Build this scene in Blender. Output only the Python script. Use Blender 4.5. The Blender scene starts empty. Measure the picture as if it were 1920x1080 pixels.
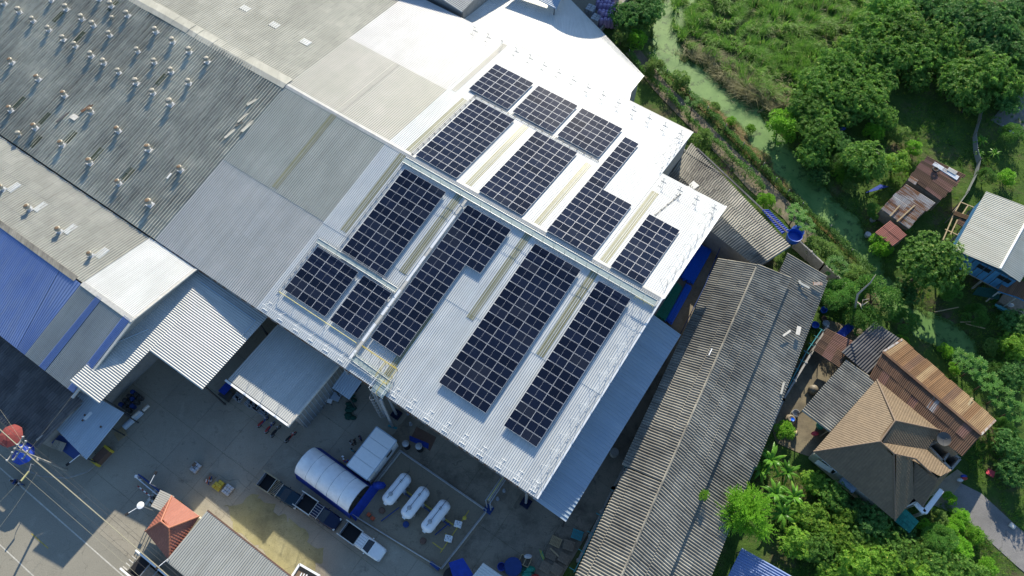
import bpy, math, random
from mathutils import Vector, Matrix, noise as mnoise
import numpy as np
R = math.radians
random.seed(7)
scene = bpy.context.scene
COL = scene.collection

# ------------------------------------------------------------------ camera
CAM_H = 88.0
FOC = 1370.0            # focal length in pixels of the 1920 px wide photograph
DEP = R(63.2)           # how far the drone looks down
cam_data = bpy.data.cameras.new('camera')
cam_data.sensor_width = 36.0
cam_data.lens = 36.0 * FOC / 1920.0
cam_data.clip_start = 0.5
cam_data.clip_end = 6000.0
cam = bpy.data.objects.new('camera', cam_data)
COL.objects.link(cam)
cam.location = (0, 0, CAM_H)
cam.rotation_euler = (math.pi / 2 - DEP, 0, 0)
scene.camera = cam

# ------------------------------------------------------------------ sky, sun, exposure
SUN_AZ, SUN_EL = R(13.0), R(25.0)      # azimuth clockwise from +Y
world = bpy.data.worlds.new('World')
scene.world = world
world.use_nodes = True
wn = world.node_tree
sky = wn.nodes.new('ShaderNodeTexSky')
sky.sky_type = 'NISHITA'
sky.sun_disc = False
sky.sun_elevation = SUN_EL
sky.sun_rotation = SUN_AZ
sky.air_density = 1.0
sky.dust_density = 0.3
sky.ozone_density = 3.0
hs_ = wn.nodes.new('ShaderNodeHueSaturation'); hs_.inputs['Saturation'].default_value = 1.05
wn.links.new(sky.outputs[0], hs_.inputs['Color']); wn.links.new(hs_.outputs[0], wn.nodes['Background'].inputs[0])
wn.nodes['Background'].inputs[1].default_value = 0.12
sun_data = bpy.data.lights.new('sun', 'SUN')
sun_data.energy = 5.0
sun_data.angle = R(0.5)
sun_data.color = (1.0, 0.91, 0.75)
sun = bpy.data.objects.new('sun', sun_data)
COL.objects.link(sun)
SUNDIR = Vector((math.sin(SUN_AZ) * math.cos(SUN_EL), math.cos(SUN_AZ) * math.cos(SUN_EL), math.sin(SUN_EL)))
sun.rotation_euler = (-SUNDIR).to_track_quat('-Z', 'Y').to_euler()
sun.location = (20, 80, 120)
vs = scene.view_settings
vs.view_transform = 'Standard'
vs.look = 'None'
vs.gamma = 1.0
vs.use_curve_mapping = False
vs.exposure = 0.75

# ------------------------------------------------------------------ places
# at(x, y, z): the point on the level plane z that the photograph shows at pixel (x, y)
def ray(px, py):
    x = (px - 960) / FOC; y = -(py - 540) / FOC
    s, c = math.sin(DEP), math.cos(DEP)
    return Vector((x, c + y * s, -s + y * c))
def at(px, py, z=0.0):
    d = ray(px, py); t = (z - CAM_H) / d.z
    return Vector((0, 0, CAM_H)) + d * t
# the factory's own axes: u along the eaves, v up the roofs
ANG = R(-33.85)
UX = Vector((math.cos(ANG), math.sin(ANG), 0)); VX = Vector((-UX.y, UX.x, 0)); ZX = Vector((0, 0, 1))
ORG = Vector((-30.508, 37.127, 0))
def W(u, v, z=0.0):
    return ORG + UX * u + VX * v + ZX * z
def uvof(p):
    d = p - ORG
    return d.dot(UX), d.dot(VX)
EAVE, RIDGE, VR, VF = 9.2, 13.1, 26.0, 52.4
KN = (RIDGE - EAVE) / VR
def zn(v): return EAVE + KN * v
def zf(v): return RIDGE - (RIDGE - EAVE) / (VF - VR) * (v - VR)
def near(px, py):                    # a pixel on the slope that faces the yard -> (u, v)
    d = ray(px, py); c = Vector((0, 0, CAM_H))
    t = (EAVE + KN * (c - ORG).dot(VX) - CAM_H) / (d.z - KN * d.dot(VX))
    return uvof(c + d * t)
def zroof(v): return zn(v) if v <= VR else zf(v)

# ------------------------------------------------------------------ mesh building
class MB:
    def __init__(s): s.v = []; s.f = []; s.m = []; s.uv = []
    def add(s, vs, fs, m=0, uvs=None):
        b = len(s.v); s.v.extend(Vector(p) for p in vs)
        for f in fs:
            s.f.append([b + i for i in f]); s.m.append(m)
            s.uv.append([uvs[i] for i in f] if uvs else [(vs[i][0], vs[i][1]) for i in f])
        return s
    def box(s, x0, x1, y0, y1, z0, z1, m=0):
        p = [(x0,y0,z0),(x1,y0,z0),(x1,y1,z0),(x0,y1,z0),(x0,y0,z1),(x1,y0,z1),(x1,y1,z1),(x0,y1,z1)]
        return s.add(p, [(0,3,2,1),(4,5,6,7),(0,1,5,4),(1,2,6,5),(2,3,7,6),(3,0,4,7)], m)
    def obox(s, o, ax, ay, az, m=0):       # box from corner o along three edge vectors
        o = Vector(o); ax = Vector(ax); ay = Vector(ay); az = Vector(az)
        p = [o, o+ax, o+ax+ay, o+ay, o+az, o+ax+az, o+ax+ay+az, o+ay+az]
        return s.add(p, [(0,3,2,1),(4,5,6,7),(0,1,5,4),(1,2,6,5),(2,3,7,6),(3,0,4,7)], m)
    def bar(s, p, q, w=.1, h=None, m=0):   # square bar between two points
        p = Vector(p); q = Vector(q); h = h or w
        d = (q - p).normalized(); up = ZX if abs(d.z) < .95 else Vector((1,0,0))
        a = d.cross(up).normalized() * (w/2); b = a.cross(d).normalized() * (h/2)
        P = [p-a-b, p+a-b, p+a+b, p-a+b, q-a-b, q+a-b, q+a+b, q-a+b]
        return s.add(P, [(0,1,2,3),(7,6,5,4),(0,4,5,1),(1,5,6,2),(2,6,7,3),(3,7,4,0)], m)
    def tube(s, pts, r, n=8, m=0, caps=True):
        pts = [Vector(p) for p in pts]; rr = r if isinstance(r, (list, tuple)) else [r]*len(pts)
        rings = []
        for i, p in enumerate(pts):
            d = (pts[min(i+1, len(pts)-1)] - pts[max(i-1, 0)]).normalized()
            up = ZX if abs(d.z) < .95 else Vector((1,0,0))
            a = d.cross(up).normalized(); b = a.cross(d).normalized()
            rings.append([p + (a*math.cos(2*math.pi*k/n) + b*math.sin(2*math.pi*k/n))*rr[i] for k in range(n)])
        vs = [q for g in rings for q in g]; fs = []
        for i in range(len(pts)-1):
            for k in range(n):
                fs.append((i*n+k, i*n+(k+1)%n, (i+1)*n+(k+1)%n, (i+1)*n+k))
        if caps: fs.append(tuple(range(n))[::-1]); fs.append(tuple((len(pts)-1)*n+k for k in range(n)))
        return s.add(vs, fs, m)
    def lathe(s, prof, c=(0,0,0), n=16, m=0, axis='z', caps=True):   # prof: (r, h) pairs
        c = Vector(c); vs = []; fs = []
        for r, h in prof:
            for k in range(n):
                a = 2*math.pi*k/n; x, y = r*math.cos(a), r*math.sin(a)
                vs.append(c + (Vector((x,y,h)) if axis=='z' else Vector((h,x,y)) if axis=='x' else Vector((y,h,x))))
        for i in range(len(prof)-1):
            for k in range(n): fs.append((i*n+k, i*n+(k+1)%n, (i+1)*n+(k+1)%n, (i+1)*n+k))
        if caps: fs.append(tuple(range(n))[::-1]); fs.append(tuple((len(prof)-1)*n+k for k in range(n)))
        return s.add(vs, fs, m)
    def ball(s, c, r, n=10, m=0, sz=(1,1,1)):
        k = max(5, n//2+1)
        prof = [(max(.001, math.sin(math.pi*i/k)), -math.cos(math.pi*i/k)) for i in range(k+1)]
        b = len(s.v); s.lathe(prof, (0,0,0), n, m)
        for i in range(b, len(s.v)):
            q = s.v[i]; s.v[i] = Vector((q.x*r*sz[0], q.y*r*sz[1], q.z*r*sz[2])) + Vector(c)
        return s
    def prism(s, poly, z0, z1, m=0, mt=None):
        n = len(poly)
        vs = [(p[0],p[1],z0) for p in poly] + [(p[0],p[1],z1) for p in poly]
        area = sum(poly[i][0]*poly[(i+1)%n][1]-poly[(i+1)%n][0]*poly[i][1] for i in range(n))
        if area < 0: vs = [(p[0],p[1],z0) for p in poly[::-1]] + [(p[0],p[1],z1) for p in poly[::-1]]
        s.add(vs, [tuple(range(n))[::-1]] + [(i,(i+1)%n,n+(i+1)%n,n+i) for i in range(n)], m)
        s.add(vs, [tuple(range(n,2*n))], m if mt is None else mt)
        return s
    def plate(s, a, b, c, d, t=.05, m=0):    # a thick four-cornered plate
        a,b,c,d = map(Vector,(a,b,c,d)); nrm = ((b-a).cross(d-a)).normalized()*t
        P = [a-nrm,b-nrm,c-nrm,d-nrm,a,b,c,d]
        return s.add(P, [(3,2,1,0),(4,5,6,7),(0,1,5,4),(1,2,6,5),(2,3,7,6),(3,0,4,7)], m)
    def torus(s, c, R1, r, ax=(0,1,0), n=20, k=8, m=0):
        ax = Vector(ax).normalized(); t = Vector((1,0,0)) if abs(ax.x)<.9 else ZX
        e1 = ax.cross(t).normalized(); e2 = ax.cross(e1); c = Vector(c); vs=[]; fs=[]
        for i in range(n):
            A = 2*math.pi*i/n; d = e1*math.cos(A)+e2*math.sin(A)
            for j in range(k):
                B = 2*math.pi*j/k; vs.append(c + d*(R1+r*math.cos(B)) + ax*(r*math.sin(B)))
        for i in range(n):
            for j in range(k): fs.append((i*k+j, ((i+1)%n)*k+j, ((i+1)%n)*k+(j+1)%k, i*k+(j+1)%k))
        return s.add(vs, fs, m)
    def build(s, name, mats, parent=None, world=False, smooth=False, bevel=0):
        me = mesh_of(s, name, mats, parent if world else None, smooth)
        o = bpy.data.objects.new(name, me); COL.objects.link(o)
        if parent: o.parent = parent
        if bevel:
            b = o.modifiers.new('Bevel', 'BEVEL'); b.width = bevel; b.segments = 2; b.limit_method = 'ANGLE'
        return o
WM = {}
def wmat(o):
    m = o.matrix_basis.copy()
    p = o.parent
    while p: m = p.matrix_basis @ m; p = p.parent
    return m
def mesh_of(mb, name, mats, parent=None, smooth=False):
    me = bpy.data.meshes.new(name)
    vs = mb.v
    if parent is not None:
        inv = wmat(parent).inverted(); vs = [inv @ p for p in vs]
    me.from_pydata([tuple(p) for p in vs], [], mb.f)
    for m in (mats if isinstance(mats, (list, tuple)) else [mats]): me.materials.append(m)
    me.polygons.foreach_set('material_index', mb.m)
    uvl = me.uv_layers.new(name='UVMap')
    flat = [c for f in mb.uv for p in f for c in p[:2]]
    uvl.data.foreach_set('uv', flat)
    if smooth: me.polygons.foreach_set('use_smooth', [True]*len(me.polygons))
    me.update()
    return me
def tag(o, label=None, cat=None, group=None, kind=None):
    if label: o['label'] = label
    if cat: o['category'] = cat
    if group: o['group'] = group
    if kind: o['kind'] = kind
    return o
def thing(name, label, cat, loc=(0,0,0), rz=0.0, group=None):
    o = bpy.data.objects.new(name, None); COL.objects.link(o)
    o.empty_display_size = .3
    o.location = loc; o.rotation_euler = (0, 0, rz)
    return tag(o, label, cat, group)
def dup(root, loc, rz=None, label=None, group=None, scale=None):
    def cp(o, par):
        c = o.copy(); COL.objects.link(c)
        if par: c.parent = par
        for ch in KIDS.get(o.name, [k for k in o.children]): cp(ch, c)
        return c
    r = cp(root, None)
    r.location = loc
    if rz is not None: r.rotation_euler = (0, 0, rz)
    if scale: r.scale = (scale, scale, scale) if not isinstance(scale, tuple) else scale
    if label: r['label'] = label
    if group: r['group'] = group
    return r
KIDS = {}
def inst(mesh, name, parent=None, loc=(0,0,0), rot=(0,0,0), scale=None):
    o = bpy.data.objects.new(name, mesh); COL.objects.link(o)
    if parent: o.parent = parent
    o.location = loc; o.rotation_euler = rot
    if scale: o.scale = scale
    return o
ORD = ['first','second','third','fourth','fifth','sixth','seventh','eighth','ninth','tenth','eleventh','twelfth',
       'thirteenth','fourteenth','fifteenth','sixteenth','seventeenth','eighteenth','nineteenth','twentieth']

# corrugated sheet on four corners: a-b is the lower edge, d-c the upper one, ribs run a -> d
def corr(mb, a, b, c, d, pitch=.3, amp=.04, prof='sine', m=0, lift0=0.0, lift1=0.0, thick=.03, uv0=(0,0)):
    a,b,c,d = map(Vector, (a,b,c,d))
    n = ((b-a).cross(d-a)).normalized()
    if n.z < 0: n = -n
    L = ((b-a).length + (c-d).length)/2; T = ((d-a).length + (c-b).length)/2
    ribs = max(2, round(L/pitch))
    if prof == 'sine': pp = [(0,-1),(.2,-.3),(.35,.8),(.5,1),(.65,.8),(.8,-.3)]
    elif prof == 'trap': pp = [(0,0),(.52,0),(.64,1.6),(.86,1.6)]
    else: pp = [(0,0),(.80,0),(.85,1.8),(.95,1.8)]
    ss = [(i+x)/ribs for i in range(ribs) for x, _ in pp] + [1.0]
    hh = [h for i in range(ribs) for _, h in pp] + [pp[0][1]]
    N = len(ss); vs = []; uvs = []
    for lo, hi, l in ((a,b,lift0),(d,c,lift1)):
        for x, h in zip(ss, hh):
            vs.append(lo.lerp(hi, x) + n*(h*amp + l)); uvs.append((uv0[0]+x*L, uv0[1]+(0 if lo is a else T)))
    for lo, hi, l in ((a,b,lift0),(d,c,lift1)):
        for x, h in zip(ss, hh):
            vs.append(lo.lerp(hi, x) + n*(h*amp + l - thick)); uvs.append((uv0[0]+x*L, uv0[1]+(0 if lo is a else T)))
    fs = []
    flip = ((b-a).cross(d-a)).z < 0
    def q(*t): fs.append(t[::-1] if flip else t)
    for i in range(N-1): q(i, i+1, N+i+1, N+i)
    mb.add(vs[:2*N], fs, m, uvs[:2*N])          # upper face on vertices of its own, so that edges stay crisp
    fs = []
    for i in range(N-1):
        q(2*N+i+1, 2*N+i, 3*N+i, 3*N+i+1); q(2*N+i, 2*N+i+1, i+1, i); q(N+i, N+i+1, 3*N+i+1, 3*N+i)
    q(0, N, 3*N, 2*N); q(N-1, 3*N-1, 4*N-1, 2*N-1)
    mb.add(vs, fs, m, uvs)
    return mb
# a roof slope laid in overlapping courses, every course a part
def slope(parent, name, a, b, c, d, mat, courses=1, pitch=.3, amp=.04, prof='sine', lap=.05, smooth=None, wob=0.0):
    a,b,c,d = map(Vector, (a,b,c,d)); out = []
    for k in range(courses):
        t0, t1 = k/courses, (k+1)/courses
        if courses > 1 and k < courses-1: t1 += .06/courses
        mb = MB()
        wz = Vector((0,0,random.uniform(-wob, wob)))
        corr(mb, a.lerp(d,t0)+wz, b.lerp(c,t0)-wz*.5, b.lerp(c,t1)-wz*.5, a.lerp(d,t1)+wz, pitch, amp, prof, 0,
             lap if courses > 1 else 0, 0, uv0=(0, k*((d-a).length/courses)))
        out.append(mb.build(name, mat, parent, True, smooth=(prof == 'sine') if smooth is None else smooth))
    return out
# separately laid sheets, each a part with its own slight tilt
def sheets(parent, name, a, b, c, d, nu, nv, mats, pitch=.25, amp=.03, jit=.05, gap=.01, weights=None, skip=()):
    a,b,c,d = map(Vector, (a,b,c,d)); rnd = random.Random(hash((nu, nv, round(a.x*10))) & 0xffff)
    def pt(x, t): return a.lerp(b, x).lerp(d.lerp(c, x), t)
    for j in range(nv):
        for i in range(nu):
            if (i, j) in skip: continue
            e0 = rnd.uniform(-jit, jit)/max(.1,(d-a).length); e1 = rnd.uniform(-jit, jit)/max(.1,(d-a).length)
            x0, x1 = i/nu + gap/nu, (i+1)/nu + .06/nu; t0, t1 = j/nv, (j+1)/nv + .05/nv
            if j == 0: t0 += e0
            if j == nv-1: t1 = 1 + e1
            zz = Vector((0,0,rnd.uniform(0,.04)))
            mb = MB(); corr(mb, pt(x0,t0)+zz, pt(x1,t0)+zz, pt(x1,t1)+zz, pt(x0,t1)+zz, pitch, amp, 'sine', 0, .05, 0.0, uv0=(i*3.1+j*1.7, j*2.3))
            mb.build(name, rnd.choices(mats, weights)[0], parent, True, smooth=True)
# tiled roof plane: convex polygon whose first two points are the eave
def tile_plane(parent, name, poly, mat, course=.34, pitch=.3, amp=.014, step=.022):
    P = [Vector(p) for p in poly]; a, b = P[0], P[1]
    e = (b-a).normalized()
    cen = sum(P[2:], Vector())/len(P[2:])
    n = e.cross(cen-a).normalized()
    if n.z < 0: n = -n
    g = n.cross(e)
    if g.z < 0: g = -g
    q2 = [((p-a).dot(e), (p-a).dot(g)) for p in P]
    T = max(t for _, t in q2); n_c = max(1, round(T/course)); mb = MB()
    def rng(t):
        xs = []
        for i in range(len(q2)):
            (s0,t0),(s1,t1) = q2[i], q2[(i+1)%len(q2)]
            if abs(t1-t0) < 1e-6:
                if abs(t-t0) < 1e-4: xs += [s0, s1]
            elif min(t0,t1)-1e-6 <= t <= max(t0,t1)+1e-6: xs.append(s0+(s1-s0)*(t-t0)/(t1-t0))
        return (min(xs), max(xs)) if xs else None
    for k in range(n_c):
        t0, t1 = T*k/n_c, T*(k+1)/n_c
        r0, r1 = rng(max(t0,1e-4)), rng(min(t1, T-1e-4))
        if not r0 or not r1: continue
        lo, hi = min(r0[0], r1[0]), max(r0[1], r1[1])
        xs = [lo]; x = math.floor(lo/pitch)*pitch
        while x < hi:
            for fr in (0, .3, .5, .7):
                if lo+.01 < x+fr*pitch < hi-.01: xs.append(x+fr*pitch)
            x += pitch
        xs.append(hi); vsL = []; uvs = []
        cl = lambda x, r: min(max(x, r[0]), r[1])
        def hgt(x): return amp*(math.cos(2*math.pi*(x/pitch-.5))*.5+.5)*2
        for t, r, l in ((t0,r0,step),(t1,r1,0),(t0,r0,-.02)):
            for x in xs:
                X = cl(x, r); vsL.append(a+e*X+g*t+n*((hgt(X) if l >= 0 else 0)+l)); uvs.append((X, t))
        N = len(xs); fs = []
        flip = e.cross(g).dot(n) < 0
        for i in range(N-1):
            f1 = (i, i+1, N+i+1, N+i); f2 = (2*N+i, 2*N+i+1, i+1, i)
            fs += [f1[::-1] if flip else f1, f2[::-1] if flip else f2]
        mb.add(vsL, fs, 0, uvs)
    return mb.build(name, mat, parent, True, smooth=False)
def ridge_caps(parent, name, p, q, mat, r=.13, step=.36):
    p, q = Vector(p), Vector(q); d = (q-p).normalized(); L = (q-p).length; n = max(1, int(L/step)); mb = MB()
    for i in range(n):
        a0 = p + d*(L*i/n); a1 = p + d*(L*(i+1)/n + .03)
        mb.tube([a0+ZX*.05, a1+ZX*.03], [r, r*.86], 8)
    return mb.build(name, mat, parent, True, smooth=False)
# ------------------------------------------------------------------ materials
def nmat(name):
    m = bpy.data.materials.new(name); m.use_nodes = True
    nt = m.node_tree; bs = nt.nodes['Principled BSDF']
    return m, nt, bs
def N(nt, t, **kw):
    n = nt.nodes.new(t)
    for k, v in kw.items():
        if hasattr(n, k): setattr(n, k, v)
        else: n.inputs[k.replace('_', ' ')].default_value = v
    return n
def ramp(nt, stops):
    r = nt.nodes.new('ShaderNodeValToRGB'); e = r.color_ramp.elements
    while len(e) > 1: e.remove(e[0])
    e[0].position, e[0].color = stops[0][0], (*stops[0][1], 1) if len(stops[0][1]) == 3 else stops[0][1]
    for p, c in stops[1:]:
        x = e.new(p); x.color = (*c, 1) if len(c) == 3 else c
    return r
def mixc(nt, fac, a, b, blend='MIX'):
    x = nt.nodes.new('ShaderNodeMix'); x.data_type = 'RGBA'; x.blend_type = blend
    for i, s in ((0, fac), (6, a), (7, b)):
        if hasattr(s, 'is_linked') or hasattr(s, 'links'): nt.links.new(s, x.inputs[i])
        elif isinstance(s, (int, float)): x.inputs[i].default_value = s
        else: x.inputs[i].default_value = (*s, 1)
    return x.outputs[2]
def noisef(nt, vec, scale, detail=4, rough=.6, stops=None, mapping=None):
    if mapping:
        mp = nt.nodes.new('ShaderNodeMapping'); mp.inputs['Scale'].default_value = mapping
        nt.links.new(vec, mp.inputs[0]); vec = mp.outputs[0]
    n = nt.nodes.new('ShaderNodeTexNoise'); n.inputs['Scale'].default_value = scale
    n.inputs['Detail'].default_value = detail; n.inputs['Roughness'].default_value = rough
    nt.links.new(vec, n.inputs['Vector'])
    if stops:
        r = ramp(nt, stops); nt.links.new(n.outputs[0], r.inputs[0]); return r.outputs[0]
    return n.outputs[0]
def plain(name, col, rough=.6, metal=0.0, var=.12, scale=3.0, spec=.4, bump=0.0):
    m, nt, bs = nmat(name)
    tc = nt.nodes.new('ShaderNodeTexCoord')
    f = noisef(nt, tc.outputs['Object'], scale, 5, .65, [(.3,(1-var,)*3),(.7,(1+var*.6,)*3)])
    c = mixc(nt, 1.0, col, f, 'MULTIPLY')
    nt.links.new(c, bs.inputs['Base Color'])
    bs.inputs['Roughness'].default_value = rough; bs.inputs['Metallic'].default_value = metal
    bs.inputs['Specular IOR Level'].default_value = spec
    return m
# weathered corrugated sheeting: sheets differ a little, streaks run down the slope, dirt gathers in patches
def sheetmat(name, c1, c2, stain, amt=.5, streak=.5, sheet=(1.0, 1.3), tint=.12, rough=.65, spots=0.0, patch=.06, metal=0.0, lo=.45, hi=.72):
    m, nt, bs = nmat(name)
    uv = nt.nodes.new('ShaderNodeUVMap'); uv.uv_map = 'UVMap'; V = uv.outputs[0]
    geo = nt.nodes.new('ShaderNodeNewGeometry'); P = geo.outputs['Position']
    br = nt.nodes.new('ShaderNodeTexBrick'); br.offset = .5
    br.inputs['Color1'].default_value = (1-tint,)*3+(1,); br.inputs['Color2'].default_value = (1+tint*.5,)*3+(1,)
    br.inputs['Mortar'].default_value = (1-tint*1.3,)*3+(1,)
    br.inputs['Scale'].default_value = 1.0; br.inputs['Mortar Size'].default_value = .012
    br.inputs['Brick Width'].default_value = sheet[0]; br.inputs['Row Height'].default_value = sheet[1]
    nt.links.new(V, br.inputs['Vector'])
    base = mixc(nt, noisef(nt, P, .35, 5, .6, [(.35,(0,0,0)),(.65,(1,1,1))]), c1, c2)
    base = mixc(nt, 1.0, base, br.outputs[0], 'MULTIPLY')
    st = noisef(nt, V, 1.0, 6, .7, [(lo,(0,0,0)),(hi,(1,1,1))], mapping=(2.2, .22, 1))
    pa = noisef(nt, P, patch, 5, .65, [(.38,(0,0,0)),(.66,(1,1,1))])
    mul = nt.nodes.new('ShaderNodeMath'); mul.operation = 'MULTIPLY'
    nt.links.new(st, mul.inputs[0]); mul.inputs[1].default_value = streak
    mx = nt.nodes.new('ShaderNodeMath'); mx.operation = 'MULTIPLY_ADD'
    nt.links.new(pa, mx.inputs[0]); mx.inputs[1].default_value = amt; nt.links.new(mul.outputs[0], mx.inputs[2]); mx.use_clamp = True
    col = mixc(nt, mx.outputs[0], base, stain)
    if spots:
        sp = noisef(nt, P, 1.6, 6, .75, [(.66,(0,0,0)),(.74,(spots,)*3)])
        col = mixc(nt, sp, col, tuple(x*.35 for x in stain))
    nt.links.new(col, bs.inputs['Base Color'])
    bs.inputs['Roughness'].default_value = rough; bs.inputs['Metallic'].default_value = metal
    bs.inputs['Specular IOR Level'].default_value = .35
    return m
def leafmat(name, c1, c2, c3, trans=.45, rough=.5):
    m, nt, bs = nmat(name)
    geo = nt.nodes.new('ShaderNodeNewGeometry'); oi = nt.nodes.new('ShaderNodeObjectInfo')
    r = ramp(nt, [(0,c1),(.5,c2),(.93,c2),(1,c3)]); nt.links.new(geo.outputs['Random Per Island'], r.inputs[0])
    hs = nt.nodes.new('ShaderNodeHueSaturation')
    mr = nt.nodes.new('ShaderNodeMapRange'); mr.inputs[3].default_value = 1.1; mr.inputs[4].default_value = 1.75
    nt.links.new(oi.outputs['Random'], mr.inputs[0]); nt.links.new(mr.outputs[0], hs.inputs['Value'])
    nt.links.new(r.outputs[0], hs.inputs['Color'])
    nt.links.new(hs.outputs[0], bs.inputs['Base Color'])
    bs.inputs['Roughness'].default_value = rough; bs.inputs['Specular IOR Level'].default_value = .16
    tr = nt.nodes.new('ShaderNodeBsdfTranslucent'); nt.links.new(hs.outputs[0], tr.inputs[0])
    mx = nt.nodes.new('ShaderNodeMixShader'); mx.inputs[0].default_value = trans
    nt.links.new(bs.outputs[0], mx.inputs[1]); nt.links.new(tr.outputs[0], mx.inputs[2])
    nt.links.new(mx.outputs[0], nt.nodes['Material Output'].inputs[0])
    return m
M = {}
M['new_metal'] = sheetmat('pale metal sheeting', (.57,.60,.61), (.66,.68,.67), (.43,.44,.42), .30, .38, (1.0,6.5), .07, .5, .5)
M['old_metal'] = sheetmat('grey metal sheeting', (.42,.43,.42), (.50,.50,.48), (.33,.33,.30), .4, .45, (.76,6.5), .08, .5)
M['old_metal_dark'] = sheetmat('dull grey metal sheeting', (.36,.38,.34), (.42,.43,.39), (.27,.28,.24), .4, .45, (.76,6.5), .08, .55)
M['old_beige'] = sheetmat('aged beige metal sheeting', (.42,.41,.36), (.48,.46,.41), (.36,.36,.29), .4, .25, (.76,12), .05, .55)
M['old_white'] = sheetmat('off white metal sheeting', (.56,.55,.53), (.63,.62,.60), (.48,.48,.44), .3, .2, (.76,14), .04, .5)
M['fibre_dark'] = sheetmat('soot stained fibre cement', (.66,.625,.49), (.52,.495,.39), (.14,.133,.105), .60, .52, (1.0,1.24), .09, .8, .5, .055)
M['fibre_beige'] = sheetmat('yellowed fibre cement', (.43,.425,.36), (.49,.48,.41), (.23,.225,.185), .4, .55, (1.0,1.24), .1, .8, .3, .09, lo=.5, hi=.8)
M['fibre_grey'] = sheetmat('grey fibre cement', (.44,.415,.34), (.31,.295,.245), (.085,.08,.07), .66, .6, (1.0,1.2), .18, .8, .4, .08)
M['fibre_black'] = sheetmat('blackened fibre cement', (.15,.15,.15), (.10,.10,.105), (.04,.04,.045), .5, .5, (1.0,1.2), .3, .8, .3, .1)
M['blue_sheet'] = sheetmat('blue painted sheeting', (.13,.21,.46), (.17,.26,.52), (.26,.31,.42), .45, .5, (.76,10), .08, .45)
M['grey_sheet'] = sheetmat('galvanised sheeting', (.38,.39,.37), (.44,.45,.42), (.26,.26,.22), .35, .45, (.76,10), .08, .45)
M['white_sheet'] = sheetmat('white sheeting', (.66,.66,.62), (.74,.74,.70), (.50,.48,.42), .25, .25, (.76,12), .04, .5)
M['canopy'] = sheetmat('galvanised canopy sheeting', (.50,.51,.48), (.56,.56,.53), (.34,.35,.33), .35, .35, (.76,6), .08, .45)
M['blue_grey'] = sheetmat('bluish zinc sheeting', (.36,.45,.54), (.42,.50,.57), (.30,.37,.44), .3, .3, (.76,9), .08, .4)
M['skylight'] = sheetmat('olive translucent sheeting', (.29,.29,.18), (.34,.33,.21), (.19,.19,.11), .3, .3, (.9,3), .08, .35)
M['skylight_green'] = sheetmat('mossy translucent sheeting', (.10,.12,.075), (.14,.15,.09), (.06,.07,.045), .4, .3, (.9,2), .1, .4)
M['skylight_white'] = plain('fogged white sheeting', (.62,.63,.60), .4)
M['rust'] = sheetmat('rusted sheeting', (.15,.08,.045), (.20,.115,.065), (.085,.055,.04), .55, .5, (.8,2.4), .3, .85)
M['rust_light'] = sheetmat('tan rusted sheeting', (.175,.095,.042), (.215,.125,.058), (.10,.055,.03), .5, .55, (.8,2.4), .3, .85)
M['rust_grey'] = sheetmat('rust blotched zinc', (.45,.45,.43), (.38,.38,.37), (.20,.09,.04), .75, .7, (.8,2.4), .15, .7, 0, .5, lo=.48, hi=.56)
M['rust_red'] = sheetmat('faded red sheeting', (.27,.085,.065), (.33,.12,.09), (.22,.10,.08), .4, .4, (.8,2.4), .12, .75)
M['rust_pink'] = sheetmat('pinkish rusted sheeting', (.22,.11,.075), (.17,.085,.05), (.33,.18,.15), .4, .35, (.8,2.4), .15, .8)
M['tile_brown'] = sheetmat('brown roof tile', (.17,.122,.072), (.195,.14,.083), (.13,.095,.06), .35, .3, (.3,.34), .16, .6)
M['tile_red'] = sheetmat('red roof tile', (.31,.105,.07), (.36,.135,.09), (.25,.085,.06), .3, .2, (.3,.34), .1, .6)
M['cap_brown'] = plain('brown ridge tile', (.19,.135,.09), .6)
M['cap_red'] = plain('red ridge tile', (.40,.155,.09), .6)
M['white'] = plain('white paint', (.82,.83,.82), .45, 0, .06)
M['offwhite'] = plain('stained white paint', (.58,.56,.50), .6, 0, .2)
M['cream'] = plain('cream wall', (.55,.52,.42), .8, 0, .12, 1.5)
M['wall_grey'] = plain('grey wall', (.28,.28,.27), .85, 0, .2, 1.2)
M['wall_blue'] = sheetmat('blue plank wall', (.035,.16,.32), (.05,.19,.36), (.03,.09,.17), .3, .3, (.18,3), .25, .7)
M['concrete_w'] = plain('cast concrete', (.33,.32,.29), .9, 0, .3, 2.0)
M['steel'] = plain('galvanised steel', (.36,.38,.40), .45, .3, .15)
M['dark_steel'] = plain('dark steel', (.07,.075,.08), .5, .4, .2)
M['black'] = plain('black rubber', (.018,.018,.02), .7, 0, .2)
M['glass'] = plain('dark glass', (.012,.016,.022), .08, 0, .05, 3, .8)
M['blue_paint'] = plain('blue paint', (.012,.045,.19), .45, 0, .15)
M['navy'] = plain('navy car paint', (.006,.014,.045), .2, 0, .05)
M['teal_navy'] = plain('dark teal car paint', (.008,.03,.05), .22, 0, .1)
M['blue_tarp'] = plain('blue tarpaulin', (.008,.045,.33), .5, 0, .3, 2.5)
M['blue_pipe'] = plain('blue plastic pipe', (.012,.14,.72), .3, 0, .1)
M['green_pipe'] = plain('green plastic pipe', (.012,.24,.16), .3, 0, .12)
M['teal'] = plain('teal steel tube', (.05,.28,.32), .5, 0, .15)
M['yellow'] = plain('yellow paint', (.55,.42,.05), .5, 0, .12)
M['pale_yellow'] = plain('pale yellow paint', (.62,.56,.25), .5, 0, .1)
M['red'] = plain('red paint', (.33,.03,.025), .45, 0, .15)
M['red_cloth'] = plain('faded red cloth', (.24,.05,.045), .85, 0, .15)
M['orange'] = plain('orange red plastic', (.5,.09,.03), .5, 0, .1)
M['wood'] = plain('weathered timber', (.27,.225,.165), .9, 0, .3, 4)
M['wood_pale'] = plain('pale timber', (.42,.33,.19), .85, 0, .2, 4)
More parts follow.
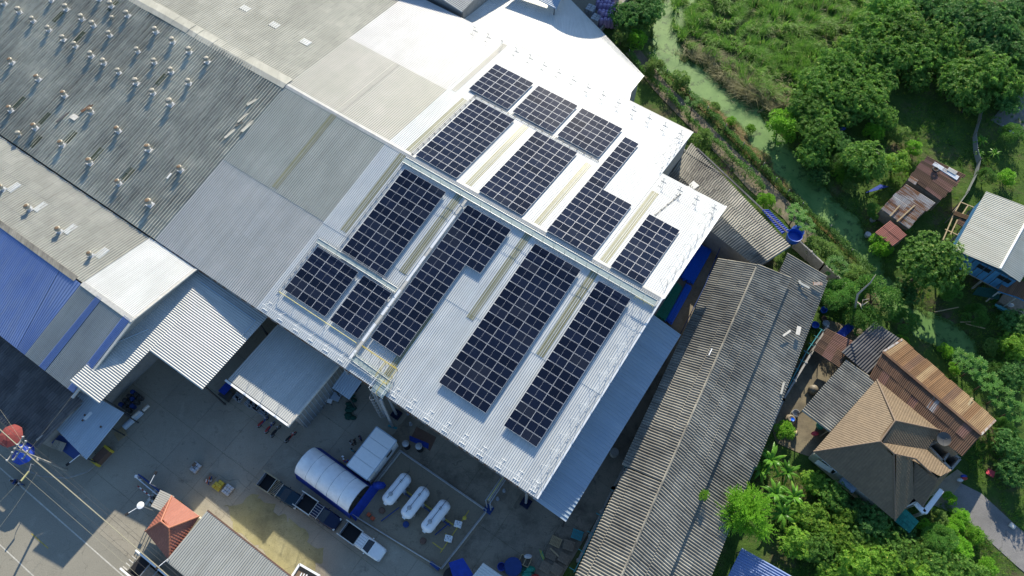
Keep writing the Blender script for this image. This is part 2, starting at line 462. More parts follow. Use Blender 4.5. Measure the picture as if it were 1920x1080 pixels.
M['bark'] = plain('bark', (.12,.09,.065), .95, 0, .35, 6)
M['dead_wood'] = plain('bleached dead wood', (.38,.34,.28), .9, 0, .25, 5)
M['grating'] = plain('greenish steel grating', (.42,.49,.46), .5, .3, .2, 6)
M['purple'] = plain('pale purple plastic sack', (.46,.36,.60), .5, 0, .25, 4)
M['sack'] = plain('woven white sack', (.48,.50,.52), .8, 0, .25, 5)
M['kraft'] = plain('cardboard', (.17,.12,.08), .9, 0, .15)
M['terracotta'] = plain('terracotta', (.15,.09,.065), .8, 0, .2)
M['jar'] = plain('stoneware', (.20,.17,.12), .6, 0, .3, 5)
M['tank_white'] = plain('white tank enamel', (.84,.85,.87), .3, 0, .05, 1.2)
M['tent'] = plain('white vinyl', (.86,.86,.85), .45, 0, .13, 1.3)
M['tank_blue'] = plain('blue water tub', (.01,.08,.42), .4, 0, .1)
M['green_net'] = plain('green netting', (.012,.07,.05), .9, 0, .4, 6)
M['green_sheet'] = sheetmat('green translucent sheeting', (.01,.17,.13), (.015,.20,.15), (.01,.12,.09), .3, .2, (.8,.9), .25, .5)
M['pink'] = plain('pink cloth', (.6,.07,.10), .8, 0, .1)
M['skin'] = plain('skin', (.30,.17,.11), .6, 0, .05)
M['hair'] = plain('black hair', (.012,.01,.01), .6, 0, .1)
M['wire'] = plain('black cable', (.05,.05,.05), .6, 0, .1)
M['pale_wire'] = plain('pale cable', (.30,.28,.20), .6, 0, .1)
M['vent_cap'] = plain('aged aluminium vent', (.36,.34,.28), .55, .2, .35, 3)
M['vent_rust'] = plain('rusty vent crown', (.20,.14,.085), .7, .2, .3, 3)
M['vent_base'] = plain('white flashing', (.50,.51,.51), .5, .1, .15)
# module glass with its cell lines, and the silver frame
def pv():
    m, nt, bs = nmat('photovoltaic glass')
    uv = nt.nodes.new('ShaderNodeUVMap'); uv.uv_map = 'UVMap'
    br = nt.nodes.new('ShaderNodeTexBrick'); br.offset = 0.0
    br.inputs['Color1'].default_value = (.006,.010,.024,1); br.inputs['Color2'].default_value = (.007,.012,.028,1)
    br.inputs['Mortar'].default_value = (.015,.02,.036,1); br.inputs['Scale'].default_value = 1
    br.inputs['Brick Width'].default_value = .087; br.inputs['Row Height'].default_value = .17; br.inputs['Mortar Size'].default_value = .004
    nt.links.new(uv.outputs[0], br.inputs[0])
    oi = nt.nodes.new('ShaderNodeObjectInfo')
    r = ramp(nt, [(0,(.6,.6,.65)),(.5,(1.0,1.0,1.05)),(.8,(1.35,1.3,1.3)),(1,(2.3,1.8,1.3))]); nt.links.new(oi.outputs['Random'], r.inputs[0])
    c = mixc(nt, 1.0, br.outputs[0], r.outputs[0], 'MULTIPLY')
    nt.links.new(c, bs.inputs['Base Color']); bs.inputs['Roughness'].default_value = .09
    bs.inputs['Specular IOR Level'].default_value = .35
    return m
M['pv'] = pv()
M['frame'] = plain('anodised frame', (.70,.71,.73), .45, 0, .03)
# ground materials use world position
def groundmat():
    m, nt, bs = nmat('garden ground')
    geo = nt.nodes.new('ShaderNodeNewGeometry'); P = geo.outputs['Position']
    soil = mixc(nt, noisef(nt, P, .9, 6, .7, [(.3,(0,0,0)),(.7,(1,1,1))]), (.085,.062,.042), (.15,.115,.075))
    grass = mixc(nt, noisef(nt, P, .5, 5, .6, [(.3,(0,0,0)),(.7,(1,1,1))]), (.035,.075,.018), (.08,.14,.028))
    f = noisef(nt, P, .13, 7, .68, [(.34,(0,0,0)),(.50,(1,1,1))])
    c = mixc(nt, f, soil, grass)
    nt.links.new(c, bs.inputs['Base Color']); bs.inputs['Roughness'].default_value = .95
    bs.inputs['Specular IOR Level'].default_value = .1
    bp = nt.nodes.new('ShaderNodeBump'); bp.inputs['Strength'].default_value = .6; bp.inputs['Distance'].default_value = .2
    nt.links.new(noisef(nt, P, 2.5, 6, .7), bp.inputs['Height']); nt.links.new(bp.outputs[0], bs.inputs['Normal'])
    return m
M['ground'] = groundmat()
def concretemat(name, a, b, dark, stain_scale=.12, dk=.55, lo=.5, hi=.75, bump=.15):
    m, nt, bs = nmat(name)
    geo = nt.nodes.new('ShaderNodeNewGeometry'); P = geo.outputs['Position']
    oi = nt.nodes.new('ShaderNodeObjectInfo')
    c = mixc(nt, noisef(nt, P, .25, 6, .65, [(.3,(0,0,0)),(.7,(1,1,1))]), a, b)
    r = ramp(nt, [(0,(.95,.95,.95)),(1,(1.04,1.04,1.04))]); nt.links.new(oi.outputs['Random'], r.inputs[0])
    c = mixc(nt, 1.0, c, r.outputs[0], 'MULTIPLY')
    c = mixc(nt, noisef(nt, P, stain_scale, 8, .72, [(lo,(0,0,0)),(hi,(dk,)*3)]), c, dark)
    c = mixc(nt, noisef(nt, P, .5, 7, .78, [(.56,(0,0,0)),(.70,(.85,)*3)]), c, dark)
    c = mixc(nt, noisef(nt, P, .16, 6, .7, [(.60,(0,0,0)),(.72,(.55,)*3)]), c, tuple(min(1,x*1.35) for x in b))
    c = mixc(nt, noisef(nt, P, 1.7, 4, .6, [(.70,(0,0,0)),(.74,(.8,)*3)]), c, tuple(x*.5 for x in dark))
    cr = nt.nodes.new('ShaderNodeTexVoronoi'); cr.feature = 'DISTANCE_TO_EDGE'; cr.inputs['Scale'].default_value = .17
    wp = nt.nodes.new('ShaderNodeTexNoise'); wp.inputs['Scale'].default_value = .6; nt.links.new(P, wp.inputs['Vector'])
    ad = nt.nodes.new('ShaderNodeVectorMath'); ad.operation = 'MULTIPLY_ADD'; nt.links.new(wp.outputs['Color'], ad.inputs[0]); ad.inputs[1].default_value = (2.5,2.5,0); nt.links.new(P, ad.inputs[2])
    nt.links.new(ad.outputs[0], cr.inputs['Vector']); rc_ = ramp(nt, [(0,(.45,)*3),(.004,(0,0,0))]); nt.links.new(cr.outputs['Distance'], rc_.inputs[0])
    c = mixc(nt, rc_.outputs[0], c, tuple(x*.45 for x in dark))
    fine = noisef(nt, P, 9, 4, .7, [(.3,(.82,)*3),(.7,(1.12,)*3)])
    c = mixc(nt, 1.0, c, fine, 'MULTIPLY')
    nt.links.new(c, bs.inputs['Base Color']); bs.inputs['Roughness'].default_value = .85
    bs.inputs['Specular IOR Level'].default_value = .25
    bp = nt.nodes.new('ShaderNodeBump'); bp.inputs['Strength'].default_value = bump; bp.inputs['Distance'].default_value = .03
    nt.links.new(noisef(nt, P, 6, 5, .7), bp.inputs['Height']); nt.links.new(bp.outputs[0], bs.inputs['Normal'])
    return m
M['yard'] = concretemat('yard concrete', (.285,.26,.205), (.36,.33,.26), (.16,.145,.115))
M['yard_wet'] = concretemat('oil stained concrete', (.24,.21,.16), (.31,.27,.205), (.085,.077,.06), .2, .8, .45, .65)
M['road'] = concretemat('road surface', (.27,.255,.205), (.31,.29,.235), (.19,.18,.15), .1, .5)
M['pad'] = concretemat('pad concrete', (.25,.215,.155), (.31,.265,.19), (.14,.12,.09), .25, .6)
M['court'] = concretemat('earth and cement yard', (.19,.16,.11), (.26,.22,.14), (.09,.08,.06), .3, .8, .42, .62, .4)
M['gravel'] = concretemat('gravel', (.19,.185,.18), (.25,.24,.23), (.12,.12,.115), .3, .6, .45, .7, .8)
M['paint_w'] = plain('road paint', (.52,.50,.43), .8, 0, .3, 2)
M['paint_y'] = plain('yellow road paint', (.42,.33,.08), .8, 0, .3, 2)
def watermat():
    m, nt, bs = nmat('duckweed water')
    geo = nt.nodes.new('ShaderNodeNewGeometry'); P = geo.outputs['Position']
    c = mixc(nt, noisef(nt, P, .3, 6, .65, [(.35,(0,0,0)),(.65,(1,1,1))]), (.09,.19,.05), (.17,.29,.085))
    c = mixc(nt, noisef(nt, P, .7, 7, .75, [(.52,(0,0,0)),(.62,(.8,)*3)]), c, (.03,.06,.02))
    c = mixc(nt, noisef(nt, P, 2.6, 3, .6, [(.70,(0,0,0)),(.74,(.9,)*3)]), c, (.02,.025,.012))
    nt.links.new(c, bs.inputs['Base Color']); bs.inputs['Roughness'].default_value = .6
    bs.inputs['Specular IOR Level'].default_value = .15
    return m
M['water'] = watermat()
M['mango'] = leafmat('mango leaf', (.05,.13,.024), (.125,.255,.045), (.36,.42,.09), .5)
M['mango_dark'] = leafmat('dark mango leaf', (.036,.105,.028), (.082,.19,.048), (.20,.29,.08), .5)
M['bush'] = leafmat('pale shrub leaf', (.075,.15,.035), (.14,.23,.055), (.26,.31,.10), .5)
M['bright'] = leafmat('bright feathery leaf', (.09,.23,.02), (.155,.33,.03), (.25,.40,.05), .5)
M['banana'] = leafmat('banana leaf', (.04,.13,.014), (.085,.21,.022), (.20,.30,.05), .4, .35)
M['papaya'] = leafmat('papaya leaf', (.05,.14,.025), (.10,.225,.045), (.24,.31,.07), .5)
M['hedge'] = leafmat('creeper leaf', (.04,.12,.02), (.085,.20,.035), (.22,.32,.06), .5)
M['yellowleaf'] = leafmat('fresh fruit tree leaf', (.075,.17,.02), (.15,.28,.035), (.38,.38,.06), .5)
M['reed'] = leafmat('reed blade', (.05,.13,.02), (.125,.25,.035), (.44,.40,.17), .45)
M['reed_dry'] = leafmat('dry reed blade', (.26,.235,.12), (.17,.17,.07), (.36,.32,.19), .3)
M['grass'] = leafmat('grass blade', (.07,.15,.02), (.13,.225,.03), (.24,.24,.07), .4)
M['straw'] = leafmat('dry grass', (.22,.17,.075), (.30,.225,.10), (.11,.15,.05), .3)
M['dish'] = plain('mesh dish', (.10,.10,.095), .7, .1, .15)
M['moss'] = concretemat('mossy yard concrete', (.30,.27,.13), (.34,.315,.19), (.14,.13,.07), .3, .7, .45, .68)
M['rust_tan'] = sheetmat('tan faded sheeting', (.30,.215,.115), (.25,.165,.085), (.14,.075,.038), .45, .5, (.8,2.4), .2, .85)
M['house_white'] = sheetmat('yellowed white sheeting', (.50,.50,.42), (.57,.56,.48), (.40,.37,.28), .4, .5, (.76,8), .06, .55)
# ------------------------------------------------------------------ the ground sheet, carved by the canal
CANAL = [(at(x, y), w*.82) for x, y, w in ((1345,-160,3.2),(1305,-60,3.2),(1268,20,2.6),(1248,75,2.2),(1262,118,2.5),(1312,150,2.6),(1362,185,2.3),
         (1400,215,2.4),(1440,262,2.4),(1475,305,2.4),(1510,345,2.5),(1548,385,2.5),(1592,430,2.4),(1622,472,1.6),(1650,520,1.2),(1690,575,1.6),
         (1745,610,2.2),(1795,640,2.4),(1825,672,1.2),(1838,690,.6))]
def canal_d(x, y):
    best = 1e9
    for (p, w0), (q, w1) in zip(CANAL, CANAL[1:]):
        dx, dy = q.x-p.x, q.y-p.y; L = dx*dx+dy*dy
        t = max(0, min(1, ((x-p.x)*dx+(y-p.y)*dy)/L))
        d = math.hypot(x-p.x-dx*t, y-p.y-dy*t) - (w0+(w1-w0)*t)
        best = min(best, d)
    return best
def ground_z(x, y):
    d = canal_d(x, y) + .8*mnoise.noise(Vector((x*.35, y*.35, 0)))
    z = -.06 + .05*mnoise.noise(Vector((x*.3, y*.3, 5)))
    if d < 1.2: z -= .75*max(0, min(1, (1.2-d)/1.6))
    return z
def axis(lo, hi, step, far):
    a = list(np.arange(lo, hi+.01, step)); k = step; o = hi; s = lo
    up = []; dn = []
    while o < far: k *= 1.7; o += k; up.append(o)
    k = step
    while s > -far: k *= 1.7; s -= k; dn.append(s)
    return dn[::-1] + a + up
gx = axis(-70, 95, 1.1, 3000); gy = axis(4, 125, 1.1, 3000)
gm = MB(); vsl = []
for y in gy:
    for x in gx:
        vsl.append((x, y, ground_z(x, y) if (-5 < x < 95 and 4 <= y <= 125) else -.06))
nx = len(gx); fsl = [(j*nx+i, j*nx+i+1, (j+1)*nx+i+1, (j+1)*nx+i) for j in range(len(gy)-1) for i in range(nx-1)]
gm.add(vsl, fsl)
tag(gm.build('ground', M['ground'], smooth=True), kind='structure')
# duckweed water lying in the canal
wm = MB(); L1 = []; L2 = []
for i, (p, w) in enumerate(CANAL):
    a = CANAL[max(0, i-1)][0]; b = CANAL[min(len(CANAL)-1, i+1)][0]
    d = (b-a).normalized(); nrm = Vector((-d.y, d.x, 0))
    L1.append(p + nrm*(w+1.1) + ZX*-.42); L2.append(p - nrm*(w+1.1) + ZX*-.42)
for i in range(len(L1)-1):
    wm.add([L2[i], L2[i+1], L1[i+1], L1[i]], [(0,1,2,3)])
tag(wm.build('canal_water', M['water']), kind='structure')

# ------------------------------------------------------------------ factory yard: cast slabs with open joints, one by one
def sheet(name, poly, mat, z=.004, t=.05, parent=None, kind='structure'):
    mb = MB(); mb.prism([(p.x, p.y) for p in poly], z-t, z)
    return tag(mb.build(name, mat, parent), kind=kind)
yard = tag(thing('yard', None, None), kind='structure')
us = [-34,-28,-22,-16.6,-11.4,-6.2,-.6,4.6,9.9,15.2,20.4,26.2,31.6,37.4,43.0,46.2]; vv = [-29.8,-25.2,-20.1,-15.0,-9.9,-4.6,1.5,7.5]
for i in range(len(us)-1):
    for j in range(len(vv)-1):
        g = .012; dz = random.uniform(0, .006)
        mb = MB(); mb.prism([tuple(W(us[i]+g, vv[j]+g)[:2]), tuple(W(us[i+1]-g, vv[j]+g)[:2]), tuple(W(us[i+1]-g, vv[j+1]-g)[:2]), tuple(W(us[i]+g, vv[j+1]-g)[:2])], -.12, .01+dz)
        mb.build('concrete_slab', M['yard_wet'] if (us[i] > 20 and vv[j] > -12) else M['yard'], yard)
for v0, v1 in ((7.5, 20),(20, 35)):        # the alley between the warehouse and the long shed
    mb = MB(); mb.prism([tuple(W(37.4, v0)[:2]), tuple(W(46.2, v0)[:2]), tuple(W(46.2, v1)[:2]), tuple(W(37.4, v1)[:2])], -.12, .012)
    mb.build('concrete_slab', M['yard_wet'], yard)
mb = MB(); mb.prism([tuple(W(37.4, 35.02)[:2]), tuple(W(48, 35.02)[:2]), tuple(W(47, 50)[:2]), tuple(W(37.4, 50)[:2])], -.12, .012); mb.build('concrete_slab', M['yard_wet'], yard)
sheet('road', [W(-60,-29.8), W(60,-29.8), W(60,-52), W(-60,-52)], M['road'], .006, .1)
for nm, pts, w in (('road_marking', [W(-40,-31.0), W(6.0,-31.45), W(14,-31.6)], .14), ('road_marking', [W(-30,-36.7), W(10,-37.25)], .14)):
    mb = MB()
    for a, b in zip(pts, pts[1:]):
        n_ = max(1, int((b-a).length/2.2))
        for k in range(n_):
            p = a.lerp(b, k/n_); q = a.lerp(b, (k+1)/n_)
            s = VX*(w/2*random.uniform(.85,1.1))
            mb.add([p-s+ZX*.011, q-s+ZX*.011, q+s+ZX*.011, p+s+ZX*.011], [(0,1,2,3)])
    tag(mb.build(nm, M['paint_w']), kind='structure')
for u in (-26.5,-16.8,-7.1, 2.6):
    mb = MB(); s = VX*.06
    p, q = W(u,-34.16,.011), W(u+2.9,-34.16,.011); mb.add([p-s,q-s,q+s,p+s], [(0,1,2,3)])
    tag(mb.build('road_marking', M['paint_y']), kind='structure')
mo_ = [at(*q) for q in ((432,946),(470,930),(560,985),(605,1040),(590,1085),(520,1085),(505,1050),(440,985))]; mq_ = []
for a_, b_ in zip(mo_, mo_[1:]+mo_[:1]):
    for k in range(14):
        p = a_.lerp(b_, k/14); mq_.append(p + Vector((mnoise.noise(p*.9), mnoise.noise(p*.9+Vector((9,9,9))), 0))*1.1)
sheet('mossy_concrete', mq_, M['moss'], .024, .006)
# kerbed pavement at the corner by the lean-to shop
kp = [at(*q) for q in ((-60,795),(0,852),(30,872),(75,893),(128,897),(165,885),(183,868),(186,850),(150,840),(60,790),(-60,740))]
mb = MB(); mb.prism([tuple(p[:2]) for p in kp], -.05, .13); tag(mb.build('pavement', M['yard']), kind='structure')
mb = MB()
for a, b in zip(kp[:7], kp[1:8]): mb.bar(a+ZX*.075, b+ZX*.075, .16, .16)
tag(mb.build('kerb', M['concrete_w']), kind='structure')
# earth yard of the houses, gravel drive
sheet('house_yard', [at(*q) for q in ((1552,600),(1700,640),(1700,760),(1560,870),(1500,850),(1455,830),(1440,780),(1480,700))], M['court'], .004)
sheet('gravel_drive', [at(*q) for q in ((1745,945),(1800,905),(1840,925),(1905,985),(1990,1055),(1990,1130),(1905,1060),(1850,1010),(1795,965))], M['gravel'], .004)
sheet('terrace', [at(*q) for q in ((1745,915),(1795,880),(1812,893),(1785,930),(1760,950))], M['pad'], .02, .08)
sheet('gravel_lot', [at(*q) for q in ((1858,225),(1885,195),(1935,160),(1990,200),(1990,290),(1915,240),(1880,238))], M['gravel'], .01)
# dry trampled paths between the creeper hedges
for pts, w in ((((1185,95),(1240,165),(1300,225),(1360,285),(1420,345),(1480,400),(1520,450)), 1.5),):
    P = [at(*q) for q in pts]; mb = MB(); A=[];B=[]
    for i,p in enumerate(P):
        d = (P[min(i+1,len(P)-1)]-P[max(0,i-1)]).normalized(); nn = Vector((-d.y,d.x,0))*w*random.uniform(.8,1.2); A.append(p+nn+ZX*.03); B.append(p-nn+ZX*.03)
    for i in range(len(P)-1): mb.add([B[i],B[i+1],A[i+1],A[i]],[(0,1,2,3)])
    tag(mb.build('dirt_path', M['court']), kind='structure')

# ------------------------------------------------------------------ main warehouse
mw = thing('warehouse', 'large warehouse with white metal gable roof carrying rows of solar panels', 'warehouse', W(0,0), ANG)
def msl(name, u0, u1, v0, v1, mat, pitch, amp=.036, prof='trap', z=0.0):
    mb = MB(); corr(mb, W(u0,v0,zroof(v0)+z), W(u1,v0,zroof(v0)+z), W(u1,v1,zroof(v1)+z), W(u0,v1,zroof(v1)+z), pitch, amp, prof)
    return mb.build(name, mat, mw, True)
zr_ = zroof
msl('roof_sheet', 0.0, 39.8, 0, 13.0, M['new_metal'], .26)
msl('roof_sheet', 0.0, 39.8, 12.9, 25.9, M['new_metal'], .26, z=.03)
msl('roof_sheet', -17.0, -.02, 0, 13.15, M['old_metal'], .30)
msl('roof_sheet', -17.0, -.02, 13.05, 25.9, M['old_metal_dark'], .30, z=.03)
msl('roof_sheet', .2, 31.1, 26.1, 39.3, M['new_metal'], .26, z=.03)
msl('roof_sheet', .2, 31.1, 39.2, 52.4, M['new_metal'], .26)
msl('roof_sheet', 31.12, 40.2, 26.1, 39.3, M['new_metal'], .26, z=.03)
msl('roof_sheet', 31.12, 40.2, 39.2, 43.2, M['new_metal'], .26)
msl('roof_sheet', -17.0, .18, 26.1, 38.5, M['old_beige'], .30, z=.03)
msl('roof_sheet', -17.0, .18, 38.4, 52.4, M['old_white'], .30)
rc = MB(); zr = RIDGE+.06
for u0 in np.arange(-17, 39.8, 3.0):
    u1 = min(u0+3.04, 39.9)
    rc.plate(W(u0,25.6,zr-.05), W(u1,25.6,zr-.05), W(u1,26.0,zr+.04), W(u0,26.0,zr+.04), .02)
    rc.plate(W(u0,26.0,zr+.04), W(u1,26.0,zr+.04), W(u1,26.4,zr-.05), W(u0,26.4,zr-.05), .02)
rc.build('ridge_cap', M['old_metal'], mw, True)
for (u, v0, v1, w, mt) in ((2.9,13.3,25.6,.95,'skylight'),(12.4,12.8,25.6,.95,'skylight'),(22.5,12.4,25.6,.95,'skylight'),(31.75,13.0,25.6,.95,'skylight'),
        (18.3,-.0+1.6,10.6,.75,'skylight'),(-8.45,13.4,25.7,.85,'skylight'),(3.15,26.4,38.5,.95,'skylight'),(12.45,26.4,39.4,.95,'skylight'),(22.6,26.4,38.7,.95,'skylight'),(31.9,26.4,39.7,.95,'skylight'),
        (1.0,38.9,51.4,.8,'old_beige'),(-8.3,26.4,38.4,.8,'old_beige')):
    n = max(1, round((v1-v0)/4.2)); 
    for k in range(n):
        a, b = v0+(v1-v0)*k/n, v0+(v1-v0)*(k+1)/n+.05
        mb = MB(); z=.05+.004*k
        corr(mb, W(u-w/2,a,zr_(a)+z), W(u+w/2,a,zr_(a)+z), W(u+w/2,b,zr_(b)+z), W(u-w/2,b,zr_(b)+z), .19, .028, 'trap')
        mb.build('skylight_sheet', M[mt], mw, True)
wl = MB()                                              # walls, set back under the eaves
def wall(mb, u0, v0, u1, v1, z0, z1, t=.2, m=0):
    p, q = W(u0,v0), W(u1,v1); d = (q-p).normalized(); nn = Vector((-d.y,d.x,0))*t
    mb.obox(p+ZX*z0-nn*.5, q-p, nn, ZX*(z1-z0), m)
wall(wl, -16.8,4.6, 39.2,4.6, 0, 9.7); wall(wl, -16.8,51.6, 30.7,51.6, 0, 9.0); wall(wl, 30.8,42.6, 30.8,51.5, 0, 9.1); wall(wl, 30.9,42.5, 39.2,42.5, 0, 10.3)
g = MB(); g.prism([(4.6,0),(4.6,9.7),(26,12.9),(42.4,10.4),(42.4,0)], 0, .2)
wl.add([W(39.3+.0,p.x,p.y)-UX*p.z for p in g.v], g.f)
wl.build('wall', M['wall_grey'], mw, True)
gt = MB(); gt.obox(W(-16.9,-.1,EAVE-.3), UX*56.8, VX*.2, ZX*.18); gt.build('gutter', M['rust_grey'], mw, True)
gt = MB(); gt.obox(W(.2,VF+.02,9.0), UX*30.9, VX*.2, ZX*.16); gt.build('gutter', M['offwhite'], mw, True)
for v0,v1 in ((0,VR),(VR,43.2)):                         # gable trim on the open end
    tr = MB(); tr.plate(W(39.82,v0,zr_(v0)+.10), W(40.1 if v0 else 40.02,v0,zr_(v0)+.10), W(40.3 if v0 else 40.02,v1,zr_(v1)+.10), W(40.1 if v0 else 39.82,v1,zr_(v1)+.10), .2); tr.build('gable_trim', M['white'], mw, True)
for u in (12.6,19.2,38.4):
    c = MB(); p = W(u,.45,0); c.tube([p, p+ZX*9.0], .16, 10); cb = c.build('column', M['steel'], mw, True)
    f = MB(); f.obox(p-UX*.55-VX*.55, UX*1.1, VX*1.1, ZX*.45); f.build('footing', M['navy'], cb, True)

# ------------------------------------------------------------------ old warehouse running on to the left, sooty fibre cement
ow = thing('old_warehouse', 'old warehouse with soot dark corrugated roof dotted with turbine vents', 'warehouse', W(-45,0), ANG)
slope(ow, 'roof_course', W(-80,0,EAVE), W(-17.02,0,EAVE), W(-17.02,25.85,RIDGE-.02), W(-80,25.85,RIDGE-.02), M['fibre_dark'], 21, .42, .09, 'sine', .03, wob=.015)
slope(ow, 'roof_course', W(-17.02,55.5,8.7), W(-80,55.5,8.7), W(-80,26.1,RIDGE-.02), W(-17.02,26.1,RIDGE-.02), M['fibre_beige'], 22, .36, .065, 'sine', .03)
rb = MB()
for i, u0 in enumerate(np.arange(-80, -17.2, 1.5)):
    z = RIDGE+.10+random.uniform(-.03,.03)+.10*math.sin(u0*.28)
    rb.plate(W(u0,25.3,z-.12), W(u0+1.53,25.3,z-.12), W(u0+1.53,26.05,z), W(u0,26.05,z), .03); rb.plate(W(u0,26.05,z), W(u0+1.53,26.05,z), W(u0+1.53,27.3,z-.2), W(u0,27.3,z-.2), .03)
rb.build('ridge_cap', M['fibre_beige'], ow, True)
wb = MB(); wall(wb, -79,.6,-17,.6,0,9.0); wall(wb,-79,54.6,-17,54.6,0,8.4); wb.build('wall', M['wall_grey'], ow, True)
for px, py in ((212,12),(110,33),(37,193),(85,223),(132,257),(182,289),(240,327),(303,150),(150,70),(66,265)):
    u, v = near(px, py); u = round(u,1)
    mb = MB(); L = 1.9; corr(mb, W(u-.45,v-L/2,zn(v-L/2)+.075), W(u+.45,v-L/2,zn(v-L/2)+.075), W(u+.45,v+L/2,zn(v+L/2)+.075), W(u-.45,v+L/2,zn(v+L/2)+.075), .30, .05, 'sine')
    mb.build('skylight_sheet', M['skylight_green'], ow, True, smooth=True)
for px, py in ((460,16),(515,47),(573,79)):
    d = ray(px,py); u, v = uvof(at(px,py,11.0)); z = RIDGE-(RIDGE-8.7)*(v-26.1)/29.4
    u, v = uvof(at(px,py,z+.1)); f = lambda v: RIDGE-.02-(RIDGE-8.7)*(v-26.1)/29.4+.09
    mb = MB(); corr(mb, W(u+.75,v-.5,f(v-.5)), W(u-.75,v-.5,f(v-.5)), W(u-.75,v+.5,f(v+.5)), W(u+.75,v+.5,f(v+.5)), .34, .05, 'sine'); mb.build('skylight_sheet', M['skylight_white'], ow, True, smooth=True)

# ------------------------------------------------------------------ side warehouse: beige, white and blue sheets
RB, VB, ZE, ZV = 10.2, -9.35, 7.3, 9.0
sw = thing('side_warehouse', 'gabled side warehouse with bright blue sheets on its street slope', 'warehouse', W(-30,-9.35), ANG)
def U_(px, py, z): return uvof(at(px, py, z))[0]
VE = -19.45
GV, GR, GE = U_(370,500,9.1), U_(245,602,RB), U_(139,738,ZE)          # the gable edge at valley, ridge, eave
NV, NR = U_(281,445,9.1), U_(159,527,RB)
slope(sw, 'roof_course', W(NV,-.15,ZV), W(-80,-.15,ZV), W(-80,VB+.1,RB), W(NR,VB+.1,RB), M['fibre_beige'], 8, .36, .065, 'sine', .03)
slope(sw, 'roof_sheet', W(GV,-.12,ZV+.05), W(NV+.02,-.12,ZV+.05), W(NR+.02,VB+.1,RB+.04), W(GR,VB+.1,RB+.04), M['white_sheet'], 1, .26, .028, 'trap')
def bsl(name, p0, p1, mat, dz=0, pitch=.30):        # sheets of the street slope, bounds as (ridge u, eave u)
    mb = MB(); corr(mb, W(p0[1],VE,ZE+dz), W(p1[1],VE,ZE+dz), W(p1[0],VB-.1,RB+dz), W(p0[0],VB-.1,RB+dz), pitch, .03, 'trap'); mb.build(name, mat, sw, True)
def bb(rx, ry, ex, ey): return (U_(rx,ry,RB), U_(ex,ey,ZE))
e1 = bb(152,532,55,657); e2 = bb(183,553,79,681); e3 = bb(192,560,89,691); e4 = bb(232,592,128,728); e0 = bb(118,500,40,646)
bsl('roof_sheet', (-80,-80), (-40.1,-41), M['blue_sheet']); bsl('roof_sheet', (-40,-40.9), (e0[0]-.03,e0[1]-.03), M['blue_sheet'], .01); bsl('roof_sheet', (e0[0]+.03,e0[1]+.03), e1, M['blue_sheet'])
bsl('roof_sheet', (e1[0]+.03,e1[1]+.03), (e2[0]-.03,e2[1]-.03), M['grey_sheet'], .0, .2); bsl('roof_sheet', e2, e3, M['blue_sheet'], .06, .17)
bsl('roof_sheet', (e3[0]+.03,e3[1]+.03), (e4[0]-.03,e4[1]-.03), M['grey_sheet'], .0, .2); bsl('roof_sheet', e4, (GR-.1,GE-.1), M['blue_sheet'], .07, .17)
tr = MB(); tr.plate(W(GE-.05,VE-.5,ZE-.1), W(GE+.25,VE-.5,ZE-.1), W(GR+.25,VB,RB+.1), W(GR-.05,VB,RB+.1), .2); tr.build('gable_trim', M['offwhite'], sw, True)
tr = MB(); tr.plate(W(GR-.05,VB+.02,RB+.1), W(GR+.25,VB+.02,RB+.1), W(GV+.25,-.1,ZV+.12), W(GV-.05,-.1,ZV+.12), .2); tr.build('gable_trim', M['offwhite'], sw, True)
rd = MB()
for u0 in np.arange(-80,NR-2,2.0): rd.plate(W(u0,VB-.35,RB+.04),W(u0+2.02,VB-.35,RB+.04),W(u0+2.02,VB+.35,RB+.08),W(u0,VB+.35,RB+.08),.03)
rd.build('ridge_cap', M['fibre_grey'], sw, True)
rd = MB(); rd.plate(W(NR,VB-.3,RB+.06),W(GR+.2,VB-.3,RB+.06),W(GR+.2,VB+.3,RB+.10),W(NR,VB+.3,RB+.10),.03); rd.build('ridge_cap', M['offwhite'], sw, True)
wb = MB(); wall(wb,-79,VE+.6,GE-.4,VE+.6,0,7.2)
g = [(VE+.6,0,GE-.3),(VE+.6,7.3,GE-.3),(VB,9.95,GR-.3),(-.4,8.8,GV-.3),(-.4,0,GV-.3)]; n = len(g)
vs_ = [W(c-.2,a,b) for a,b,c in g]+[W(c,a,b) for a,b,c in g]; wb.add(vs_, [tuple(range(n)),tuple(range(n,2*n))[::-1]]+[(i,n+i,n+(i+1)%n,(i+1)%n) for i in range(n)])
wb.build('wall', M['wall_grey'], sw, True)

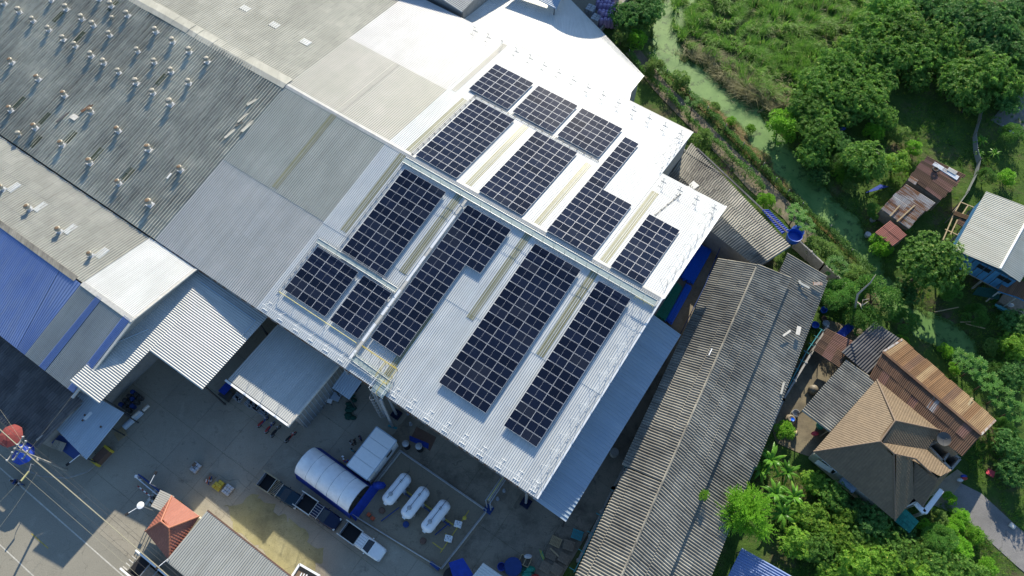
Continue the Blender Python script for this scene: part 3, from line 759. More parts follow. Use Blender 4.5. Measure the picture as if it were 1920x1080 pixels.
# ------------------------------------------------------------------ roofs between the warehouses and the yard
def canopy(name, label, cat, a,b,c,d, mat, pitch=.3, amp=.04, posts=(), prof='sine', courses=1, group=None, wallz=None, wallmat='wall_grey', inset=.5):
    a,b,c,d = map(Vector,(a,b,c,d)); cen = (a+b+c+d)/4
    t = thing(name, label, cat, (cen.x,cen.y,0), 0, group)
    slope(t, 'roof_sheet' if courses == 1 else 'roof_course', a,b,c,d, mat, courses, pitch, amp, prof)
    for x, s in posts:
        p = a.lerp(b,x).lerp(d.lerp(c,x),s); pm = MB(); pm.bar(Vector((p.x,p.y,0)), p-ZX*.08, .14); pm.build('post', M['dark_steel'], t, True)
    if wallz is not None:
        mb = MB(); cs = [cen+(p-cen)*(1-inset/((p-cen).length)) for p in (a,b,c,d)]
        for p,q in zip(cs, cs[1:]+cs[:1]):
            dd=(q-p); dd.z=0; nn=Vector((-dd.y,dd.x,0)).normalized()*.12
            mb.add([Vector((p.x,p.y,0))-nn,Vector((q.x,q.y,0))-nn,Vector((q.x,q.y,q.z-.12))-nn,Vector((p.x,p.y,p.z-.12))-nn,Vector((p.x,p.y,0))+nn,Vector((q.x,q.y,0))+nn,Vector((q.x,q.y,q.z-.12))+nn,Vector((p.x,p.y,p.z-.12))+nn],[(0,1,2,3),(7,6,5,4),(3,2,6,7),(0,3,7,4),(1,5,6,2)])
        mb.build('wall', M[wallmat], t, True)
    return t
lc = thing('loading_canopy', 'galvanised loading canopy with notched edge, half in shadow', 'canopy', W(-4,-5), ANG)
def lcz(u): return 8.2 - (u+9)*.0715
slope(lc,'roof_sheet', W(1.0,-10.9,lcz(1)), W(1.0,.6,lcz(1)), W(-7.3,.6,lcz(-7.3)), W(-7.3,-10.9,lcz(-7.3)), M['canopy'], 1, .28,.035)
slope(lc,'roof_sheet', W(-7.25,-18.65,lcz(-7.25)-.03), W(-7.25,.6,lcz(-7.25)-.03), W(-11.3,.6,lcz(-11.3)-.03), W(-11.9,-18.65,lcz(-11.9)-.03), M['canopy'], 1, .28,.035)
for a,b in ((( -8.6,-1.0),(0.2,-1.0)),((.2,-1.0),(.2,-3.2)),((-11.0,-12.4),(-9.2,-9.0))):
    pm = MB(); pm.tube([W(*a,lcz(a[0])+.12),W(*b,lcz(b[0])+.12)],.06,6); pm.build('pipe', M['blue_grey'], lc, True)
for u,v in ((.6,-10.4),(-7.6,-10.6),(-7.6,-18.0),(.6,-1)): pm=MB(); p=W(u,v); pm.bar(p,p+ZX*(lcz(u)-.1),.18); pm.build('post',M['dark_steel'],lc,True)
for u in (-7.0,-3,.6): pm=MB(); pm.bar(W(u,-10.8,lcz(u)-.18),W(u,.5,lcz(u)-.18),.12,.2); pm.build('rafter',M['dark_steel'],lc,True)
oc = thing('office_annex', 'flat roofed office annex with white gutter facing the parked motorbikes', 'annex', W(6,-4), ANG)
slope(oc,'roof_sheet', W(1.6,-8.2,5.72), W(11.3,-8.2,5.72), W(11.3,2.0,5.6), W(1.6,2.0,5.6), M['canopy'], 1, .28,.035)
wb = MB(); wall(wb,2.3,-7.0,10.9,-7.0,0,5.05); wall(wb,10.9,-7.0,10.9,1.5,0,5.1); wall(wb,2.3,-7.0,2.3,1.5,0,5.1); wb.build('wall', M['wall_grey'], oc, True)
gt = MB(); gt.obox(W(1.4,-8.55,5.5),UX*10.1,VX*.26,ZX*.2); gt.build('gutter', M['white'], oc, True)
gt = MB(); gt.plate(W(11.26,-8.5,5.82),W(11.5,-8.5,5.82),W(11.5,2,5.72),W(11.26,2,5.72),.3); gt.build('gable_trim', M['offwhite'], oc, True)
for k in range(15):
    wb = MB(); wb.bar(W(11.06,-6.9+k*.57,.1),W(11.06,-6.9+k*.57,4.95),.05); wb.build('cladding_rib', M['blue_grey'], oc, True)
canopy('lean_to','small blue corrugated lean-to beside the office annex under the eave','lean-to',W(11.9,-1.9,4.2),W(14.6,-1.9,4.2),W(14.6,1.6,4.8),W(11.9,1.6,4.8),M['blue_grey'],.3,.04,((.05,.05),(.95,.05)))
canopy('side_canopy','long bluish metal lean-to roof along the gable end of the warehouse','canopy',W(43.6,.15,6.6),W(43.6,26.4,6.6),W(39.35,26.6,7.2),W(39.35,.15,7.2),M['blue_grey'],.46,.055,((.02,.06),(.25,.06),(.5,.06),(.75,.06),(.98,.06)),'pan')
# behind the far eave
fc = thing('rear_shed','wide white shed roof with curved shadow behind the far eave','shed',W(8,58),ANG)
slope(fc,'roof_sheet', W(20.0,55.6,7.35), W(-9.6,55.6,7.35), W(-9.6,52.9,7.9), W(21,52.9,7.9), M['white_sheet'],1,.28,.03,'trap')
slope(fc,'roof_sheet', W(19.8,60.0,6.6), W(-9.6,60.0,6.6), W(-9.6,55.5,7.38), W(20.0,55.5,7.38), M['white_sheet'],1,.28,.03,'trap')
slope(fc,'roof_sheet', W(9.5,65.0,5.8), W(-9.6,74.0,4.4), W(-9.6,59.95,6.62), W(19.9,59.9,6.62), M['white_sheet'],1,.28,.03,'trap')
wb=MB(); wall(wb,-9,53.2,20.2,53.2,0,7.4); wall(wb,19.6,53.2,19.3,59.2,0,6.2); wall(wb,19.3,59.2,9.2,64.3,0,5.4); wb.build('wall',M['wall_grey'],fc,True)
canopy('rear_hall','striped grey roof corner rising beyond the far eave of the warehouse','hall',W(-7.8,53.0,9.6),W(-7.8,80,9.6),W(-26,80,12.6),W(-26,53.0,12.6),M['grey_sheet'],.3,.04,(), 'sine',1,None,0)
canopy('awning','bluish white awning corner with ragged lower edge','awning',at(1043,17,7.6),at(1062,-22,7.6),at(980,-60,8.2),at(955,-28,8.2),M['blue_grey'],.3,.04,((.05,.05),(.95,.05)))
si = thing('assumed_silo','assumed round white silo out of view, added for the curved shadow on the rear shed','silo',W(-1.0,82.0))
sm = MB(); sm.lathe([(5.2,0),(5.2,14.5),(5.0,14.7),(.4,16.2)],W(-1.0,82.0),40); sm.build('shell',M['white'],si,True,smooth=False)  # silo assumed beyond the view, added to cast the curved shadow on the rear shed
canopy('small_shed','narrow pale shed roof between the far eave and the creeper hedge','shed',W(36.9,52.3,4.4),W(30.4,52.3,4.4),W(23,56.2,4.9),W(23.6,52.9,4.9),M['grey_sheet'],.26,.03,(),'sine',1,None,0)
# ------------------------------------------------------------------ solar arrays: every module a part
PW, PH, PU, PV = 2.11, 1.055, 2.135, 1.102
def panel_mesh():
    mb = MB(); f = .016; t = .04
    mb.box(0,PW,0,f,0,t,1); mb.box(0,PW,PH-f,PH,0,t,1); mb.box(0,f,f,PH-f,0,t,1); mb.box(PW-f,PW,f,PH-f,0,t,1); mb.box(PW/2-.006,PW/2+.006,f,PH-f,.0,t-.006,1)
    for x0, x1 in ((f,PW/2-.006),(PW/2+.006,PW-f)):
        mb.add([(x0,f,t-.008),(x1,f,t-.008),(x1,PH-f,t-.008),(x0,PH-f,t-.008)],[(0,1,2,3)],0)
    mb.add([(0,0,-.004),(PW,0,-.004),(PW,PH,-.004),(0,PH,-.004)],[(3,2,1,0)],1)
    return mesh_of(mb, 'solar_panel', [M['pv'], M['frame']])
PANEL = panel_mesh()
def frame_at(u, v, up, lift):
    z = zroof(v); k = KN if v < VR else -(RIDGE-EAVE)/(VF-VR)
    y = (VX + ZX*k).normalized(); n = UX.cross(y).normalized()
    m = Matrix((UX, y, n)).transposed().to_4x4(); m.translation = W(u, v, z) + n*lift
    return m
def array(label, u0, v0, cols, rows, lift, cells=None):
    o = thing('solar_array', label, 'solar array', group='solar arrays on the warehouse roof')
    o.matrix_basis = frame_at(u0, v0, 1, lift)
    W0 = max(c for c, r in cells)+1 if cells else cols
    todo = cells or [(c, r) for r in range(rows) for c in range(cols)]
    for c, r in todo:
        inst(PANEL, 'solar_panel', o, (c*PU, r*PV, random.uniform(-.004,.004)), (random.uniform(-.003,.003), random.uniform(-.003,.003), 0))
    rl = sorted({r for c, r in todo})
    mbm = MB(); mbm.box(0, PU, .24, .29, -.07, -.008); mbm.box(0, PU, .75, .80, -.07, -.008)
    RAIL = mesh_of(mbm, 'mounting_rail', M['steel'])
    for c in sorted({c for c, r in todo}):
        rs = [r for cc, r in todo if cc == c]
        m2 = MB(); a, b = min(rs)*PV, (max(rs)+1)*PV
        m2.box(c*PU+.35, c*PU+.41, a, b, -.12, -.07); m2.box(c*PU+1.7, c*PU+1.76, a, b, -.12, -.07)
        for s in np.arange(a+.2, b, 2.0):
            m2.box(c*PU+.36, c*PU+.40, s, s+.05, -lift+.02, -.12); m2.box(c*PU+1.71, c*PU+1.75, s, s+.05, -lift+.02, -.12)
        m2.build('mounting_frame', M['steel'], o)
    return o
LN, LF = .34, .26
array('small array of six rows at the lower left, beside the old grey sheets', 1.62, 3.55, 3, 6, LN)
array('two column array of six rows left of the long white cable tray', 8.78, 3.55, 2, 6, LN)
array('twelve row array under the ridge, nearest the old grey sheets on the near slope', 4.5, 11.0, 3, 12, LN)
array('L shaped array right of the cable tray, with a short third column', 14.15, 4.45, 3, 18, LN, [(c,r) for r in range(18) for c in ((0,1) if r < 12 else (0,1,2))])
array('largest array, three columns running most of the near slope', 23.93, 4.45, 3, 18, LN)
array('two column array nearest the open gable on the near slope', 32.73, 4.4, 2, 18, LN)
array('leftmost of the three small arrays by the far eave', 2.56, 40.35, 3, 6, LF)
array('middle one of the three small arrays by the far eave', 9.72, 40.35, 3, 6, LF)
array('rightmost of the three small arrays by the far eave', 16.8, 40.32, 3, 6, LF)
array('twelve row array beyond the ridge, next to the beige sheets', 4.45, 26.25, 3, 12, LF)
array('middle twelve row array beyond the ridge, between two olive skylight strips', 14.2, 26.25, 3, 12, LF)
array('array beyond the ridge with one column reaching far ahead of the others', 24.15, 26.1, 3, 18, LF, [(0,r) for r in range(18)]+[(c,r) for r in range(9) for c in (1,2)])
array('two column array beyond the ridge at the open gable end', 32.95, 26.15, 2, 9, LF)

# ------------------------------------------------------------------ walkways, cable trays, guard rails
def on(u, v, h=0.0): return W(u, v, zroof(v)+h)
def strip(name, label, cat, p0, p1, w, h, mat, seg, rail=None, group=None, railmat='grating', part='grating_panel'):
    (u0,v0),(u1,v1) = p0,p1; L = math.hypot(u1-u0, v1-v0); n = max(1, round(L/seg))
    t = thing(name, label, cat, on((u0+u1)/2,(v0+v1)/2), ANG, group)
    du, dv = (u1-u0)/L, (v1-v0)/L; nu, nv = -dv*w/2, du*w/2
    for k in range(n):
        a, b = L*k/n, L*(k+1)/n-.03
        def pt(s, sgn, hh): 
            v = v0+dv*s+sgn*nv; return W(u0+du*s+sgn*nu, v, zroof(min(v, 25.4) if v0 < VR else v)+hh)
        mb = MB(); jit = random.uniform(-.01,.01)
        mb.plate(pt(a,-1,h+jit),pt(b,-1,h+jit),pt(b,1,h+jit),pt(a,1,h+jit),.04)
        o = mb.build(part, M[mat] if isinstance(mat,str) else M[random.choice(mat)], t, True)
        if rail is not None:
            for sgn in rail:
                m2 = MB(); m2.tube([pt(a,sgn,0), pt(a,sgn,h+1.0)], .022, 5); m2.build('rail_post', M[railmat], t, True)
    if rail is not None:
        for sgn in rail:
            for hh in (.55, 1.0):
                m2 = MB(); m2.tube([pt(0,sgn,h+hh), pt(L,sgn,h+hh)], .022, 6); m2.build('handrail', M[railmat], t, True)
    for sgn in (-1,1):
        m2 = MB(); m2.tube([pt(0,sgn,h+.03), pt(L,sgn,h+.03)], .03, 5); m2.build('edge_rail', M['steel'], t, True)
    return t
strip('ridge_walkway','long greenish grating walkway just below the warehouse ridge','walkway',(3.6,25.0),(39.6,25.0),.75,.30,'grating',1.5,(-1,))
strip('crossing_walkway','short grating walkway between the small lower arrays and the twelve row array','walkway',(1.0,10.62),(13.2,10.62),.55,.28,'grating',1.5,(1,),None,'steel')
strip('eave_walkway','short grating walkway from the foot of the cable tray to the roof ladder','walkway',(13.9,1.45),(19.2,1.25),.7,.25,'grating',1.2,(-1,1))
strip('cable_tray','long white covered cable tray running down the near slope','cable tray',(13.62,1.1),(13.62,24.4),.42,.42,('white','white','offwhite'),1.25,None,None,part='tray_cover')
def railing(label, pts, mat, h=1.0, seg=1.5, mid=True, r=.03):
    t = thing('guard_rail', label, 'guard rail', on(*pts[0]), ANG)
    for (u0,v0),(u1,v1) in zip(pts, pts[1:]):
        m2 = MB(); m2.tube([on(u0,v0,h), on(u1,v1,h)], r, 6); m2.build('handrail', M[mat], t, True)
        if mid:
            m2 = MB(); m2.tube([on(u0,v0,h*.55), on(u1,v1,h*.55)], r*.8, 6); m2.build('mid_rail', M[mat], t, True)
        L = math.hypot(u1-u0,v1-v0); n = max(1, round(L/seg))
        for k in range(n+1):
            u, v = u0+(u1-u0)*k/n, v0+(v1-v0)*k/n
            m2 = MB(); m2.tube([on(u,v,0), on(u,v,h)], r*.9, 5); m2.build('rail_post', M[mat], t, True)
railing('pale yellow guard rail below the two small lower arrays', [(1.4,2.95),(13.2,2.95)], 'pale_yellow', .6, 2.4, False, .045)
railing('yellow guard rail square around the lower skylight right of the cable tray', [(14.1,3.0),(19.1,3.0),(19.1,1.0),(17.5,1.0),(17.5,2.9)], 'yellow', .9, 1.25, True, .03)
railing('yellow guard rail at the gable end of the ridge walkway', [(37.3,24.3),(39.6,24.3)], 'pale_yellow', .8, 1.1, False)
def duct(label, p0, p1, mat='steel', w=.16, h=.2, seg=1.1):      # low cable ladder on little feet
    t = thing('cable_ladder', label, 'cable ladder', on(*p0), ANG, None); (u0,v0),(u1,v1) = p0,p1
    L = math.hypot(u1-u0,v1-v0); n = max(1, round(L/seg)); du,dv=(u1-u0)/L,(v1-v0)/L
    for s in (-1,1):
        m2 = MB(); m2.tube([on(u0-dv*w*s/2,v0+du*w*s/2,h), on(u1-dv*w*s/2,v1+du*w*s/2,h)], .025, 5); m2.build('side_rail', M[mat], t, True)
    for k in range(n+1):
        s = L*k/n; u,v = u0+du*s, v0+dv*s
        m2 = MB(); m2.bar(on(u-dv*w,v+du*w,h-.03), on(u+dv*w,v-du*w,h-.03), .06); m2.bar(on(u,v,0), on(u,v,h), .05); m2.build('support', M['dark_steel' if mat=='dark_steel' else 'steel'], t, True)
duct('cable ladder along the left edge of the two lower left arrays', (1.05,3.1),(1.05,10.9))
duct('cable ladder along the left edge of the twelve row near array', (3.85,11.0),(3.85,24.6))
duct('dark cable ladder along the left edge of the twelve row array beyond the ridge', (3.95,26.3),(3.95,39.9),'dark_steel')
duct('dark cable ladder between the small far arrays and the long far arrays', (3.95,39.95),(23.4,39.95),'dark_steel')
duct('short cable run from the gable end array to the stepped far corner', (33.6,36.4),(34.6,41.4),'dark_steel',.1,.12,1.4)

# lifelines: white posts joined by a cable, one thing each
def lifeline(label, pts, inward, h=1.0, mat='white'):
    t = thing('lifeline', label, 'lifeline', on(*pts[0]), ANG)
    iu, iv = inward
    mb = MB(); L = .38
    tops = []
    for u, v in pts:
        z0 = on(u,v); m2 = MB(); a = on(u-iv*L, v-iu*L, .05) if True else None; b = on(u+iv*L, v+iu*L, .05)
        m2.bar(a, b, .07, .05); m2.tube([on(u,v,.03), on(u+iu*.25,v+iv*.25,h)], .024, 6)
        m2.tube([on(u+iu*1.0,v+iv*1.0,.04), on(u+iu*.25,v+iv*.25,h*.97)], .014, 5)
        m2.bar(on(u+iu*1.0-iv*L*.7, v+iv*1.0-iu*L*.7,.05), on(u+iu*1.0+iv*L*.7, v+iv*1.0+iu*L*.7,.05), .05, .04)
        m2.bar(on(u+iu*.25-iv*.22,v+iv*.25-iu*.22,h), on(u+iu*.25+iv*.22,v+iv*.25+iu*.22,h), .05)
        m2.build('post', M[mat], t, True); tops.append(on(u+iu*.25,v+iv*.25,h+.03))
    m2 = MB(); m2.tube(tops, .012, 5); m2.build('cable', M['white'], t, True)
lifeline('row of white safety posts with cable along the lower eave of the warehouse', [(u,.42) for u in (1.1,3.5,5.9,8.2,10.5,12.7,17.3,20.4,22.7,25.1,27.5,29.9,32.3,34.7,37.0,39.1)], (0,1))
lifeline('row of white safety posts down the open gable edge below the ridge', [(39.35,v) for v in (1.4,3.2,5.1,7.0,9.0,10.9,12.9,14.9,16.8,18.8,20.8)], (-1,0))
lifeline('row of grey safety posts down the open gable edge beyond the ridge', [(39.5,v) for v in (28.2,30.4,32.5,34.4,36.3,38.4,40.4)], (-1,0), 1.0, 'steel')
lifeline('long row of grey safety posts by the far eave of the warehouse', [(-4.0+2.42*i,51.2) for i in range(15)], (0,-1), 1.0, 'steel')
lifeline('row of grey safety posts on the stepped corner of the far slope', [(31.9,42.0),(34.3,42.0),(36.7,42.0),(39.1,42.0)], (0,-1), 1.0, 'steel')
lifeline('row of grey safety posts down the inner step of the far gable', [(30.6,v) for v in (44.4,46.5,48.4,50.2)], (-1,0), 1.0, 'steel')

# roof ladder tower
lt = thing('roof_ladder', 'caged access ladder with yellow edged landing at the lower eave', 'ladder', W(18.6,-.6), ANG)
b0 = at(737,783,0); 
for s in (-.3,.3):
    m2 = MB(); m2.bar(W(18.5+s,-.55,0), W(18.5+s,-.55,10.3), .12); m2.build('stile', M['steel'], lt, True)
for k in range(30):
    m2 = MB(); m2.tube([W(18.2,-.55,.4+k*.31), W(18.8,-.55,.4+k*.31)], .025, 5); m2.build('rung', M['steel'], lt, True)
for k in range(8):
    z = 2.6+k*.95; m2 = MB(); m2.tube([W(18.15+.35-.40*math.cos(a)*1.0, -.55-.75*math.sin(a), z) for a in np.linspace(0,math.pi,9)], .022, 5); m2.build('cage_hoop', M['steel'], lt, True)
for a in (.5,1.2,1.9,2.6):
    m2 = MB(); q = W(18.5-.40*math.cos(a), -.55-.75*math.sin(a)); m2.tube([q+ZX*2.6, q+ZX*9.3], .018, 5); m2.build('cage_strap', M['steel'], lt, True)
m2 = MB(); m2.plate(W(17.9,-.5,9.55),W(19.6,-.5,9.55),W(19.6,1.3,9.75),W(17.9,1.3,9.75),.06); m2.build('landing', M['grating'], lt, True)
for u in (17.9,18.9,19.6):
    m2 = MB(); m2.tube([W(u,-.5,9.5),W(u,-.5,10.5),W(u,1.2,10.7)], .035, 6); m2.build('landing_rail', M['yellow' if u == 18.9 else 'white'], lt, True)
pp = thing('utility_mast', 'grey steel mast leaning up to the eave beside the ladder cage', 'mast', W(19.9,-.9))
m2 = MB(); m2.bar(W(19.75,-1.0,0), W(19.5,-.65,9.4), .28); m2.build('shaft', M['steel'], pp, True)
m2 = MB(); m2.bar(W(19.2,-1.2,.1), W(20.3,-.9,.1), .25,.2); m2.build('foot', M['teal'], pp, True)

# ------------------------------------------------------------------ turbine vents
def vent_proto(nm, rusty):
    t = thing(nm, None, None)
    m2 = MB(); m2.box(-.48,.48,-.42,.42,-.02,.09); m2.build('flashing', M['vent_base'], t)
    m2 = MB(); m2.lathe([(.30,.05),(.27,.5),(.31,.52),(.31,.56)], n=14); m2.build('neck', M['vent_base'], t)
    m2 = MB(); n = 22
    prof = [(.27,.56),(.40,.66),(.45,.80),(.42,.93),(.30,1.03)]
    for k in range(n):
        a = 2*math.pi*k/n; b = a+2*math.pi/n*.8; tw = .35
        L = []
        for r, h in prof:
            x = (h-.56)*tw
            L.append((r*math.cos(a+x), r*math.sin(a+x), h)); L.append((r*1.03*math.cos(b+x), r*1.03*math.sin(b+x), h))
        m2.add(L, [(2*i,2*i+1,2*i+3,2*i+2) for i in range(len(prof)-1)])
    m2.lathe([(.24,.56),(.36,.66),(.40,.80),(.37,.93),(.27,1.02)], n=n)
    m2.build('turbine', M['vent_cap'], t)
    m2 = MB(); m2.lathe([(.31,1.02),(.29,1.05),(.02,1.10)], n=18); m2.build('crown', M['vent_rust'] if rusty else M['vent_cap'], t)
    return t
VP = {True: vent_proto('roof_vent', True), False: vent_proto('roof_vent', False)}
for k_, o_ in VP.items(): KIDS[o_.name] = list(o_.children)
first = {True: True, False: True}
def vent(u, v, z, rusty, label, group, sc=1.0):
    if first[rusty]:
        first[rusty] = False; r = VP[rusty]; r.location = W(u,v,z); r['label'] = label; r['group'] = group; r['category'] = 'roof vent'; r.rotation_euler = (0,0,ANG)
        return
    r = dup(VP[rusty], W(u,v,z), ANG, label, group, sc*random.uniform(.76,.92))
    r.rotation_euler = (random.uniform(-.07,.07), random.uniform(-.07,.07), ANG+random.uniform(-.3,.3)); r['category'] = 'roof vent'
G_ = 'turbine vents on the old warehouse roof'
rows = [('row nearest the lower gutter', 3.3, [-20.84,-26.53,-32.15,-37.51,-42.75,-47.95,-53.2,-58.5], True),
        ('second row up from the lower gutter', 8.95, [-20.75,-26.59,-32.24,-37.67,-42.94,-48.2,-53.76,-59.0], True),
        ('long middle row', 15.6, [-28.82,-32.14,-35.4,-38.78,-41.82,-44.3,-47.56,-49.97,-53.11,-56.38,-59.48,-62.7], False),
        ('second row down from the ridge', 19.45, [-28.87,-32.29,-35.46,-38.87,-44.44,-47.8,-50.17,-53.49,-56.71], False),
        ('row nearest the ridge', 23.2, [-28.99,-32.32,-35.52,-38.9,-44.58,-47.91,-50.38], False)]
for nm, v, us_, rusty in rows:
    for i, u in enumerate(us_):
        vent(u, v+random.uniform(-.1,.1), zn(v)+.06, rusty, f"{ORD[i]} vent from the right, {nm} of the sooty roof", G_)
vent(-43.94,1.3,zn(1.3)-.1,False,'lone squat vent sitting right in the valley gutter of the sooty roof',G_,.9)
vent(-46.36,21.8,zn(21.8)-.25,False,'lone low vent standing between the two rows nearest the ridge',G_,.85)
for i,(px,py) in enumerate(((172,477),(113,432),(57,390),(7,353))):
    f = lambda v: ZV+(RB-ZV)*(-.15-v)/9.2
    v = -5.8; u = uvof(at(px,py+3,f(v)))[0]; v = uvof(at(px,py+3,f(v)))[1]
    vent(u, v, f(v)+.06, True, f"{ORD[i]} rusty vent from the right on the beige slope above the blue sheets", 'vents on the beige slope')
    mb = MB(); a, b = v+.2, v+1.8; corr(mb, W(u+1.1,b,f(b)+.08), W(u+.2,b,f(b)+.08), W(u+.2,a,f(a)+.08), W(u+1.1,a,f(a)+.08), .34,.065,'sine'); mb.build('skylight_sheet', M['skylight_white'], sw, True, smooth=True)

# loose pieces left lying on the roofs
def loose(label, name, cat, p, yaw, L, w, h, mat, roof='n'):
    t = MB(); t.box(-L/2,L/2,-w/2,w/2,0,h); o = t.build(name, M[mat]); o.location = p; o.rotation_euler = (0, .0, ANG+yaw)
    tag(o, label, cat, 'loose pieces on the roofs')
q = lambda px, py: (lambda uv: W(uv[0], uv[1], zn(uv[1])+.12))(near(px, py))
for px,py,yaw,L,w,mt,lb in ((473,193,R(75),1.5,.4,'fibre_beige','pale ridge piece lying highest on the sooty roof edge'),(456,222,R(88),1.8,.3,'fibre_beige','long pale ridge piece in the middle of the sooty roof edge'),
        (449,233,R(75),.9,.35,'fibre_grey','short grey ridge piece near the edge of the sooty roof'),(433,251,R(85),2.0,.35,'fibre_beige','pale ridge piece lying lowest along the sooty roof edge'),(465,238,R(88),2.2,.45,'fibre_beige','wide pale piece beside the joint with the grey metal roof'),
        (164,204,R(80),1.8,.4,'rust','rusty strip lying on the middle of the sooty roof'),(120,220,R(88),2.4,.25,'fibre_black','dark strip lying left of the pale slats on the sooty roof'),(318,331,R(100),.9,.25,'skylight_white','small white board near the lowest right vent'),(140,221,R(0),1.0,.8,'offwhite','pale slatted piece lying on the sooty roof')):
    loose(lb,'loose_board','loose board',q(px,py),yaw,L,w,.06,mt)
# ------------------------------------------------------------------ long corrugated shed on the right
ls = thing('long_shed', 'long grey corrugated shed with stepped roof running down beside the alley', 'shed', W(50,18), ANG)
def lsu(u30, v): return u30 - .10*(v-30)
def lsl(uL, zL, uH, zH, v0, v1, vt=None, courses=4, mat='fibre_grey'):
    vb0, vb1 = v0, v1; vt0, vt1 = (vt or (v0, v1))
    slope(ls, 'roof_course', W(lsu(uL,vb0),vb0,zL), W(lsu(uL,vb1),vb1,zL), W(lsu(uH,vt1),vt1,zH), W(lsu(uH,vt0),vt0,zH), M[mat], courses, .335, .075, 'sine', .03, wob=.012)
lsl(43.45,4.6, 48.15,6.1, 9.4,39.8, (9.8,40.8)); lsl(44.0,4.72, 48.15,6.08, -13,9.35, (-13,9.75))
lsl(52.75,5.2, 48.2,6.12, 8.9,42.1, (9.6,40.9), 4); lsl(52.75,5.2, 48.2,6.12, -13,8.86, (-13,9.55), 4)
lsl(57.0,3.7, 51.2,4.75, -13,20.0, None, 5); lsl(57.0,3.7, 51.2,4.75, 20.05,45.9, (20.05,45.5), 5)
lsl(57.35,3.55, 56.6,3.72, 18,45.4, None, 1)
lsl(43.9,4.35, 44.4,4.5, -13,9.0, None, 1)
mb = MB()
for k in range(36):
    v = -12+k*1.45; mb.plate(W(lsu(48.08,v),v,6.19),W(lsu(48.08,v+1.5),v+1.5,6.19),W(lsu(48.2,v+1.5),v+1.5,6.25),W(lsu(48.2,v),v,6.25),.02); mb.plate(W(lsu(48.2,v),v,6.25),W(lsu(48.2,v+1.5),v+1.5,6.25),W(lsu(48.3,v+1.5),v+1.5,6.2),W(lsu(48.3,v),v,6.2),.02)
mb.build('ridge_cap', M['fibre_grey'], ls, True)
mb = MB(); wall(mb, lsu(44.3,-13),-13, lsu(44.3,39.4),39.4, 0,4.5); wall(mb, lsu(56.7,-13),-13, lsu(56.7,45),45,0,3.6); wall(mb, lsu(44.3,39.4),39.4, lsu(52.4,41.4),41.4,0,4.8); wall(mb, lsu(51.5,45.2),45.2, lsu(56.7,45.2),45.2,0,3.6)
mb.build('wall', M['wall_grey'], ls, True)
def board(px,py,z,yaw,L,w,mat,label):
    mb = MB(); mb.box(-L/2,L/2,-w/2,w/2,0,.05); o = mb.build('loose_board', M[mat]); o.location = at(px,py,z); o.rotation_euler = (0,0,yaw); tag(o,label,'loose board','loose pieces on the roofs')
board(1497,620,4.6,R(70),1.2,.5,'offwhite','pale board lying flat on the lean-to slope of the long shed'); board(1475,625,4.7,R(35),1.3,.25,'offwhite','narrow pale batten left of the flat board on the long shed')
board(1502,533,4.5,R(110),1.1,.3,'grey_sheet','bent grey strip near the top of the long shed lean-to'); board(1508,535,4.6,R(145),1.4,.3,'grey_sheet','long grey strip beside the bent one on the long shed'); board(1533,532,4.4,R(0),1.2,.45,'rust_grey','double grey strip at the top right edge of the long shed'); board(1467,728,3.95,R(68),1.6,.25,'old_beige','pale plank lying along the right eave of the long shed')
board(1332,660,6.0,R(60),1.0,.12,'white','thin white batten near the ridge of the long shed'); board(1580,690,3.1,0,.01,.01,'white','tiny peg') if False else None
# gabled shed tucked under the far corner of the warehouse
ts = thing('back_shed', 'grey corrugated shed squeezed between the warehouse gable and the creeper hedge', 'shed', at(1385,400), 0)
r0, r1 = at(1262,318,5.3), at(1440,490,5.3)
slope(ts,'roof_course', at(1483,462,4.2), at(1296,268,4.2), r0, r1, M['fibre_grey'], 4, .335, .075, 'sine', .03, wob=.012)
slope(ts,'roof_course', at(1230,352,4.4), at(1419,502,4.4), r1+Vector((0,0,-.02)), r0+Vector((0,0,-.02)), M['fibre_grey'], 1, .335, .075)
mb=MB(); cs=[at(1483,462,4.2),at(1296,268,4.2),at(1230,352,4.4),at(1419,502,4.4)]; cm_=sum(cs,Vector())/4; cs=[p+(cm_-p)*.10 for p in cs]
for p,q2 in zip(cs,cs[1:]+cs[:1]): mb.bar(Vector((p.x,p.y,2.0)),Vector((q2.x,q2.y,2.0)),.15,4.0)
mb.build('wall',M['wall_grey'],ts,True)
mb=MB(); mb.plate(at(1283,355,5.25),at(1300,339,5.25),at(1311,348,5.3),at(1293,362,5.3),.04); mb.build('skylight_sheet',M['skylight_white'],ts,True)
mb=MB()
a,b=at(1307,278,4.35),at(1477,437,4.35); mb.bar(a,b,.22,.12); mb.build('gutter',M['fibre_black'],ts,True)
tk=thing('water_barrel','tall grey water barrel under the stepped warehouse corner','barrel',at(1268,312,0)); mb=MB(); mb.lathe([(.05,0),(.75,.0),(.8,.3),(.8,3.2),(.6,3.7),(.25,3.9)],at(1268,312,0),18); mb.build('shell',M['concrete_w'],tk,True,smooth=False)
mb=MB(); P=[at(*q3) for q3 in ((1428,393,4.45),(1440,392,4.1),(1480,432,4.1),(1466,438,4.45))]; corr(mb,P[1],P[2],P[3],P[0],.33,.07); tag(mb.build('blue_tarp',M['blue_tarp'],smooth=True),'bright blue tarpaulin strip laid over the right eave of the back shed','tarpaulin')
mb=MB(); mb.lathe([(.9,0),(1.0,1.0),(1.02,1.05),(.95,1.02),(.92,.4),(.02,.38)],at(1486,448,2.2),24,caps=False); mb.lathe([(.95,0),(.9,2.2)],at(1486,448,0),12,0); tag(mb.build('water_tub',M['tank_blue'],smooth=False),'large round blue tub at the right end of the back shed','tub')

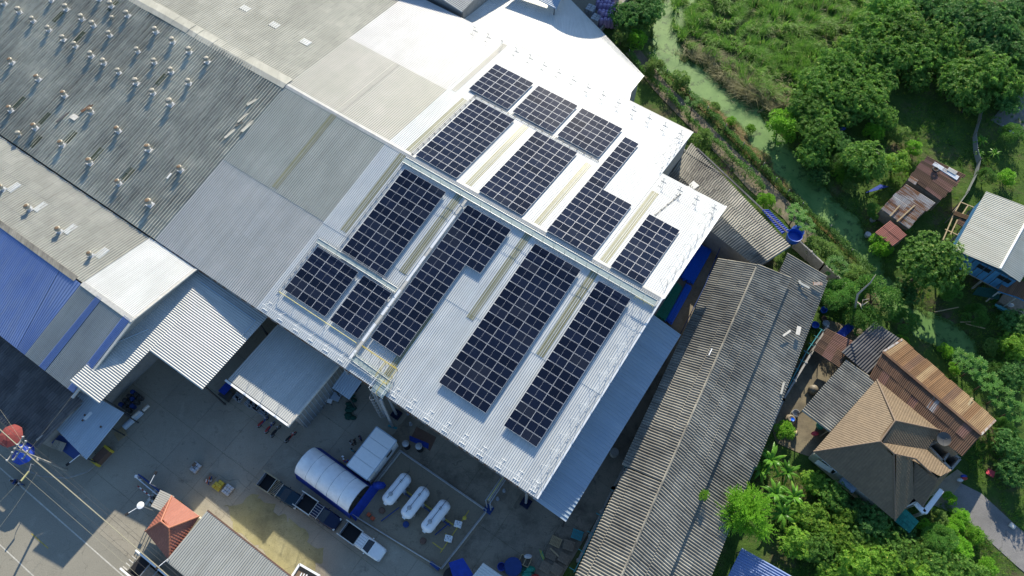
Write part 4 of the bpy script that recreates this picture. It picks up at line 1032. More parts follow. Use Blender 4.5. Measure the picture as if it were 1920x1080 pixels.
# ------------------------------------------------------------------ house builders
def shed_house(name, label, cat, roof_fn, foot, wall_h, wallmat='wood', inset=.25, group=None):
    cen = sum(foot, Vector())/len(foot)
    t = thing(name, label, cat, (cen.x,cen.y,0), 0, group)
    roof_fn(t)
    mb = MB(); F = [cen+(p-cen)*(1-inset/max(.5,(p-cen).length)) for p in foot]
    for p,q2 in zip(F,F[1:]+F[:1]): mb.bar(Vector((p.x,p.y,wall_h/2)), Vector((q2.x,q2.y,wall_h/2)), .12, wall_h)
    mb.build('wall', M[wallmat], t, True)
    for p in F:
        mb = MB(); mb.bar(Vector((p.x,p.y,0)), Vector((p.x,p.y,wall_h+.1)), .16); mb.build('post', M['wood'], t, True)
    return t
def A(*q): return at(*q)
# rust brown hut
c4 = [A(1764,377,2.7),A(1703,333,2.8),A(1738,293,3.3),A(1809,328,3.2)]
def rf(t):
    sheets(t,'roof_sheet', c4[1],c4[2],c4[3],c4[0], 9, 2, [M['rust'],M['rust_pink']], .2,.025,.18,.02,[3,1])
    for P,mt in (((A(1748,309,3.25),A(1753,303,3.3),A(1799,331,3.25),A(1794,338,3.2)),'white'),((A(1775,319,3.36),A(1780,313,3.38),A(1796,322,3.36),A(1791,328,3.34)),'offwhite'),((A(1702,338,2.95),A(1707,329,3.0),A(1722,338,3.0),A(1716,347,2.95)),'rust_grey')):
        mb=MB(); corr(mb,P[0],P[1],P[2],P[3],.2,.02); mb.build('roof_sheet',M[mt],t,True)
shed_house('rusty_hut','rust brown sheet metal hut with two white sheets and a tyre on its roof','hut',rf,[Vector((p.x,p.y,0)) for p in c4],2.5)
mb=MB(); mb.torus(A(1754,318,3.45),.36,.13,(0,0,1),20,8); tag(mb.build('tyre',M['black'],smooth=True),'black tyre lying on the white sheet of the rust brown hut','tyre')
c4 = [A(1703,429,2.3),A(1651,392,2.3),A(1698,346,2.8),A(1752,380,2.8)]
def rf(t):
    sheets(t,'roof_sheet', c4[1],c4[2],c4[3],c4[0], 6, 2, [M['rust_grey']], .2,.025,.14,.02)
    for p,q2 in (((1715,385,2.75),(1681,416,2.5)),((1687,385,2.7),(1668,406,2.5))):
        mb=MB(); mb.bar(A(*p)+ZX*.06,A(*q2)+ZX*.06,.14,.08); mb.build('batten',M['wood_pale'],t,True)
shed_house('zinc_hut','grey zinc hut blotched with rust, two battens across its roof','hut',rf,[Vector((p.x,p.y,0)) for p in c4],2.1)
c4 = [A(1674,462,2.0),A(1641,437,2.0),A(1670,414,2.4),A(1701,441,2.4)]
def rf(t): sheets(t,'roof_sheet', c4[0],c4[1],c4[2],c4[3], 3, 2, [M['rust_red']], .2,.025,.03,.01)
shed_house('red_hut','small faded red metal roofed hut beside the duckweed canal','hut',rf,[Vector((p.x,p.y,0)) for p in c4],1.8)

# white roofed blue house on stilts
wh = thing('stilt_house','white roofed blue plank house standing on concrete stilts','house',A(1850,470),0)
e0,e1,rg0,rg1,f0,f1 = A(1788,467,5.6),A(1849,359,5.6),A(1875,504,6.7),A(1937,392,6.7),A(1912,529,5.9),A(1985,418,5.9)
slope(wh,'roof_sheet',e0,e1,rg1,rg0,M['house_white'],1,.3,.035,'trap'); slope(wh,'roof_sheet',f1,f0,rg0+ZX*-.01,rg1+ZX*-.01,M['house_white'],1,.3,.035,'trap')
mb=MB(); mb.tube([rg0+ZX*.06,rg1+ZX*.06],.14,8); mb.build('ridge_cap',M['white'],wh,True)
def shr(p, c, k): return p+(c-p)*k
cw=(e0+e1+f0+f1)/4
q0,q1,q2_,q3=[shr(p,cw,.07) for p in (e0,f0,f1,e1)]
for a,b,nm in ((q0,q1,'w'),(q1,q2_,'w'),(q2_,q3,'w'),(q3,q0,'w')):
    n=max(2,round((b-a).length/.9))
    for k in range(n):
        p=a.lerp(b,k/n); r=a.lerp(b,(k+1)/n-.012)
        mb=MB(); mb.bar(Vector((p.x,p.y,3.85)),Vector((r.x,r.y,3.85)),.1,2.9); mb.build('wall_panel',M['wall_blue'],wh,True)
gb=MB(); mid=shr(rg0,cw,.05); gb.add([q0+ZX*-.3,q1+ZX*-.5,mid+ZX*-.25],[(0,1,2),(2,1,0)]); gb.build('gable_board',M['wall_blue'],wh,True)
dq=(q1-q0)
for x in (.42,.53,.76,.86):
    p=q0.lerp(q1,x); dd=dq.normalized(); n_=Vector((dd.y,-dd.x,0))
    mb=MB(); o=Vector((p.x,p.y,4.3))+n_*.06; mb.obox(o,Vector((dd.x,dd.y,0))*.8,n_*.05,ZX*.75); w_=mb.build('window',M['dark_steel'],wh,True)
    mb=MB(); mb.obox(o+n_*.05+Vector((dd.x,dd.y,0))*.05+ZX*.05,Vector((dd.x,dd.y,0))*.7,n_*.02,ZX*.65); mb.build('pane',M['glass'],w_,True)
fl=MB(); fl.prism([(p.x,p.y) for p in (q0,q1,q2_,q3)],2.2,2.4); fl.build('floor',M['wood'],wh,True)
for a in (0,.33,.66,1):
    for b in (0,.5,1):
        p=q0.lerp(q1,a).lerp(q3.lerp(q2_,a),b); mb=MB(); mb.bar(Vector((p.x,p.y,0)),Vector((p.x,p.y,2.3)),.2); mb.build('stilt',M['concrete_w'],wh,True)
# brown porch of the stilt house
ph = thing('porch','small brown roofed porch with blue fascia beside the stilt house','porch',A(1900,560),0)
sheets(ph,'roof_sheet',A(1908,558,3.3),A(1871,546,3.3),A(1887,517,3.8),A(1926,530,3.8),3,1,[M['rust']],.2,.025,.02)
sheets(ph,'roof_sheet',A(1937,572,3.2),A(1909,558,3.3),A(1927,530,3.8),A(1955,545,3.6),2,1,[M['rust_light']],.2,.025,.02)
for a,b in ((A(1871,546,3.25),A(1908,558,3.25)),(A(1908,558,3.25),A(1937,572,3.15))):
    mb=MB(); mb.bar(a,b,.08,.22); mb.build('fascia',M['wall_blue'],ph,True)
for px,py in ((1874,546),(1907,557),(1935,570)):
    p=A(px,py,3.1); mb=MB(); mb.bar(Vector((p.x,p.y,0)),p,.12); mb.build('post',M['offwhite'],ph,True)
mb=MB(); mb.prism([(p.x,p.y) for p in (A(1868,568),A(1890,535),A(1960,560),A(1930,610))],.0,.5); mb.build('deck',M['wood'],ph,True)
mb=MB(); mb.plate(A(1823,552,1.5),A(1874,562,1.5),A(1874,541,1.9),A(1834,538,1.9),.03); tag(mb.build('tarp_roof',M['green_net']),'dark teal tarpaulin stretched beside the porch below the stilt house','tarpaulin')
mb=MB(); mb.bar(A(1866,571,.8),A(1897,588,.8),.35,.06); mb.bar(A(1872,575,.4),A(1892,586,.4),.08,.8); tag(mb.build('bench',M['teal']),'long teal bench at the edge of the brown porch','bench')
mb=MB(); mb.ball(A(1895,572,.75),.4,8,0,(1.2,.8,.5)); tag(mb.build('laundry_pile',M['sack'],smooth=True),'pale heap of laundry on the porch deck','laundry')
# timber pen frame left of the stilt house
pn = thing('timber_pen','open timber pen frame with one brown sheet beside the stilt house','pen',A(1805,410),0)
for a,b in (((1801,379,2.4),(1788,402,2.4)),((1815,385,2.4),(1800,408,2.4)),((1828,390,2.4),(1812,418,2.4)),((1801,379,2.4),(1828,390,2.4)),((1787,405,2.3),(1768,450,2.3)),((1772,430,2.2),(1800,443,2.2)),((1795,412,2.4),(1782,440,2.3))):
    mb=MB(); mb.bar(A(*a),A(*b),.13); mb.build('beam',M['wood_pale'],pn,True)
for px,py in ((1801,379),(1828,390),(1788,402),(1770,448),(1812,418)):
    p=A(px,py,2.3); mb=MB(); mb.bar(Vector((p.x,p.y,0)),p,.12); mb.build('post',M['wood'],pn,True)
sheets(pn,'roof_sheet',A(1786,403,2.5),A(1789,396,2.55),A(1824,408,2.55),A(1819,415,2.5),1,2,[M['rust_light']],.2,.02,.02)
sheets(pn,'roof_sheet',A(1790,418,2.3),A(1800,408,2.4),A(1818,416,2.4),A(1808,428,2.3),2,1,[M['rust']],.2,.02,.05)

# ------------------------------------------------------------------ brown tiled house and its annexes
bh = thing('tiled_house','brown tiled hip roof house among the fruit trees','house',A(1660,860),0)
ZE_,ZT = 3.4,6.8
L_,T_,R_,B_ = A(1525,847,ZE_),A(1644,712,ZE_),A(1763,807,ZE_),A(1678,976,ZE_)
P1,P2,Q1,Q2 = A(1678,789,ZT),A(1650,828,ZT),A(1676,851,ZT-.1),A(1716,860,6.0)
X_,E_,G_2,H_,K_ = A(1737,843,ZE_),A(1782,882,ZE_),A(1757,898,4.6),A(1729,950,ZE_),A(1713,934,ZE_+.1)
bt=M['tile_brown']
tile_plane(bh,'roof',[L_,T_,P1,P2],bt); tile_plane(bh,'roof',[T_,R_,P1],bt); tile_plane(bh,'roof',[R_,X_,P2,P1],bt)
tile_plane(bh,'roof',[X_,E_,G_2,Q2,Q1,P2],bt); tile_plane(bh,'roof',[B_,L_,P2,Q1],bt); tile_plane(bh,'roof',[K_,B_,Q1,Q2],bt)
tile_plane(bh,'roof',[H_,K_,Q2,G_2],bt); tile_plane(bh,'roof',[E_,H_,G_2],bt)
for a,b in ((L_,P2),(T_,P1),(R_,P1),(P1,P2),(P2,Q1),(Q1,B_),(Q1,Q2),(Q2,G_2),(G_2,E_),(G_2,H_)): ridge_caps(bh,'ridge_cap',a,b,M['cap_brown'],.12)
cb=(L_+T_+R_+B_)/4
F=[shr(p,cb,.09) for p in (L_,T_,R_,X_,E_,H_,B_)]
mb=MB()
for p,q2 in zip(F,F[1:]+F[:1]): mb.bar(Vector((p.x,p.y,1.62)),Vector((q2.x,q2.y,1.62)),.16,3.3)
mb.build('wall',M['cream'],bh,True)
for px,py in ((1558,884),(1545,874)):
    p=A(px,py,1.9); mb=MB(); d=(B_-L_).normalized(); n_=Vector((d.y,-d.x,0)); n_=-n_ if n_.y>0 else n_
    w0=F[0].lerp(F[6],.10 if px<1550 else .2); mb.obox(Vector((w0.x,w0.y,1.2))+n_*.1,Vector((d.x,d.y,0))*1.0,n_*.05,ZX*1.2); w_=mb.build('window',M['white'],bh,True)
    mb=MB(); mb.obox(Vector((w0.x,w0.y,1.28))+n_*.15+Vector((d.x,d.y,0))*.08,Vector((d.x,d.y,0))*.84,n_*.02,ZX*1.04); mb.build('pane',M['glass'],w_,True)
aw=MB()
P=[A(1578,897,2.6),A(1604,919,2.6)]; d=(P[1]-P[0]).normalized(); n_=Vector((d.y,-d.x,0)); n_=-n_ if n_.y>0 else n_
for k in range(5):
    a0,a1=k*.3,(k+1)*.3; f=lambda a: n_*(-.6+math.sin(a)*1.0)+ZX*(math.cos(a)*.5-.4)
    aw.add([P[0]+f(a0),P[1]+f(a0),P[1]+f(a1),P[0]+f(a1)],[(0,1,2,3),(3,2,1,0)])
aw.build('awning',M['blue_grey'],bh,True)
tp=MB(); tp.plate(A(1527,868,1.9),A(1556,887,1.9),A(1562,880,2.3),A(1534,862,2.3),.05); tp.build('eave_awning',M['cream'],bh,True)
pt=MB()
for a,b in ((A(1717,943,2.9),A(1733,961,2.9)),(A(1733,961,2.9),A(1765,919,2.9))): pt.bar(a,b,.55,.28)
pt.build('porch_beam',M['white'],bh,True)
for px,py in ((1733,961),(1765,919),(1718,944)):
    p=A(px,py,2.8); mb=MB(); mb.bar(Vector((p.x,p.y,0)),p,.3); mb.build('porch_column',M['cream'],bh,True)
gs = thing('green_canopy','green translucent sheet canopy at the lowest corner of the tiled house','canopy',A(1700,985),0)
sheets(gs,'roof_sheet',A(1705,1000,2.3),A(1677,977,2.3),A(1698,954,2.8),A(1723,978,2.8),3,3,[M['green_sheet']],.12,.015,.01,.01)
for px,py in ((1705,998),(1720,978)):
    p=A(px,py,2.3); mb=MB(); mb.bar(Vector((p.x,p.y,0)),p,.08); mb.build('post',M['steel'],gs,True)
# corrugated lean-tos round the house
def openroof(name,label,c,mat,courses,z_posts=True,pitch=.33,amp=.06):
    cen=sum(c,Vector())/4; t=thing(name,label,'lean-to',(cen.x,cen.y,0),0)
    slope(t,'roof_course',c[0],c[1],c[2],c[3],M[mat],courses,pitch,amp,'sine',.03)
    for p in c:
        s=shr(p,cen,.08); mb=MB(); mb.bar(Vector((s.x,s.y,0)),Vector((s.x,s.y,s.z-.1)),.12); mb.build('post',M['wood'],t,True)
    return t
openroof('striped_lean_to','grey striped corrugated lean-to against the sunny side of the tiled house',[A(1503,770,2.7),A(1587,674,2.7),A(1643,713,3.3),A(1556,810,3.3)],'fibre_grey',3,amp=.08)
openroof('dark_lean_to','soot dark corrugated roof between the striped lean-to and the trees',[A(1627,702,3.0),A(1578,660,3.0),A(1640,603,3.4),A(1692,638,3.4)],'fibre_black',2)
rp = thing('rusty_porch','small pinkish rusted sheet roof at the washing yard beside the long shed','lean-to',A(1560,655),0)
cc=[A(1573,690,2.4),A(1524,657,2.4),A(1550,617,2.7),A(1598,640,2.7)]
sheets(rp,'roof_sheet',cc[1],cc[2],cc[3],cc[0],4,3,[M['rust_pink'],M['rust']],.2,.025,.05,.02,[3,1])
for p in cc: mb=MB(); mb.bar(Vector((p.x,p.y,0)),p-ZX*.05,.1); mb.build('post',M['wood'],rp,True)
ra = thing('rusty_annex','long rust brown gabled annex behind the tiled house','annex',A(1750,740),0)
g0,g1=A(1655,660,4.3),A(1839,815,4.3)
sheets(ra,'roof_sheet',A(1866,786,3.4),A(1691,635,3.4),g0,g1,15,1,[M['rust_light'],M['rust'],M['rust_tan']],.2,.025,.10,.01,[6,2,1.5])
sheets(ra,'roof_sheet',A(1630,705,3.3),A(1802,857,3.3),g1+ZX*-.03,g0+ZX*-.03,13,2,[M['rust'],M['rust_grey'],M['rust_pink']],.2,.025,.12,.015,[9,.8,2])
mb=MB(); mb.bar(g0+ZX*.08,g1+ZX*.08,.3,.06); mb.build('ridge_cap',M['rust'],ra,True)
for a,b in ((A(1691,637,3.5),g0),(g1,A(1866,788,3.5))): mb=MB(); mb.bar(a+ZX*.05,b+ZX*.05,.22,.08); mb.build('gable_trim',M['rust_grey'],ra,True)
mb=MB(); F=[shr(p,(g0+g1)/2,.06) for p in (A(1866,786,3.4),A(1691,635,3.4),A(1630,705,3.3),A(1802,857,3.3))]
for p,q2 in zip(F,F[1:]+F[:1]): mb.bar(Vector((p.x,p.y,1.6)),Vector((q2.x,q2.y,1.6)),.14,3.1)
mb.build('wall',M['wood'],ra,True)
board(1818,755,3.7,R(50),1.6,.25,'wood_pale','pale plank lying on the upper slope of the rusty annex')
# walled tanks and dish
wt = thing('walled_tank','open concrete tank yard between the tiled house and the annex','tank',A(1775,850),0)
c=[A(1742,836,2.0),A(1758,824,2.0),A(1801,860,2.0),A(1784,880,2.0)]
for a,b in list(zip(c,c[1:]+c[:1]))+[(A(1768,866,2.0),A(1782,846,2.0))]:
    mb=MB(); mb.bar(a-ZX*1.0,b-ZX*1.0,.25,2.0); mb.build('wall',M['concrete_w'],wt,True)
ds = thing('satellite_dish','grey mesh satellite dish on a pole above the tank yard','satellite dish',A(1769,828,0),0)
dc=A(1769,823,4.2); ax=Vector((-.1,-.25,1)).normalized()
mb=MB(); prof=[(r,.22*(r/.95)**2) for r in (.02,.3,.55,.7,.8)]
b0_=len(mb.v); mb.lathe(prof,(0,0,0),24,caps=False); rot=ax.to_track_quat('Z','Y').to_matrix()
mb.v=[rot@p+dc for p in mb.v]; mb.build('dish',M['dish'],ds,True,smooth=True)
mb=MB(); mb.bar(Vector((dc.x,dc.y,0)),dc,.1); mb.build('mast',M['steel'],ds,True)
mb=MB(); mb.bar(dc,dc+ax*.7,.03); mb.ball(dc+ax*.72,.08,8); mb.build('feed_horn',M['dark_steel'],ds,True)
bl = openroof('blue_lean_to','blue corrugated roof corner at the bottom edge among the bushes',[A(1360,1090,2.6),A(1391,1027,2.6),A(1490,1083,3.0),A(1462,1146,3.0)],'blue_sheet',1,True,.3,.05)

# ------------------------------------------------------------------ boundary walls and fences
def long_wall(name,label,cat,pts,h,w,mat,seg=3.0):
    t=thing(name,label,cat,pts[0],0)
    for a,b in zip(pts,pts[1:]):
        n=max(1,round((b-a).length/seg))
        for k in range(n):
            p=a.lerp(b,k/n); q2=a.lerp(b,(k+1)/n-.01/n)
            mb=MB(); mb.bar(p+ZX*h/2,q2+ZX*h/2,w,h); mb.build('wall_panel',M[mat],t,True)
            mb=MB(); mb.bar(p+ZX*h*.52,p+ZX*(h*.52+.001),.01) if False else None
        n=max(1,round((b-a).length/seg))
        for k in range(n+1):
            p=a.lerp(b,k/n); mb=MB(); mb.bar(p,p+ZX*(h+.08),w+.1); mb.build('pier',M[mat],t,True)
    return t
g=lambda px,py,z: Vector((A(px,py,z).x,A(px,py,z).y,0))
long_wall('boundary_wall','weathered concrete boundary wall along the creeper hedge behind the sheds','wall',[g(1497,449,2.2),g(1546,495,2.2),g(1597,540,2.2)],2.2,.2,'concrete_w')
long_wall('side_wall','long low concrete wall between the long shed and the house yard','wall',[g(1552,612,1.8),g(1469,749,1.8),g(1433,832,1.8),g(1402,905,1.8),g(1330,1078,1.8)],1.8,.22,'concrete_w')
long_wall('alley_wall','low concrete wall along the alley side of the long shed','wall',[g(1218,785,1.0),g(1150,915,1.0),g(1085,1050,1.0)],1.0,.25,'concrete_w')
def pipe_fence(label,pts,h,mat,arm=.8,seg=2.2):
    t=thing('pipe_rack',label,'pipe rack',pts[0],0)
    for a,b in zip(pts,pts[1:]):
        mb=MB(); mb.tube([a+ZX*h,b+ZX*h],.05,6); mb.build('pipe',M[mat],t,True)
        d=(b-a).normalized(); s=Vector((-d.y,d.x,0)); n=max(1,round((b-a).length/seg))
        for k in range(n+1):
            p=a.lerp(b,k/n); mb=MB(); mb.tube([p,p+ZX*h],.045,6); mb.build('post',M[mat],t,True)
            if arm: mb=MB(); mb.tube([p+ZX*(h-.02)-s*arm,p+ZX*(h-.02)+s*arm],.04,6); mb.build('arm',M[mat],t,True)
    return t
pipe_fence('teal pipe frame along the lower alley beside the long shed',[g(1180,880,1.8),g(1128,968,1.8),g(1078,1070,1.8)],1.8,'teal',.7,2.6)
pipe_fence('blue pipe rail along the upper alley by the pipe stacks',[g(1360,440,2.2),g(1322,535,2.2),g(1283,612,2.2)],2.2,'blue_paint',0,3.0)
pipe_fence('pale teal washing frame between the side wall and the rusty porch',[g(1541,618,1.7),g(1512,660,1.7),g(1478,726,1.7)],1.7,'teal',.35,1.6)
# ------------------------------------------------------------------ lower left shops and lean-tos
dk = thing('street_shop','soot black corrugated shop roof at the street corner, wires crossing above','shop',W(-20,-23),ANG)
slope(dk,'roof_course',W(-45,-28.1,3.6),W(-12.0,-26.6,3.6),W(-10.7,-19.6,5.6),W(-45,-19.6,5.6),M['fibre_black'],6,.36,.06,'sine',.03,wob=.02)
mb=MB(); wall(mb,-44,-27,-12.8,-26,0,3.4); wall(mb,-12.6,-26,-11.6,-20,0,4); mb.build('wall',M['wall_grey'],dk,True)
dm = thing('metal_lean_to','plain grey metal lean-to roof with a small white patch beside the loading canopy','lean-to',A(170,790),0)
def drz(v): return 3.2+(v+24.5)*.18
def dpt(px,py):
    z=4.0
    for _ in range(6): u,v=uvof(A(px,py,z)); z=drz(v)
    return A(px,py,z)
slope(dm,'roof_sheet',dpt(97,796),dpt(162,862),dpt(233,774),dpt(154,730),M['blue_grey'],1,.3,.03,'trap')
mb=MB(); c=dpt(166,780); mb.obox(c+ZX*.1-UX*.2-VX*.55,UX*.4,VX*1.1,ZX*.03); mb.build('patch',M['white'],dm,True)
for px,py in ((160,858),(102,797),(205,800),(228,773)):
    p=dpt(px,py); mb=MB(); mb.bar(Vector((p.x,p.y,0)),p-ZX*.1,.12); mb.build('post',M['dark_steel'],dm,True)
for k,(px,py) in enumerate(((157,779),(153,789),(187,801))):
    c=dpt(px,py); mb=MB(); mb.obox(c+ZX*.09,UX*.25,VX*.22,ZX*.02); mb.build('rust_patch',M['rust'],dm,True)
for lb,c0,c1,mt in (('short striped corrugated sheet hung over the pavement by the grey lean-to',(112,848),(124,832),'fibre_grey'),):
    mb=MB(); corr(mb,A(95,838,2.4),A(116,847,2.4),A(124,831,2.7),A(103,824,2.7),.2,.03); tag(mb.build('awning_sheet',M[mt],smooth=True),lb,'awning')
mb=MB(); mb.plate(A(96,830,2.0),A(140,862,2.0),A(160,840,2.5),A(112,815,2.5),.05); tag(mb.build('shop_awning',M['blue_paint']),'dark blue awning under the edge of the grey metal lean-to','awning')
bx=thing('brick_planter','long rust brown box counter with yellow ends on the pavement','counter',A(190,850,0),0)
a,b=g(173,868,1),g(202,838,1); mb=MB(); mb.bar(a+ZX*.45,b+ZX*.45,1.0,.9); mb.build('body',M['terracotta'],bx,True)
for p,q3 in ((a,a.lerp(b,.12)),(b.lerp(a,.12),b)): mb=MB(); mb.bar(p+ZX*.47,q3+ZX*.47,1.06,.94); mb.build('end_band',M['yellow'],bx,True)
# market parasols
def parasol(label,px,py,r,mat,h=2.5):
    p=A(px,py,h); t=thing('parasol',label,'parasol',(p.x,p.y,0),0,'market parasols')
    mb=MB(); n=16; vs_=[(0,0,h+.35)]; R_=[(r*.5,.22),(r,-.05)]
    for rr,hh in R_:
        for k in range(n): a=2*math.pi*k/n; s=1-.05*(k%2); vs_.append((rr*s*math.cos(a),rr*s*math.sin(a),h+hh))
    fs=[(0,1+k,1+(k+1)%n) for k in range(n)]+[(1+k,1+n+k,1+n+(k+1)%n,1+(k+1)%n) for k in range(n)]
    mb.add(vs_,fs); mb.build('canopy',M[mat],t); mb=MB(); mb.tube([(0,0,0),(0,0,h+.4)],.03,6); mb.build('pole',M['steel'],t)
    for k in range(8):
        a=2*math.pi*k/8; mb=MB(); mb.tube([(0,0,h+.3),(r*.95*math.cos(a),r*.95*math.sin(a),h-.06)],.012,4); mb.build('rib',M['steel'],t)
parasol('faded red parasol at the left edge over the pavement',20,817,1.4,'red_cloth',4.3)
parasol('blue parasol under the crossarms of the concrete pole',43,850,1.35,'blue_tarp',3.4)
# utility pole, crossarms and overhead wires
up=thing('utility_pole','concrete power pole with crossarms leaning over the street corner','utility pole',A(126,882,0),0)
ub=A(126,882,0); top=ub+ZX*10.4
mb=MB(); mb.tube([ub,top],[.17,.11],8); mb.build('shaft',M['concrete_w'],up,True)
arm=Vector((.35,.94,0)).normalized()
for z,L in ((10.2,1.5),(9.4,1.2),(8.2,.7)):
    mb=MB(); mb.bar(ub+ZX*z-arm*L,ub+ZX*z+arm*L,.12); o=mb.build('crossarm',M['concrete_w'],up,True)
    for s in (-.9,-.3,.3,.9):
        mb=MB(); mb.lathe([(.05,0),(.07,.08),(.04,.2)],ub+ZX*(z+.06)+arm*L*s,8); mb.build('insulator',M['white'],o,True)
mb=MB(); mb.bar(ub+ZX*6.2-UX*.1,ub+ZX*7.2+UX*1.0,.12); mb.build('brace',M['concrete_w'],up,True)
def wire(label,pts,r=.02,mat='pale_wire',sag=.5,group='overhead wires'):
    mb=MB()
    for a,b in zip(pts,pts[1:]): mb.tube([a.lerp(b,t)-ZX*sag*4*t*(1-t) for t in np.linspace(0,1,10)],r,5)
    return tag(mb.build('overhead_wire',M[mat]),label,'wire',group)
far=W(60,-36.2,9.6); back=W(-90,-20,9.8)
for k,(s,z,r_,mt,lb) in enumerate(((-1.35,10.4,.014,'pale_wire','pale overhead wire on the street side tip of the upper crossarm'),(-.45,10.4,.012,'wire','dark overhead wire on the inner street side of the upper crossarm'),(.45,10.4,.012,'pale_wire','pale overhead wire on the inner shop side of the upper crossarm'),(1.35,10.4,.012,'wire','dark overhead wire on the shop side tip of the upper crossarm'),(0,8.3,.045,'pale_wire','thick pale bundled cable on the lowest crossarm'),(.6,8.3,.018,'wire','dark cable beside the bundled cable on the lowest crossarm'))):
    p=ub+ZX*z+arm*s; d=(W(1,-1.6,0)-W(0,0,0)); 
    wire(lb,[p-UX*28+ZX*-.2+VX*.5,p,p+UX*32+VX*-.6-ZX*.6],r_,mt,.35)
for k,(a,b,lb) in enumerate(((ub+ZX*8.2,W(-11,-12,9.3),'thin service wire from the pole up to the blue roof'),(ub+ZX*7.6,A(0,768,4.6),'thin service wire from the pole to the black shop roof'),(A(-20,960,8.5),A(70,862,8.0),'thin wire crossing the street at the lower left'),(A(-10,1000,8.5),A(70,885,8.0),'second thin wire crossing the street lower down'))): wire(lb,[a,b],.011,'pale_wire',.25)
def lamp(label,foot,h,tip,mat='white',disc=False):
    t=thing('street_lamp',label,'street lamp',foot,0,'arm lamps round the yard')
    mb=MB(); mb.tube([foot,foot+ZX*h],.05,6); mb.build('pole',M['steel'],t,True)
    mb=MB(); e=Vector((tip.x,tip.y,h+.1)); mb.tube([foot+ZX*h,e],.045,6); mb.build('arm',M[mat],t,True)
    mb=MB(); d=(e-foot-ZX*h).normalized(); mb.bar(e,e+d*.4,.26,.12); mb.build('lamp_head',M['black'],t,True)
    if disc: mb=MB(); mb.lathe([(.02,.1),(.38,.05),(.42,.0),(.3,-.08)],foot+ZX*(h+.1),18); mb.build('disc',M['white'],t,True)
def fz(px,py,h): p=A(px,py,h); return Vector((p.x,p.y,0))
lamp('white arm lamp with round white disc beside the blue gate',fz(264,948,4),4,A(241,962,4.1),disc=True)
lamp('thin arm lamp reaching up from the blue gate',fz(281,907,3.5),3.5,A(290,890,3.6))
lamp('white arm lamp at the lower corner of the grey metal lean-to',fz(149,853,4),4,A(130,868,4.1))
lamp('white arm lamp over the red parasol',fz(41,818,4),4,A(15,822,4.1))
lamp('white arm lamp between the red roofed hut and the dark truck bed',fz(315,1048,4.2),4.2,A(298,1062,4.3))
mb=MB(); mb.tube([A(54,884,3.2),A(40,902,3.2)],.1,8); mb.tube([A(54,884,3.2)-ZX*3.2,A(54,884,3.2)],.06,6)
t=thing('lamp_tube','short thick white tube lamp above the motorcyclist','lamp',A(54,884,0),0); mbx=MB(); mbx.tube([A(54,884,3.4),A(40,902,3.4)],.11,8); mbx.build('tube',M['pale_yellow'],t,True); mbx=MB(); p=A(58,870,3.4); mbx.tube([Vector((p.x,p.y,0)),p,A(54,884,3.4)],.05,6); mbx.build('stem',M['steel'],t,True)

# ------------------------------------------------------------------ gatehouse at the bottom left
gh=thing('gatehouse','small gatehouse with red tiled hip roof by the street gate','gatehouse',A(312,985,0),0)
ztop=4.9; ze=3.2
a_,b_,c_,d_=A(273,996,ze),A(322,930,ze),A(374,968,ze),A(318,1052,ze); r1_,r2_=A(302,978,ztop),A(317,990,ztop)
rt=M['tile_red']
tile_plane(gh,'roof',[a_,b_,r1_],rt); tile_plane(gh,'roof',[b_,c_,r2_,r1_],rt); tile_plane(gh,'roof',[c_,d_,r2_],rt); tile_plane(gh,'roof',[d_,a_,r1_,r2_],rt)
for p,q3 in ((a_,r1_),(b_,r1_),(r1_,r2_),(c_,r2_),(d_,r2_)): ridge_caps(gh,'ridge_cap',p,q3,M['cap_red'],.12)
cc=(a_+b_+c_+d_)/4; F=[shr(p,cc,.12) for p in (a_,b_,c_,d_)]; mb=MB()
for p,q3 in zip(F,F[1:]+F[:1]): mb.bar(Vector((p.x,p.y,1.55)),Vector((q3.x,q3.y,1.55)),.15,3.1)
mb.build('wall',M['cream'],gh,True)
mr=thing('metal_roof_hall','low hall with plain grey ribbed metal roof below the red roofed gatehouse','hall',A(420,1030,0),0)
z0_=3.75; k0,k1=A(388,958,z0_),A(311,1052,z0_); e=UX*13.2
slope(mr,'roof_sheet',k1,k1+e,k0+e,k0,M['grey_sheet'],1,.27,.04,'trap')
mb=MB(); mb.obox(Vector((k1.x,k1.y,0))+UX*.3+VX*.3,UX*12.6,VX*5.8,ZX*3.55); mb.build('wall',M['offwhite'],mr,True)
mb=MB(); mb.bar(k0+VX*.08-ZX*.05,k0+e+VX*.08-ZX*.05,.16,.16); mb.build('gutter',M['terracotta'],mr,True)
# blue sliding gate, barrier and pergola strips
bg=thing('blue_gate','long blue sliding gate standing open by the gatehouse','gate',A(278,905,0),0)
p0,p1=g(259,889,1.4),g(299,922,1.4)
mb=MB(); mb.bar(p0+ZX*1.3,p1+ZX*1.3,.12,.25); mb.build('top_rail',M['blue_paint'],bg,True)
for k in range(10):
    p=p0.lerp(p1,k/10); q3=p0.lerp(p1,(k+.93)/10); mb=MB(); mb.bar(p+ZX*.68,q3+ZX*.68,.07,1.0); mb.build('gate_panel',M['blue_paint'],bg,True)
mb=MB(); dd=(p1-p0).normalized(); s_=Vector((-dd.y,dd.x,0)); mb.bar(p0-s_*.45+ZX*.9,p1-s_*.45+ZX*.9,.1,.18); mb.build('guide_rail',M['white'],bg,True)
mb=MB(); mb.bar(p0-s_*.3,p0-s_*.3+ZX*1.5,.3); mb.build('gate_post',M['white'],bg,True)
br=thing('barrier_pole','red and white striped barrier pole lying across the gateway','barrier',A(270,920,0),0)
p0,p1=A(258,911,1.0),A(285,933,1.0)
for k in range(7):
    mb=MB(); mb.tube([p0.lerp(p1,k/7),p0.lerp(p1,(k+1)/7)],.06,6); mb.build('pole_band',M['red' if k%2==0 else 'white'],br,True)
